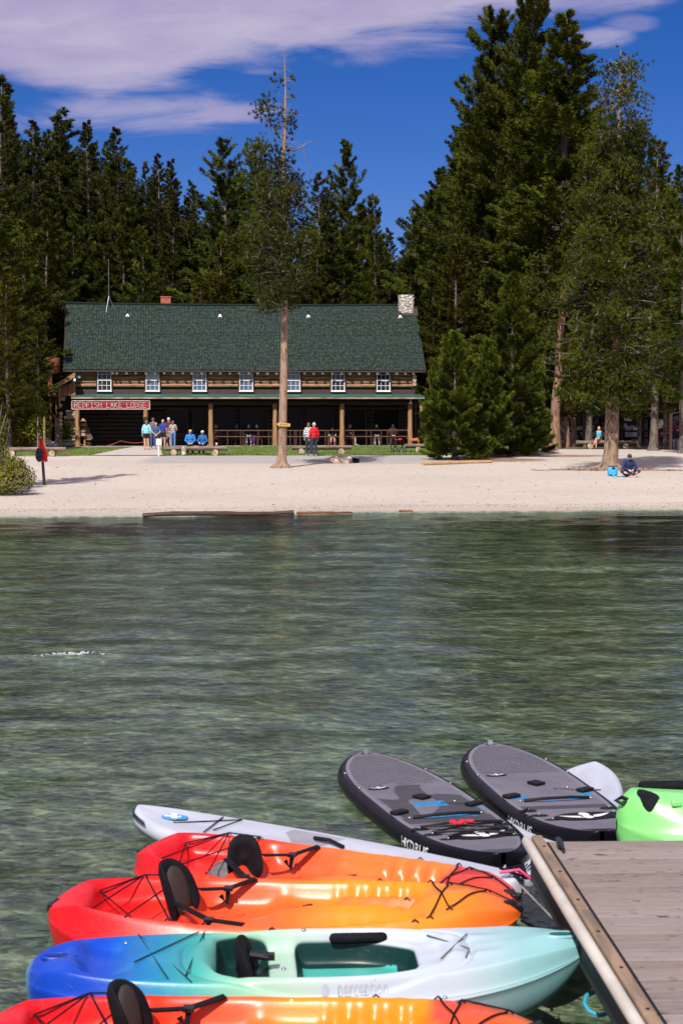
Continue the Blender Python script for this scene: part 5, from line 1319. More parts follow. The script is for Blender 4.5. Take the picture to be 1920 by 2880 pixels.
def black_board(label, pa, pb, wet, rail_t, strap_web):
    def dm(x, y, u, s):
        if u < -.955 and abs(s) < .5: return 5
        if abs(s) > .90-.5*max(0, -u-.75): return 4
        if -.93 < u < -.32+(.04*noise2(x, y) if wet else 0):
            ln = (math.sin((x*.9+y*.25)*2*math.pi/.042) > .1)
            if y > .23-.3*(u+.3) and wet and noise2(x*1.3, y) > .9: return 1
            return 2 if ln else 1
        if wet and -.32 <= u < .40 and noise2(x*.8+.5, y*.9) > -.25+u*-2 and abs(s) < .85: 
            if .0 < u < .10 and abs(y) < .13: return 3
            if .26 < u < .31 and abs(y) < .24: return 3
            return 2
        if .02 < u < .09 and abs(y+.0) < .12 and wet: return 3
        if (wet or abs(noise2(x, y)) > .5) and .25 < u < .30 and abs(y) < .24: return 3
        if .13 < u < .21 and .24 < y < .34: return 3
        if .16 < u < .24 and -.36 < y < -.18: return 3
        if u > .40 and u < .93: return 1 if (u > .47 or wet) else 2
        if wet and u > .3: return 2
        if u >= .93: return 5
        return 1
    t, L, hw, tz = sup(label, pa, pb, .13, .84, 0, 0, dm, ['rail_black', 'pad_grey', 'pad_dark', 'pad_blue', 'pad_border', 'black_rubber'])
    z = tz(0)+.006
    emblem(t, -.28*L/2, -.22, z, .42); emblem(t, (.66 if strap_web else .66)*L/2, .05, z+.012, 1.2)
    q = MB(); q.box((-.05*L/2, 0, z+.01), (.11, .10, .02), rz=.5); q.build('centre_grip', MAT['black_rubber'], t, bevel=.008)
    for (x, y) in ((.21, -.30), (.13, .30)):
        q = MB(); q.box((x*L/2, y, z+.01), (.07, .13, .025), rz=.5); q.build('side_grip', MAT['black_rubber'], t, bevel=.008)
    cord(t, 'carry_bar', [(.31*L/2, -.25, z+.006), (.325*L/2, -.1, z+.022), (.315*L/2, .1, z+.022), (.29*L/2, .25, z+.006)], .012, 'black_rubber', 7)
    q = MB(); q.tube([(-.985*L/2, 0, tz(.98)), (-.965*L/2, 0, tz(.98)+.012)], [.03, .024], 12); q.build('valve', MAT['grey_metal'], t)
    for i, (x, y) in enumerate(((.50, -.30), (.60, -.26), (.69, -.20), (.50, .30), (.60, .28), (.69, .26))):
        q = MB(); q.ell((x*L/2, y, z), (.035, .07, .010), 12, 6); q.ell((x*L/2, y, z+.012), (.010, .010, .008), 8, 5, mi=1); q.build('d_ring', [MAT['black_rubber'], MAT['grey_metal']], t)
    for (x, y) in ((-.62, .33), (-.62, -.33), (-.3, .36), (-.3, -.36), (.3, -.27), (.28, .27), (.05, .2)):
        q = MB(); q.ell((x*L/2, y, z), (.012, .012, .010), 8, 5); q.build('stud', MAT['grey_metal'], t)
    if strap_web:
        for a_, b_ in (((.50, -.30), (.60, .28)), ((.50, .30), (.60, -.26)), ((.60, -.26), (.69, .26)), ((.60, .28), (.69, -.20)), ((.50, -.30), (.48, .30))):
            cord(t, 'bungee', [(a_[0]*L/2, a_[1], z+.02), ((a_[0]+b_[0])*L/4, (a_[1]+b_[1])/2, z+.035), (b_[0]*L/2, b_[1], z+.02)], .008, 'black_rubber')
        q = MB()
        for k in range(7): q.ell((.52*L/2+rs.uniform(-.05, .05), .0+rs.uniform(-.07, .07), z+.035+rs.uniform(0, .02)), (.022, .028, .014), 8, 5)
        q.build('red_knot', MAT['red_cord'], t)
    else:
        cord(t, 'bungee', [(.50*L/2, -.30, z+.02), (.56*L/2, -.38, z+.01)], .006, 'black_rubber')
    V, F = text_vf('HYDRUS', .105)
    def rl_(u, v): x = rail_t*L/2+u; tt = x/(L/2); r = .07; zz = v; return (x, -(hw(tt)-r*.75+r*(.5+.5*math.sqrt(max(0, 1-((zz)/.07)**2)))+.008), tz(tt)-.07+zz)
    q = MB(); q.raw([rl_(v[0]*1.05, v[1]*.9-.034) for v in V], F); q.build('lettering', MAT['logo_white'] if wet else MAT['logo_grey'] if 'logo_grey' in MAT else mat('logo_grey', (.5, .5, .52), rough=.5), t, smooth=False, fix=False)
    V, F = text_vf('DYNALAN', .055); M_ = Matrix.Translation((.10*L/2, .20, z)) @ Matrix.Rotation(1.15, 4, 'Z')
    q = MB(); q.raw([tuple(M_ @ Vector((v[0], v[1], 0))) for v in V], F); q.build('deck_lettering', MAT['black_rubber'], t, smooth=False, fix=False)
    return t
s1 = black_board('wet grey and black inflatable paddle board with a red knot in its bungee web', (1024, 2124), (1415, 2410), True, .60, True)
s2 = black_board('dry grey and black inflatable paddle board with its nose against the dock', (1374, 2098), (1692, 2350), False, .58, False)
def dmw(x, y, u, s):
    n = noise2(x*.8, y*.6)
    if u < -.80: return 0
    if -.25 < u < .02 and s < .9 and n > -.6: return 1
    if .20 < u < .38 and s < -.15+.2*n: return 2
    if u > .3 and s > .5: return 0
    return 0
ws, Lw, hww, tzw = sup('long white paddle board with a blue hexagon mark, lying behind the upper orange kayak', (390, 2283), (1468, 2488), .12, .74, 0, 0, dmw, ['board_white', 'board_grey', 'board_slate'], a=2.6, b=.56, rocker=.06, th=.12)
q = MB(); z = tzw(-.75)+.010; q.raw([(-.77*Lw/2+.115*math.cos(a), -.02+.085*math.sin(a), z) for a in np.linspace(0, 6.283, 6, endpoint=False)], [tuple(range(6))]); q.build('hexagon_mark', MAT['logo_blue'], ws)
q = MB(); pts = [(-.06, .03), (-.02, .045), (.005, .02), (-.015, -.02), (.02, -.045), (.05, -.03), (.055, .0), (.035, .02)]
q.tube([(-.77*Lw/2+a, -.02+b, z+.006) for a, b in pts], .008, 5); q.tube([(-.77*Lw/2-.06, -.055, z+.006), (-.77*Lw/2-.02, -.04, z+.006), (-.77*Lw/2+.01, -.055, z+.006)], .008, 5); q.build('mark_lines', MAT['logo_white'], ws)
for k in range(8):
    V = []
    for i in range(14): u = -.985+.012*i*(1+.3*k/8); q_ = -.15+k*.17; r = .06; V.append((u*Lw/2, -(hww(u)-r*.75+r*math.cos(q_*.9)+.002), tzw(u)-.06+.06*math.sin(1.2-k*.3)))
    cord(ws, 'rail_stripe', V, .0035, 'rail_black', 4)
cord(ws, 'paddle_strap', [(-.06*Lw/2, .12, tzw(0)+.02), (.03*Lw/2, .10, tzw(0)+.03), (.12*Lw/2, .06, tzw(0)+.015)], .014, 'black_rubber', 7)
cord(ws, 'bungee', [(-.62*Lw/2, .22, tzw(.6)+.01), (-.50*Lw/2, -.2, tzw(.6)+.01)], .005, 'black_cloth'); cord(ws, 'bungee', [(-.72*Lw/2, -.12, tzw(.6)+.01), (-.52*Lw/2, .24, tzw(.6)+.01), (-.50*Lw/2, -.1, tzw(.5)+.01)], .005, 'black_cloth')
q = MB()
for k in range(6): q.tube([(Lw/2-.02-rs.uniform(0, .12), rs.uniform(-.08, .08), tzw(1)+.02), (Lw/2-.02-rs.uniform(0, .1), rs.uniform(-.08, .08), tzw(1)+.05), (Lw/2+.03, rs.uniform(-.06, .06), tzw(1)-.01)], .010, 5)
q.build('nose_strap', MAT['black_cloth'], ws)
cord(ws, 'pink_tie', [(Lw/2-.10, -.1, tzw(1)+.03), (Lw/2, -.04, tzw(1)+.05), (Lw/2+.06, .02, tzw(1)-.02)], .010, 'pink_cord')
wu, Lu, hwu, tzu = sup('white paddle board lying half under the dry grey board by the dock corner', (1672, 2145), (1462, 2462), .055, .74, 0, 0, lambda x, y, u, s: 0, ['board_white'], a=2.4, b=.62, rocker=.02, th=.10)
for k in range(9): cord(wu, 'rail_stripe', [(Lu/2*(.90+.0*k)-.10+.004*k, -.08+.02*k, tzu(.9)+.004), (Lu/2*.985-.06, -.10+.022*k, tzu(.95)+.004)], .004, 'rail_black', 4)
cord(wu, 'pink_tie', [(Lu/2-.06, .02, tzu(1)+.01), (Lu/2+.02, 0, tzu(1)+.02), (Lu/2+.03, .03, -.05)], .012, 'pink_cord')
for (u, s) in ((-.45, .5), (-.30, .48)):
    q = MB(); q.box((u*Lu/2, s*.3, tzu(0)+.003), (.03, .05, .004)); q.build('deck_mark', MAT['black_rubber'], wu)

# dock
HD = .45
A = at_h(1487, 2367, HD); B = at_h(1800, 2880, HD); dv = (A-B).normalized(); dyaw = math.atan2(-dv.x, dv.y)
dock = thing('wooden_dock', 'weathered grey plank dock with a white pipe bumper along its left edge', 'dock', (A.x, A.y, 0), dyaw)
def mat_deck():
    m_ = bpy.data.materials.new('dock_plank'); m_.use_nodes = True; MAT['dock_plank'] = m_
    t = NT(m_.node_tree); b = t.n['Principled BSDF']; P = t.add('ShaderNodeTexCoord').outputs['Object']
    gm = t.add('ShaderNodeNewGeometry'); rnd = gm.outputs['Random Per Island']
    cv = t.add('ShaderNodeCombineXYZ'); t.l.new(t.m('MULTIPLY', rnd, 30), cv.inputs[2])
    va = t.add('ShaderNodeVectorMath'); va.operation = 'ADD'; t.l.new(P, va.inputs[0]); t.l.new(cv.outputs[0], va.inputs[1])
    gr = t.noise(t.mapping(va.outputs[0], (1.2, 16, 1)), 5, 6, .65, .5); bl = t.noise(t.mapping(va.outputs[0], (1, 3, 1)), 1.6, 4)
    c = t.mix(t.sm(gr, .05, .95), (.095, .072, .062), (.26, .212, .19)); c = t.mix(t.m('MULTIPLY', t.sm(bl, .45, .7), .6), c, (.20, .145, .115))
    c = t.mix(t.m('MULTIPLY', rnd, .55), c, (.30, .26, .24))
    st = t.noise(t.mapping(va.outputs[0], (2.2, 9, 1), (3, 0, 0)), 1.7, 4, .7, 1.0); c = t.mix(t.m('MULTIPLY', t.sm(st, .60, .66), .9), c, (.05, .02, .012))
    kn = t.noise(t.mapping(va.outputs[0], (4, 5, 1), (9, 0, 0)), 2.6, 3); c = t.mix(t.m('MULTIPLY', t.sm(kn, .62, .70), .7), c, (.13, .09, .075))
    t.l.new(c, b.inputs['Base Color']); b.inputs['Roughness'].default_value = .85
    bn = t.add('ShaderNodeBump'); bn.inputs['Distance'].default_value = .006; t.l.new(gr, bn.inputs['Height']); t.l.new(bn.outputs[0], b.inputs['Normal'])
mat_deck()
mat('curb_wood', (.27, .18, .115), (.12, .09, .065), rough=.8, scale=2, stretch=(6, 1, 6), bump=.004); mat('bumper_white', (.56, .53, .46), (.45, .41, .35), rough=.5, scale=3)
mat('dock_under', (.02, .022, .02), (.01, .012, .01), rough=.7)
mb = MB(); k = 0; y = -.07
while y > -6.2:
    w_ = .138+rs.uniform(-.003, .003); mb.box((1.25+rs.uniform(-.004, .004)+.075, y, HD-.02+rs.uniform(-.002, .002)), (2.5, w_-.014, .04)); y -= w_+.004
mb.build('decking', MAT['dock_plank'], dock, smooth=False, bevel=.004)
mb = MB()
y = 0
for ya, yb in ((-.02, -1.55), (-1.56, -3.1), (-3.11, -6.2)): mb.box((.040, (ya+yb)/2, HD+.025), (.062, ya-yb-.006, .04))
mb.build('curb', MAT['curb_wood'], dock, smooth=False, bevel=.008)
mb = MB(); mb.tube([(-.020, .0, HD+.012), (-.022, -.05, HD+.012), (-.022, -1.1, HD+.008), (-.024, -1.14, HD+.012), (-.022, -2.5, HD+.012), (-.022, -6.2, HD+.012)], [.020, .030, .030, .032, .030, .030], 14); mb.build('pipe_bumper', MAT['bumper_white'], dock)
mb = MB(); mb.box((.03, -3.1, HD-.13), (.05, 6.15, .17)); mb.box((1.3, -.06, HD-.13), (2.4, .05, .17)); mb.build('rim_joist', MAT['dock_under'], dock, smooth=False)
mb = MB(); mb.box((1.35, -3.1, HD-.35), (2.2, 5.7, .30)); mb.build('float', MAT['dock_under'], dock, smooth=False, bevel=.03)
mb = MB(); mb.box((.10, -3.1, HD+.004), (.012, 6.1, .010)); mb.build('gap_line', MAT['black_rubber'], dock, smooth=False)  # black strip added to draw the dark gap between curb and planks
mb = MB(); mb.tube([(.15, -.30, HD+.03), (.15, -.24, HD+.045), (.15, -.13, HD+.045), (.15, -.07, HD+.035)], [.010, .016, .016, .010], 8); mb.box((.15, -.18, HD+.02), (.025, .06, .04)); mb.build('cleat', MAT['black_plastic'], dock)
mb = MB()
for y in np.arange(-.3, -6, -.55): mb.ell((.040, y, HD+.047), (.010, .010, .004), 8, 4)
mb.build('bolt_heads', MAT['black_rubber'], dock)
# mooring lines
def mooring(label, P, r, m_, cat='rope', name='mooring_rope'):
    mb = MB(); P = [Vector(p) for p in P]; c = P[0]; Q = []
    for i in range(len(P)-1):
        for k in range(6): Q.append(P[i].lerp(P[i+1], k/6))
    Q.append(P[-1]); mb.tube([q-c for q in Q], r, 6); o = mb.build(name, MAT[m_], None, loc=c); tag(o, label, cat); return o
mat('rope_grey', (.26, .25, .23), (.16, .15, .14), rough=.9); mat('rope_cyan', (.02, .30, .42), rough=.6)
mooring('thin grey line running from the orange kayak bow down to the dock edge', [at_h(1462, 2490, .24), at_h(1560, 2590, .22), at_h(1652, 2662, HD-.03)], .006, 'rope_grey')
mooring('dark wet line looping in the water below the orange kayak bows', [at_h(1465, 2590, .12), at_h(1500, 2606, .015), at_h(1560, 2618, .01), at_h(1600, 2640, .01)], .006, 'black_cloth')
c = at_h(1682, 2822, .06); mooring('small loop of cyan rope hanging at the dock side', [c+Vector((.07*math.cos(a), .06*math.sin(a), .04*math.sin(a))) for a in np.linspace(.4, 6.0, 9)], .012, 'rope_cyan')
mooring('slack dark line between the blue kayak bow and the dock', [at_h(1630, 2660, .32), at_h(1650, 2720, .12), at_h(1690, 2800, .10), at_h(1745, 2860, .3)], .005, 'rope_grey')
# ------------------------------------------------------------------ people
def cloth(name, c1, c2=None, **k): return mat(name, c1, c2, rough=k.pop('rough', .85), scale=k.pop('scale', 12), bump=.004, bscale=18, **k)
for nm, c in (('c_aqua', (.30, .68, .78)), ('c_black', (.012, .012, .015)), ('c_plum', (.16, .10, .13)), ('c_denim', (.035, .085, .20)), ('c_slate', (.035, .09, .19)), ('c_royal', (.02, .05, .30)),
              ('c_maroon', (.13, .01, .03)), ('c_khaki', (.38, .28, .17)), ('c_greyprint', (.40, .38, .36)), ('c_jean', (.12, .24, .50)), ('c_blue', (.02, .20, .58)), ('c_blue2', (.01, .12, .36)),
              ('c_red', (.62, .008, .015)), ('c_navy', (.008, .022, .09)), ('c_navypants', (.02, .028, .06)), ('c_tank', (.10, .42, .62)), ('c_puffer', (.03, .035, .07)), ('c_ltgrey', (.42, .44, .52)),
              ('c_white', (.78, .78, .78)), ('c_magenta', (.55, .02, .42)), ('c_orangecap', (.75, .36, .12)), ('c_bluecap', (.06, .16, .42)), ('c_dim', (.05, .05, .06)), ('c_purple', (.12, .02, .22)), ('c_teal', (.04, .12, .13))):
    cloth(nm, c)
cloth('c_greyprint', (.50, .48, .46), (.14, .13, .13), scale=22, contrast=(.45, .55))
m_ = bpy.data.materials.new('c_plaid'); m_.use_nodes = True; MAT['c_plaid'] = m_; t_ = NT(m_.node_tree); ck = t_.add('ShaderNodeTexChecker'); ck.inputs['Scale'].default_value = 17
t_.l.new(t_.add('ShaderNodeTexCoord').outputs['Object'], ck.inputs[0]); ck.inputs[1].default_value = (.75, .75, .75, 1); ck.inputs[2].default_value = (.015, .015, .015, 1); t_.l.new(ck.outputs[0], t_.n['Principled BSDF'].inputs['Base Color']); t_.n['Principled BSDF'].inputs['Roughness'].default_value = .9
for nm, c in (('h_brown', (.13, .07, .04)), ('h_blond', (.52, .38, .20)), ('h_white', (.70, .66, .62)), ('h_grey', (.48, .45, .43)), ('h_auburn', (.17, .085, .045)), ('h_black', (.02, .016, .014))): mat(nm, c, rough=.7, scale=30, bump=.006, bscale=50)
mat('eye_dark', (.02, .015, .012), rough=.2); mat('shoe_grey', (.35, .33, .32), rough=.7); mat('shoe_black', (.02, .02, .02), rough=.6); mat('shoe_red', (.55, .02, .03), rough=.6); mat('shades', (.01, .01, .012), rough=.15)
POSES = {
 'stand': dict(pel=(0, 0, .93), chest=(0, .01, 1.26), neck=(0, .0, 1.44), head=(0, .02, 1.585), sh=(.175, 0, 1.385), hip=(.095, 0, .90), kn=(.10, .02, .49), an=(.10, -.01, .075), el=(.235, -.03, 1.12), wr=(.235, .06, .88)),
 'sit': dict(pel=(0, 0, .52), chest=(0, .04, .86), neck=(0, .07, 1.04), head=(0, .11, 1.18), sh=(.175, .06, .98), hip=(.095, .02, .51), kn=(.12, .42, .50), an=(.12, .44, .08), el=(.25, .12, .74), wr=(.09, .33, .62)),
 'ground': dict(pel=(0, 0, .12), chest=(0, .06, .45), neck=(0, .12, .62), head=(0, .18, .74), sh=(.18, .10, .55), hip=(.095, .02, .12), kn=(.33, .32, .22), an=(-.02, .46, .06), el=(.26, .22, .34), wr=(.08, .38, .26)),
}
def person(label, loc, rz, pose='stand', h=1.7, skin='skin', top=('c_blue', 'long'), bot=('c_denim', 'long'), hair=('h_brown', 'short'), hat=None, shoes='shoe_grey', arms=None, group=None, over=None, female=False, beard=False, glasses=False, jacket=None, zfoot=None, legs=None):
    s = h/1.7; t = thing('person', label, 'person', loc, rz, group); t.scale = (s, s, s)
    P = {k: Vector(v) for k, v in POSES[pose].items()}
    for k, v in (over or {}).items(): P[k] = Vector(v)
    J = {}
    for sd in (-1, 1):
        sn = 'R' if sd > 0 else 'L'
        for k in ('sh', 'hip', 'kn', 'an', 'el', 'wr'): J[k+sn] = Vector((P[k].x*sd, P[k].y, P[k].z))
    if arms:
        for k, v in arms.items(): J[k] = Vector(v)
    if legs:
        for k, v in legs.items(): J[k] = Vector(v)
    sw = .92 if female else 1.0
    for k in ('shR', 'shL'): J[k].x *= sw
    b = MB(); up = (P['neck']-P['pel']).normalized(); fwd = Vector((0, 1, 0)); side = Vector((1, 0, 0))
    Mt = Matrix((side, up.cross(side)*1, up)).transposed()
    def torso(m_, g=0):
        m_.ell(P['pel'], (.165+g, .115+g, .13+g), 14, 10, M=Mt); m_.ell(P['pel'].lerp(P['chest'], .5), (.140*sw+g, .10+g, .17), 14, 10, M=Mt); m_.ell(P['chest'], (.165*sw+g, .112+g, .19+g), 14, 10, M=Mt)
        m_.tube([J['shL'], (P['chest']+P['neck'])/2+up*.05, J['shR']], [.058+g, .085+g, .058+g], 10)
    torso(b)
    b.tube([P['chest'], P['neck'], P['head']-up*.06], [.075, .055, .052], 10)
    hd = P['head']; b.ell(hd, (.073, .092, .112), 16, 12); b.ell(hd+Vector((0, .035, -.055)), (.052, .058, .055), 12, 8)     # skull, jaw
    b.tube([hd+Vector((0, .088, .01)), hd+Vector((0, .112, -.022))], [.010, .017], 7); b.ell(hd+Vector((0, .086, -.055)), (.026, .012, .009), 8, 6)   # nose, mouth
    for sd in (-1, 1): b.ell(hd+Vector((sd*.076, -.004, -.012)), (.010, .018, .030), 8, 6); b.ell(hd+Vector((sd*.03, .082, .022)), (.022, .010, .008), 8, 6)
    for sn, sd in (('L', -1), ('R', 1)):
        b.tube([J['sh'+sn], J['el'+sn], J['wr'+sn]], [.050, .040, .027], 10); b.ell(J['sh'+sn], (.055, .055, .055), 10, 8)
        d = (J['wr'+sn]-J['el'+sn]).normalized(); q = d.cross(Vector((sd, .2, 0))).normalized(); ac = d.cross(q).normalized(); w_ = J['wr'+sn]
        b.ell(w_+d*.045, (.034, .034, .045), 8, 6)
        for k, (o_, l_) in enumerate(((-.028, .062), (-.010, .074), (.009, .070), (.027, .055))):
            r0 = w_+d*.07+ac*o_; r1 = r0+d*l_*.55+q*.006; r2 = r1+(d*.8+q*.5).normalized()*l_*.5; b.tube([r0, r1, r2], [.0105, .010, .009], 6)
        r0 = w_+d*.03-ac*.03; b.tube([r0, r0-ac*.022+d*.03, r0-ac*.022+d*.06+q*.01], [.013, .011, .010], 6)
        b.tube([J['hip'+sn], J['hip'+sn].lerp(J['kn'+sn], .5), J['kn'+sn], J['kn'+sn].lerp(J['an'+sn], .35), J['an'+sn]], [.085, .075, .054, .054, .036], 10)
        ft = J['an'+sn]; fd = Vector((0, 1, 0)) if pose != 'ground' else Vector((-sd*.7, .6, 0)).normalized()
        b.tube([ft+Vector((0, 0, -.035))-fd*.05, ft+fd*.08+Vector((0, 0, -.045)), ft+fd*.16+Vector((0, 0, -.052))], [.036, .034, .02], 8)
    link_mesh('body', remesh(b, .011), MAT[skin], t)
    # clothing
    cl = MB(); kind = top[1]; cl.ell(P['pel']+up*.06, (.172, .125, .11), 14, 10, M=Mt) if kind != 'tank' else cl.ell(P['pel']+up*.06, (.160, .118, .10), 14, 10, M=Mt)
    g_ = .03 if kind == 'long' else .020
    cl.ell(P['pel'].lerp(P['chest'], .5), (.15*sw+g_, .11+g_, .18), 14, 10, M=Mt); cl.ell(P['chest'], (.165*sw+g_, .112+g_, .185), 14, 10, M=Mt)
    if kind != 'tank':
        cl.tube([J['shL'], (P['chest']+P['neck'])/2+up*.04, J['shR']], [.062+g_*.7, .09+g_*.5, .062+g_*.7], 10)
        for sn in 'LR':
            if kind == 'long': cl.tube([J['sh'+sn], J['el'+sn], J['wr'+sn]-(J['wr'+sn]-J['el'+sn])*.06], [.07, .058, .045], 10); cl.ell(J['el'+sn], (.058,)*3, 8, 6)
            else: cl.tube([J['sh'+sn], J['sh'+sn].lerp(J['el'+sn], .68)], [.068, .060], 10)
            cl.ell(J['sh'+sn], (.068, .068, .068), 10, 8)
        if kind == 'long': cl.tube([P['neck']-up*.04, P['neck']+up*.02], [.075, .068], 10)
    link_mesh('top', remesh(cl, .016), MAT[top[0]], t)
    if jacket:
        cl = MB()
        for sn, sd in (('L', -1), ('R', 1)):
            cl.tube([J['sh'+sn], J['el'+sn], J['wr'+sn]-(J['wr'+sn]-J['el'+sn])*.06], [.074, .060, .048], 10); cl.ell(J['sh'+sn], (.074,)*3, 10, 8)
            cl.tube([J['sh'+sn]+Vector((-sd*.06, -.0, 0)), P['chest']+Vector((sd*.13, -.03, -.05)), P['pel']+Vector((sd*.15, -.03, .08))], [.06, .075, .07], 10)
        cl.ell(P['chest']+Vector((0, -.06, 0)), (.17, .09, .2), 12, 10, M=Mt)
        link_mesh('jacket', remesh(cl, .018), MAT[jacket], t)
    cl = MB(); ln = bot[1]; cl.ell(P['pel'], (.175, .127, .125), 14, 10, M=Mt)
    f = {'long': 1.0, 'capri': .55, 'shorts': .0, 'brief': -.45}[ln]
    for sn in 'LR':
        hp, kn_, an = J['hip'+sn], J['kn'+sn], J['an'+sn]
        if f <= 0: cl.tube([hp, hp.lerp(kn_, .80+f*.6)], [.098, .092 if f == 0 else .09], 10)
        else: cl.tube([hp, kn_, kn_.lerp(an, f*.94)], [.098, .070, .055 if f == 1 else .062], 10); cl.ell(kn_, (.068,)*3, 8, 6)
        cl.ell(hp, (.098,)*3, 10, 8)
    link_mesh('shorts' if f <= 0 else 'trousers', remesh(cl, .016), MAT[bot[0]], t)
    for sn, sd in (('L', -1), ('R', 1)):
        ft = J['an'+sn]; fd = Vector((0, 1, 0)) if pose != 'ground' else Vector((-sd*.7, .6, 0)).normalized()
        if shoes:
            c = MB(); c.tube([ft+Vector((0, 0, -.025))-fd*.06, ft+fd*.03+Vector((0, 0, -.025)), ft+fd*.12+Vector((0, 0, -.042)), ft+fd*.19+Vector((0, 0, -.05))], [.044, .047, .042, .022], 10, sq=.9)
            c.build('shoe', MAT[shoes], t)
        e = MB(); e.ell(hd+Vector((sd*.031, .085, .008)), (.012, .008, .007), 8, 6); e.build('eye', MAT['eye_dark'], t)
    if hair:
        hm = MB(); hc = hd+Vector((0, -.016, .022)); hm.ell(hc, (.083, .096, .106), 16, 12)
        if hair[1] in ('long', 'bob'):
            hm.tube([hd+Vector((0, -.05, .0)), hd+Vector((0, -.065, -.10)), hd+Vector((0, -.06, -.13 if hair[1] == 'bob' else -.22))], [.075, .078, .05], 10, sq=1)
        if hair[1] == 'bun': hm.ell(hd+Vector((0, -.10, .05)), (.045, .04, .045), 10, 8)
        if hair[1] == 'pony': hm.tube([hd+Vector((0, -.09, .03)), hd+Vector((0, -.13, -.05)), hd+Vector((0, -.10, -.16))], [.03, .032, .012], 8)
        if hair[1] == 'curly':
            rr = random.Random(4)
            for k in range(40):
                u, v = rr.uniform(0, 6.28), rr.uniform(-.2, 1.4); hm.ell(hc+Vector((.08*math.cos(u)*math.cos(v), -.01+.09*math.sin(u)*math.cos(v), .1*math.sin(v))), (.026,)*3, 7, 5)
        # keep the face free
        me = remesh(hm, .013); 
        import bmesh
        bm = bmesh.new(); bm.from_mesh(me); fz = hd.z+.055; fy_ = hd.y+.035
        dl = [v for v in bm.verts if v.co.y > fy_ and v.co.z < fz]; bmesh.ops.delete(bm, geom=dl, context='VERTS'); bm.to_mesh(me); bm.free()
        link_mesh('hair', me, MAT[hair[0]], t)
    if beard: c = MB(); c.ell(hd+Vector((0, .05, -.075)), (.055, .055, .045), 10, 8); c.build('beard', MAT['h_brown'], t)
    if glasses: c = MB(); c.tube([hd+Vector((-.07, .06, .01)), hd+Vector((-.03, .098, .008)), hd+Vector((.03, .098, .008)), hd+Vector((.07, .06, .01))], .017, 8); c.build('sunglasses', MAT['shades'], t)
    if hat:
        c = MB(); V = []
        for j in range(8):
            th = math.pi/2*j/7; V.append([(hd.x+.088*math.cos(q)*math.cos(th), hd.y-.004+.104*math.sin(q)*math.cos(th), hd.z+.035+.092*math.sin(th)) for q in np.linspace(0, 6.283, 20, endpoint=False)])
        c.grid(V, wrap=True)
        if hat[1] == 'cap': c.raw([(hd.x+.075*math.cos(q), hd.y+.06+.12*math.sin(q), hd.z+.042-.012*math.sin(q)) for q in np.linspace(0, math.pi, 12)]+[(hd.x+.075*math.cos(q), hd.y+.06+.10*math.sin(q), hd.z+.034-.012*math.sin(q)) for q in np.linspace(0, math.pi, 12)], [tuple(range(12)), tuple(reversed(range(12, 24)))]+[(i, i+1, i+13, i+12) for i in range(11)])
        if hat[1] == 'brim': c.raw([(hd.x+.15*math.cos(q), hd.y+.16*math.sin(q), hd.z+.036) for q in np.linspace(0, 6.283, 20, endpoint=False)]+[(hd.x+.07*math.cos(q), hd.y+.08*math.sin(q), hd.z+.05) for q in np.linspace(0, 6.283, 20, endpoint=False)], [(i, (i+1) % 20, (i+1) % 20+20, i+20) for i in range(20)])
        c.build('hat', MAT[hat[0]], t)
    return t
G = on_ground
QG = 'people waiting in line at the porch'
person('person in a pale aqua jacket, black shorts and blue cap in the porch line', G(413, 1266), .1, h=1.66, top=('c_aqua', 'long'), bot=('c_black', 'brief'), hair=('h_auburn', 'long'), hat=('c_bluecap', 'cap'), shoes='shoe_black', group=QG, female=True)
person('person in a plum grey shirt and jeans half hidden behind the aqua jacket', G(431, 1263), -.3, h=1.78, top=('c_plum', 'short'), bot=('c_denim', 'long'), hair=('h_auburn', 'short'), group=QG)
person('person in a slate blue tee and cropped jeans with hands clasped behind the back', G(440, 1267.5), .05, h=1.55, top=('c_slate', 'short'), bot=('c_denim', 'capri'), hair=('h_blond', 'bun'), shoes='shoe_grey', group=QG, female=True,
       arms={'elR': (.25, -.10, 1.14), 'wrR': (.05, -.16, .98), 'elL': (-.25, -.10, 1.14), 'wrL': (-.05, -.16, .97)})
person('person in a royal blue top and black shorts with a waist bag', G(459, 1262.5), -.2, h=1.68, top=('c_royal', 'short'), bot=('c_black', 'brief'), hair=('h_blond', 'pony'), group=QG, female=True)
person('white-haired person in a maroon shirt and khaki shorts with one hand on the hip', G(475, 1259), -.5, h=1.77, top=('c_maroon', 'short'), bot=('c_khaki', 'shorts'), hair=('h_white', 'short'), group=QG, arms={'elL': (-.36, -.05, 1.16), 'wrL': (-.2, .04, 1.04)})
person('person in a grey patterned top and light blue jeans in the porch line', G(487, 1260.5), -.1, h=1.60, top=('c_greyprint', 'short'), bot=('c_jean', 'long'), hair=('h_auburn', 'bob'), group=QG, female=True,
       arms={'elR': (.25, .03, 1.13), 'wrR': (.14, .18, 1.05), 'elL': (-.25, .03, 1.13), 'wrL': (-.14, .18, 1.05)})
def seat(px, py, dz=0): p = G(px, py); return (p.x, p.y, p.z+dz)
person('person in a bright blue jacket and orange cap sitting on the log bench', seat(536, 1279.5), math.pi+.05, 'sit', 1.72, top=('c_blue', 'long'), bot=('c_black', 'long'), hair=('h_brown', 'short'), hat=('c_orangecap', 'cap'), shoes='shoe_grey')
person('person in a dark blue puffy jacket and white cap sitting on the log bench', seat(571, 1279.5), math.pi-.1, 'sit', 1.66, top=('c_blue2', 'long'), bot=('c_black', 'long'), hair=('h_brown', 'short'), hat=('c_white', 'cap'), shoes='shoe_grey', glasses=True, female=True,
       arms={'elR': (.25, .12, .74), 'wrR': (.14, .32, .66)})
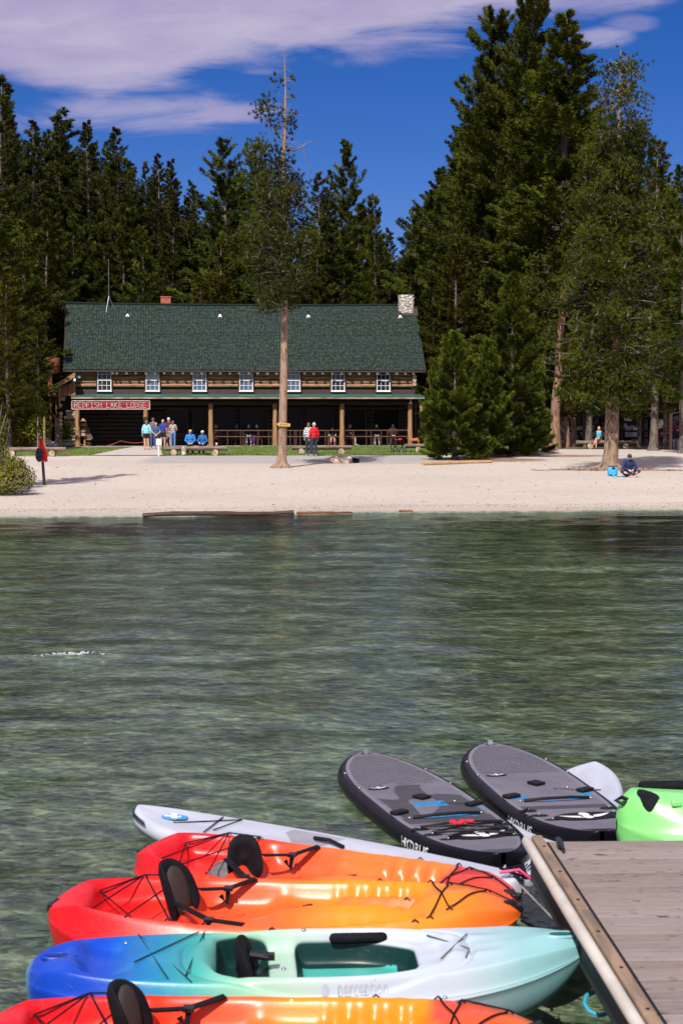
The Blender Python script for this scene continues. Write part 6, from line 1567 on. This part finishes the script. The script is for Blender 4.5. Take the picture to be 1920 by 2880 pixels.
person('person in a black and white plaid shirt and dark trousers by the pine', G(868, 1282), -.25, h=1.70, top=('c_plaid', 'long'), bot=('c_navypants', 'long'), hair=('h_auburn', 'bob'), shoes='shoe_grey', female=True)
person('grey-haired person in a red cardigan and dark trousers leaning to the plaid shirt', G(883, 1283), .45, h=1.70, top=('c_red', 'long'), bot=('c_navypants', 'long'), hair=('h_grey', 'curly'), shoes='shoe_grey', female=True)
person('person in a blue tank top and red shoes sitting left of the thick pine', seat(1683, 1262), math.pi-.25, 'sit', 1.68, top=('c_tank', 'tank'), bot=('skin', 'brief'), hair=('h_blond', 'bun'), shoes='shoe_red', female=True, jacket='c_black',
       arms={'elR': (.30, -.03, .76), 'wrR': (.34, -.16, .56), 'elL': (-.25, .12, .74), 'wrL': (-.05, .33, .62)}, legs={'knL': (.12, .42, .60), 'anL': (.26, .50, .24)})
person('bearded person in a navy hoodie and cap sitting cross-legged on the sand', G(1765, 1341), math.pi+.1, 'ground', 1.78, top=('c_navy', 'long'), bot=('c_navypants', 'long'), hair=('h_brown', 'short'), hat=('c_puffer', 'cap'), shoes=None, beard=True, glasses=True)
person('person in a dark puffer jacket and pale trousers on the bench at the right edge', seat(1905, 1263), math.pi-.5, 'sit', 1.66, top=('c_puffer', 'long'), bot=('c_ltgrey', 'long'), hair=('h_black', 'short'), hat=('c_black', 'cap'), shoes='shoe_grey', glasses=True)
person('person in a white top and magenta trousers cut by the right edge of the picture', seat(1926, 1264), math.pi+.3, 'sit', 1.7, top=('c_white', 'long'), bot=('c_magenta', 'long'), hair=('h_blond', 'long'), shoes='shoe_grey', female=True)
# diners in the shade of the porch
def onp(px, ly): l = lcol(px, ly); v = W((l, ly, .03)); return v
for px, ly, rz, lab, tp, bt, sh, hr in ((613, 1.0, 1.2, 'bare-legged person sitting sideways in the porch shade right of the third post', ('c_dim', 'short'), ('c_black', 'brief'), 'shoe_grey', 'short'), (661, 1.3, -1.0, 'person in grey sitting in the porch shade with one pale shoe raised', ('c_dim', 'long'), ('c_black', 'long'), 'shoe_grey', 'short'),
                                (699, .8, math.pi, 'person with light socks facing out of the porch shade', ('c_black', 'long'), ('c_denim', 'capri'), 'shoe_grey', 'long'), (726, 1.0, 2.2, 'person with purple trousers seated in the porch shade', ('c_dim', 'long'), ('c_purple', 'long'), 'shoe_grey', 'bob'),
                                (934, .7, math.pi, 'child with bare legs and pink socks facing out of the porch shade', ('c_black', 'short'), ('c_black', 'brief'), 'c_magenta', 'bob'), (978, .8, -1.4, 'person in a grey shirt with a bare leg stretched beside the porch post', ('c_dim', 'short'), ('c_black', 'brief'), 'shoe_grey', 'short'),
                                (1058, .9, math.pi, 'person in dark clothes and grey socks deep in the porch shade', ('c_black', 'long'), ('c_teal', 'capri'), 'shoe_grey', 'short'), (1104, 1.0, math.pi, 'person with a yellow sleeve in the porch shade behind the walking frame', ('c_khaki', 'short'), ('c_black', 'long'), 'shoe_black', 'short')):
    p = onp(px, ly+.55); person(lab, p, rz+FYAW, 'sit', 1.45 if 'child' in lab else 1.72, top=tp, bot=bt, hair=('h_brown', hr), shoes=sh, group='diners in the porch shade')
    ct = thing('porch_chair', 'wooden chair in the porch shade under a diner', 'chair', p, rz+FYAW, 'chairs in the porch shade'); q = MB(); q.box((0, .08, .42), (.46, .46, .04)); q.build('seat', MAT['copper_rail'], ct)
    for a, b_ in ((-1, -1), (1, -1), (-1, 1), (1, 1)): q = MB(); q.box((a*.2, .08+b_*.2, .2), (.045, .045, .4)); q.build('leg', MAT['copper_rail'], ct)
    q = MB(); q.box((0, -.17, .72), (.44, .03, .42)); q.build('backrest', MAT['copper_rail'], ct)

# ------------------------------------------------------------------ small things
# arrow board on the bare-topped pine
p = at_y(797, 1194, 77.0); b0 = on_ground(791, 1316); p = Vector((ray(797, 1194).x*(b0.y-.22), b0.y-.24, at_y(797, 1194, b0.y).z))
t = thing('arrow_sign', 'yellow wooden arrow board with dark letters nailed to the bare-topped pine', 'sign', p); t.rotation_euler = (0, R(5), 0)
q = MB(); q.prism([(-.30, 0), (-.20, .075), (.29, .065), (.29, -.065), (-.20, -.075)], -.02, .02); q.build('board', MAT['sign_yellow'] if 'sign_yellow' in MAT else mat('sign_yellow', (.62, .38, .04), (.45, .26, .03), rough=.7), t, smooth=False)
q = MB()
for k in range(9): q.box((-.15+k*.045, -.023, .004*math.sin(k*2.3)), (.014+.008*(k % 3), .004, .045+.02*(k % 2)))
q.build('worn_marks', MAT['brown_trim'], t, smooth=False)
# stake sign by the path
p = G(446.5, 1283); t = thing('stake_sign', 'small cream notice board on a white stake beside the path', 'sign', p)
q = MB(); q.box((0, 0, .38), (.05, .04, .78)); q.build('stake', MAT['white_paint'], t, smooth=False)
q = MB(); q.box((0, -.035, .72), (.25, .03, .34)); q.build('board', mat('cream', (.78, .72, .58), (.70, .64, .50), rough=.6), t, smooth=False)
# boulder
p = G(958, 1302); rr = random.Random(2); mat('rock', (.52, .42, .33), (.36, .26, .19), rough=.9, scale=4, bump=.03, bscale=8)
import bmesh
bm = bmesh.new()
for v in ((-.70, -.10, 0), (-.62, .22, .0), (-.55, -.28, .0), (.35, -.32, .0), (.55, -.05, .0), (.40, .35, 0), (-.60, -.20, .13), (-.66, .10, .22), (-.35, .30, .34), (-.15, -.02, .33), (.28, .30, .40), (.40, -.02, .36), (.50, -.20, .20), (.30, -.30, .17), (-.1, -.30, .15), (.52, .12, .30)): bm.verts.new(v)
bmesh.ops.convex_hull(bm, input=bm.verts); me = bpy.data.meshes.new('boulder'); bm.to_mesh(me); bm.free(); me.materials.append(MAT['rock'])
o = bpy.data.objects.new('boulder', me); COL.objects.link(o); o.location = p; b_ = o.modifiers.new('b', 'BEVEL'); b_.width = .03; b_.segments = 2; tag(o, 'flat-topped tan boulder on the sand right of the standing couple', 'boulder')
t = MB()
for k in range(9): t.ell((rr.uniform(-.12, .12), rr.uniform(-.1, .1), .08+rr.uniform(-.05, .16)), (.08, .07, .06), 8, 6)
o = t.build('dark_bag', MAT['black_cloth'], None, loc=p+Vector((.68, .05, 0))); tag(o, 'small crumpled dark bag against the right end of the boulder', 'bag')
# logs lying around
def lying_log(label, pa, pb, ya, yb_, r, m_, name='driftwood_log', z=0, n=14, r2=None):
    A = G(pa, ya); B = G(pb, yb_); c = (A+B)/2; q = MB(); rr = random.Random(pa); P = []
    for i in range(n+1):
        u = i/n; v = A.lerp(B, u)-c; P.append((v.x, v.y+rr.uniform(-.02, .02)*r*8, gz(A.x+(B.x-A.x)*u, A.y+(B.y-A.y)*u)-c.z+r*.5+z+rr.uniform(-.01, .01)))
    q.tube(P, [r*(1+rr.uniform(-.15, .15))*(1 if r2 is None else 1+(r2/r-1)*i/n) for i in range(n+1)], 9); o = q.build(name, MAT[m_], None, loc=c); tag(o, label, 'log'); return o
mat('wet_log', (.065, .032, .02), (.018, .010, .008), rough=.45, scale=3, stretch=(.5, 5, 5), bump=.01); mat('orange_log', (.30, .10, .035), (.10, .045, .025), rough=.6, scale=4, stretch=(.5, 5, 5), bump=.01)
mat('dry_log', (.52, .34, .17), (.30, .18, .09), rough=.8, scale=3, stretch=(.5, 5, 5), bump=.01)
lying_log('long dark wet log lying along the waterline', 402, 825, 1454, 1447, .075, 'wet_log')
lying_log('orange split log at the waterline right of the long dark log', 836, 990, 1447, 1444, .055, 'orange_log', r2=.02)
lying_log('short orange stick at the waterline right of the middle', 1122, 1160, 1440, 1440, .04, 'orange_log')
lying_log('pale fallen log on the needle-strewn ground below the young pines', 1188, 1382, 1309, 1302, .12, 'dry_log', r2=.07)
lying_log('pale timber edging lying in front of the right-hand bench', 1828, 1890, 1259, 1259, .05, 'dry_log')
# wet weeds / debris line
rg = np.random.default_rng(12); n = 1500; x = rg.uniform(-12, 13, n); y = shore_y(x)+np.abs(rg.normal(.15, .5, n))+.35*np.sin(x*.6)+.35; L_ = rg.uniform(.01, .07, n); a = rg.normal(0, .5, n); z = ground_z(x, y)+.012
V = np.stack([np.stack([x, y, z], 1), np.stack([x+L_*np.cos(a), y+L_*np.sin(a), z+.004], 1), np.stack([x+L_*.5, y+.012, z+.010], 1)], 1).reshape(-1, 3)
mat('debris', (.20, .12, .08), (.09, .055, .04), rough=.9, island=.4); o = bpy.data.objects.new('washed_up_debris', npmesh('debris', V, np.arange(3*n).reshape(-1, 3), MAT['debris'], smooth=False)); COL.objects.link(o); tag(o, 'thin line of dark washed-up needles and bark along the waterline', 'debris', kind='stuff')
# foam on the small breaking wave
rg = np.random.default_rng(31); n = 130; x = rg.normal(0, .24, n)-.12; k = np.clip(1-(x/.9)**2, .1, 1); y = rg.normal(0, .09, n)-.05*x*0+.03*np.sin(x*7); s = rg.uniform(.003, .011, n)*k+.002
c_ = np.stack([x-3.15, y+21.16+.05*x, np.full(n, .058)*k+.0], 1); V = (c_[:, None, :]+oct_[None]*s[:, None, None]*np.array([1.8, 1, .5])).reshape(-1, 3)
mat('foam', (.80, .83, .85), (.65, .70, .72), rough=.5); o = bpy.data.objects.new('wave_foam', npmesh('wave_foam', V, (np.arange(n)[:, None, None]*6+of[None]).reshape(-1, 3), MAT['foam'])); COL.objects.link(o); tag(o, 'thin line of white foam on a small wave crest in the open water on the left', 'foam', kind='stuff')
# post with red vest and dark bag
p = G(126, 1364); tpz = at_y(118, 1232, p.y).z-p.z; sx = (ray(117, 1232).x-ray(126, 1232).x)*p.y
t = thing('marker_post', 'thin weathered wooden post leaning slightly on the beach at the left', 'post', p); q = MB(); q.tube([(0, 0, -.1), (sx*.5, 0, tpz*.5), (sx, 0, tpz)], [.055, .05, .042], 8); q.build('shaft', MAT['wet_log'], t)
q = MB(); q.ell((sx, 0, tpz+.01), (.055, .055, .05), 10, 8); q.build('cap', MAT['log_end'], t)
def at_post(px, py, dy=-.08): v = at_y(px, py, p.y+dy); return (v.x-p.x, v.y-p.y, v.z-p.z)
V = []
for i in range(13):
    u = i/12; row = []
    for k in range(9):
        s = -1+k/4; x0, y0, z0 = at_post(116+10*u+s*(5+4*u), 1235+62*u+3*math.sin(k*1.3)*u); row.append((x0, y0-.03*math.cos(s*1.5)+.03*math.sin(k*2+i*.5), z0))
    V.append(row)
q = MB(); q.grid(V); o = q.build('red_vest', mat('c_vest', (.72, .012, .012), (.5, .008, .01), rough=.6), None, loc=p, fix=False); s_ = o.modifiers.new('s', 'SOLIDIFY'); s_.thickness = .035; tag(o, 'bright red life vest draped over the leaning beach post', 'life vest')
q = MB(); c = at_post(111, 1279, -.16); q.ell(c, (.13, .10, .26), 14, 10); q.ell((c[0]-.04, c[1]-.07, c[2]-.08), (.08, .06, .12), 10, 8); cloth('c_bagprint', (.16, .12, .20), (.012, .012, .03), scale=16, contrast=(.55, .62))
q.tube([(c[0], c[1], c[2]+.2), (c[0]+.06, c[1]+.06, c[2]+.42), (c[0]+.1, c[1]+.1, c[2]+.2)], .018, 6); o = q.build('hanging_bag', MAT['c_bagprint'], None, loc=p); tag(o, 'dark patterned drawstring bag hanging on the leaning beach post', 'bag')
for px_, y0, y1, r in ((107, 1172, 1230, .03), (126, 1172, 1232, .05)):
    b_ = at_y(px_, y1+20, 97); zb = gz(b_.x, 97); tz_ = at_y(px_, y0, 97).z; q = MB(); q.tube([(0, 0, 0), (.02 if r < .04 else -.0, 0, tz_-zb)], [r*1.6, r], 7); o = q.build('upright_pole', MAT['log_mid'] if r > .04 else MAT['bench_log'], None, loc=(b_.x, 97, zb)); tag(o, 'thin upright pole behind the left log bench, the thinner of two' if r < .04 else 'reddish upright pole behind the left log bench, the thicker of two', 'pole')
# backpacks, cup, cooler, towel
p = G(517, 1281.5); t = thing('backpack', 'pale grey-green backpack leaning on the log bench beside the orange cap', 'backpack', p+Vector((0, -.22, 0)))
q = MB(); q.ell((0, 0, .24), (.14, .10, .26), 16, 12); o = q.build('bag', mat('c_sage', (.34, .36, .28), (.22, .24, .18), rough=.85), t); q = MB(); q.ell((.02, -.07, .12), (.10, .06, .11), 12, 8); q.build('pocket', mat('c_pale', (.55, .54, .50), rough=.8), t); q = MB(); q.tube([(-.08, -.0, .46), (-.12, -.07, .3), (-.10, -.05, .1)], .018, 6); q.build('strap', MAT['black_cloth'], t)
p = G(609, 1280.5); q = MB(); q.tube([(0, 0, 0), (0, 0, .11)], [.045, .055], 12); o = q.build('white_cup', MAT['white_paint'], None, loc=p+Vector((0, .1, .54))); tag(o, 'white cup standing on the right end of the log bench with seated people', 'cup')
p = G(1721, 1339); t = thing('cooler_backpack', 'bright blue soft cooler backpack on the sand by the thick pine roots', 'cooler bag', p, .1)
mat('cooler_blue', (.05, .42, .80), (.03, .30, .62), rough=.6, scale=8, bump=.006)
q = MB(); q.box((0, 0, .19), (.38, .26, .34)); q.build('bag', MAT['cooler_blue'], t, bevel=.06); q = MB(); q.box((0, .0, .39), (.36, .24, .06)); q.build('lid', MAT['grey_pad'], t, bevel=.03); q = MB(); q.box((0, -.15, .15), (.24, .06, .18)); q.box((0, -.17, .05), (.10, .06, .10)); q.build('pocket', MAT['cooler_blue'], t, bevel=.02)
q = MB(); q.tube([(-.06, -.14, .30), (0, -.17, .34), (.06, -.14, .30)], .02, 6); q.build('handle', MAT['black_cloth'], t)
p = G(1744, 1341); q = MB(); V = [[(x_, y_, .02+.02*math.sin(x_*17+y_*9)) for x_ in np.linspace(-.3, .35, 12)] for y_ in np.linspace(-.25, .3, 10)]; q.grid(V); o = q.build('beach_towel', mat('towel', (.20, .50, .56), (.10, .34, .42), rough=.9), None, loc=p, fix=False); s_ = o.modifiers.new('s', 'SOLIDIFY'); s_.thickness = .012; tag(o, 'pale turquoise towel spread under the person sitting on the sand', 'towel')
# walking frame with seat
p = G(1119, 1275); t = thing('wheeled_walker', 'folding wheeled walker with blue wheel guards on the lawn edge near the right bench', 'walker', p, -.1)
mat('walker_blue', (.02, .09, .20), rough=.3)
q = MB(); 
for s in (-.13, .13):
    q.tube([(-.30, s, .16), (-.02, s, .62)], .018, 6); q.tube([(-.02, s, .16), (-.28, s, .62)], .018, 6); q.tube([(.08, s, .16), (.34, s, .62)], .018, 6); q.tube([(.34, s, .16), (.10, s, .62)], .018, 6)
q.tube([(-.36, 0, .14), (-.40, 0, .7), (-.38, 0, 1.05)], .022, 6); q.build('frame', MAT['black_plastic'], t)
q = MB(); q.box((.05, 0, .65), (.55, .34, .05)); q.build('seat', MAT['black_cloth'], t, bevel=.015)
for x_ in (-.30, -.02, .36):
    for s in (-.15, .15): q = MB(); q.tube([(x_, s-.025, .10), (x_, s+.025, .10)], .10, 16); q.build('wheel', MAT['black_rubber'], t); q = MB(); q.ell((x_, s*1.12, .12), (.085, .025, .05), 10, 6); q.build('wheel_guard', MAT['walker_blue'], t)
q = MB(); q.box((.15, 0, .07), (.4, .08, .03)); q.build('base_bar', MAT['grey_metal'], t)
q = MB(); q.ell((.10, 0, .74), (.13, .10, .07), 10, 8); o = q.build('red_bag', MAT['c_red'], None, loc=p); tag(o, 'small red bag resting on the seat of the wheeled walker', 'bag')
# dog beside the right post
p = G(1166, 1258); dog = thing('dog', 'reddish brown dog standing on the porch edge behind the right post', 'dog', p+Vector((0, 0, .0)), 0); q = MB()
q.tube([(-.28, 0, .44), (-.1, 0, .42), (.12, 0, .43), (.26, 0, .46)], [.09, .10, .125, .10], 12); q.tube([(.24, 0, .48), (.36, 0, .60)], [.08, .06], 10); q.ell((.42, 0, .62), (.08, .06, .065), 10, 8); q.tube([(.45, 0, .61), (.54, 0, .58)], [.04, .025], 8)
for x_, kx in ((-.25, -.05), (.22, .02)):
    for s in (-.07, .07): q.tube([(x_, s, .40), (x_+kx*-1, s, .27), (x_+kx, s, .15), (x_+kx*.3, s, .03), (x_+kx*.3+.05, s, .02)], [.07 if kx < 0 else .05, .045, .028, .025, .022], 8)
q.tube([(-.33, 0, .47), (-.45, 0, .50), (-.52, 0, .60)], [.03, .022, .01], 7); q.ell((.38, -.06, .65), (.03, .012, .045), 8, 6); q.ell((.38, .06, .65), (.03, .012, .045), 8, 6)
mat('fur_red', (.42, .16, .05), (.26, .09, .03), rough=.85, scale=20, bump=.006); link_mesh('body', remesh(q, .014), MAT['fur_red'], dog)
# stroller in the line
p = G(465, 1259); t = thing('stroller', 'small dark stroller standing between the people in the porch line', 'stroller', p, .3); q = MB(); q.tube([(0, -.3, .95), (0, 0, .45), (0, .35, .1)], .02, 6); q.tube([(0, -.2, .1), (0, .1, .5)], .02, 6); q.build('frame', MAT['black_plastic'], t); q = MB(); q.ell((0, .0, .52), (.2, .25, .16), 12, 8); q.build('seat', MAT['c_plum'], t)
for x_ in (-.2, .2):
    for y_ in (-.22, .34): q = MB(); q.tube([(x_-.02, y_, .09), (x_+.02, y_, .09)], .09, 14); q.build('wheel', MAT['black_rubber'], t)
# cars under the trees
def car(label, px, py, Y, rz, paint, H=1.75, L=4.6):
    x = ray(px, py).x*Y; t = thing('parked_car', label, 'car', (x, Y, gz(x, Y)), rz)
    pr = [(-2.25, .35), (-2.3, .75), (-2.2, 1.0), (-1.9, 1.08), (-1.75, 1.60), (-1.5, H), (.35, H), (1.05, 1.10), (2.0, .98), (2.28, .75), (2.28, .38), (1.9, .28), (-1.9, .28)]
    pr = [(a*L/4.6, b) for a, b in pr]; q = MB(); V = []
    for wv, k in ((-.93, .90), (-.80, 1.0), (.80, 1.0), (.93, .90)): V.append([(a*k, wv*(1 if b < 1.1 else .86), .28+(b-.28)*(.985 if k < 1 else 1)) for a, b in pr])
    q.grid(V, wrap=True); q.raw(V[0], [tuple(range(len(pr)))]); q.raw(V[-1], [tuple(range(len(pr)))]); q.build('body', paint, t, smooth=False, bevel=.04)
    q = MB()
    for s in (-1, 1): q.prism([(-1.65, 1.14), (-1.45, H-.12), (.28, H-.12), (.85, 1.14)], s*.79, s*.835)
    q.build('side_glass', MAT['dark_glass'], t, smooth=False); q = MB()
    q.raw([(1.08, -.68, 1.12), (1.08, .68, 1.12), (.42, .66, H-.06), (.42, -.66, H-.06)], [(0, 1, 2, 3)]); q.raw([(-1.93, -.68, 1.12), (-1.93, .68, 1.12), (-1.66, .66, H-.12), (-1.66, -.66, H-.12)], [(0, 3, 2, 1)]); q.build('windscreen', MAT['dark_glass'], t, smooth=False)
    for a in (-1.4, 1.4):
        for s in (-1, 1):
            q = MB(); q.tube([(a, s*.72, .34), (a, s*.93, .34)], .34, 20); w_ = q.build('wheel', MAT['black_rubber'], t); q = MB(); q.tube([(a, s*.90, .34), (a, s*.945, .34)], .2, 14); q.build('rim', MAT['grey_metal'], w_)
    for s in (-1, 1): q = MB(); q.box((2.24*L/4.6, s*.66, .74), (.08, .32, .14)); q.build('headlight', MAT['white_paint'], t); q = MB(); q.box((-2.26*L/4.6, s*.76, .85), (.06, .16, .3)); q.build('tail_light', MAT['c_red'], t)
    return t
mat('paint_white', (.80, .80, .80), rough=.25, coat=.6); mat('paint_dark', (.03, .035, .045), rough=.2, coat=1); mat('paint_red', (.45, .01, .015), rough=.25, coat=1); mat('paint_silver', (.35, .37, .40), rough=.25, coat=1, metal=.4)
car('white sport utility car parked in the shade behind the thick pine', 1690, 1260, 116, 2.7, MAT['paint_white'], 1.85)
car('red car parked in the shade at the far right edge', 1945, 1260, 113, 3.0, MAT['paint_red'], 1.75)
car('dark car parked behind the shrubs at the left edge', 25, 1255, 108, .25, MAT['paint_dark'], 1.6)
car('silver car parked between the left shrubs and the stair shed', 112, 1255, 114, .3, MAT['paint_silver'], 1.5)
car('white car glimpsed through the branches of the young pines', 1402, 1262, 112, .1, MAT['paint_white'], 1.55)
# orange pole and shaded rail on the right
x = ray(1884, 1240).x*101; q = MB(); q.tube([(0, 0, 0), (0, 0, at_y(1884, 1164, 101).z-gz(x, 101))], .085, 9); o = q.build('peeled_pole', MAT['post_wood'], None, loc=(x, 101, gz(x, 101))); tag(o, 'bright orange peeled pole standing left of the red car', 'pole')
xa, xb = ray(1600, 1250).x*99, ray(1990, 1250).x*99
t = thing('rail_fence', 'dark two-rail log fence running behind the benches on the right', 'fence', ((xa+xb)/2, 109, gz(12, 109)))
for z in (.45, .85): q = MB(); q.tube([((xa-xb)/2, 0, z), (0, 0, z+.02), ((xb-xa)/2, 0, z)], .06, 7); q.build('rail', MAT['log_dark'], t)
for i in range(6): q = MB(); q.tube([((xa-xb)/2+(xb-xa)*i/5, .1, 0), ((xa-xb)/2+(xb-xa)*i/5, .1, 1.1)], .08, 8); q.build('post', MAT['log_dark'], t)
# shaded log cabin behind the right pine
cx = ray(1790, 1200).x*124; t = thing('log_cabin', 'dark log cabin deep in the shade behind the thick pine', 'cabin', (cx, 124, gz(cx, 124)), -.05); q = MB()
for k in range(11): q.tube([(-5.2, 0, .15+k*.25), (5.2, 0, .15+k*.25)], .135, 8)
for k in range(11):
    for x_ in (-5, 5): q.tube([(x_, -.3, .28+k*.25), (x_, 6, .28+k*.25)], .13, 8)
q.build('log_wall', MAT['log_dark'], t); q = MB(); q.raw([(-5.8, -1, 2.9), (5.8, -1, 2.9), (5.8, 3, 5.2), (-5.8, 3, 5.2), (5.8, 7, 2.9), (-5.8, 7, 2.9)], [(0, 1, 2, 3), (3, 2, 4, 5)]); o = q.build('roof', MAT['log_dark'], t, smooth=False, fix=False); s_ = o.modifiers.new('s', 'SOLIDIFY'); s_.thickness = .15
for x_ in (-2.6, 2.4): q = MB(); q.box((x_, -.13, 1.5), (1.1, .06, 1.0)); fr = q.build('window', MAT['log_mid'], t, smooth=False); q = MB(); q.box((x_, -.17, 1.5), (.95, .03, .85)); q.build('pane', MAT['window_glass'], fr, smooth=False)
q = MB(); q.box((0, -.13, 1.0), (.95, .07, 2.0)); q.build('door', MAT['brown_trim'], t, smooth=False)
# rocks left of the shed
for i, (px_, py_, s) in enumerate(((104, 1236, .42), (126, 1238, .5), (146, 1240, .38))):
    p = Vector((ray(px_, py_).x*101, 101, gz(-17, 101))); rr = random.Random(i); q = MB(); q.ell((0, 0, s*.5), (s, s*.7, s*.7), 10, 7); 
    q.v = [np.array([[a*(1+.12*math.sin(7*b+i)), b, c*(1+.1*math.sin(9*a))] for a, b, c in q.v[0]])]
    o = q.build('garden_rock', MAT['fieldstone'], None, smooth=False, loc=p); tag(o, ('pale rounded rock, left of three behind the left log bench', 'pale rounded rock, middle of three behind the left log bench', 'pale rounded rock, right of three behind the left log bench')[i], 'rock')
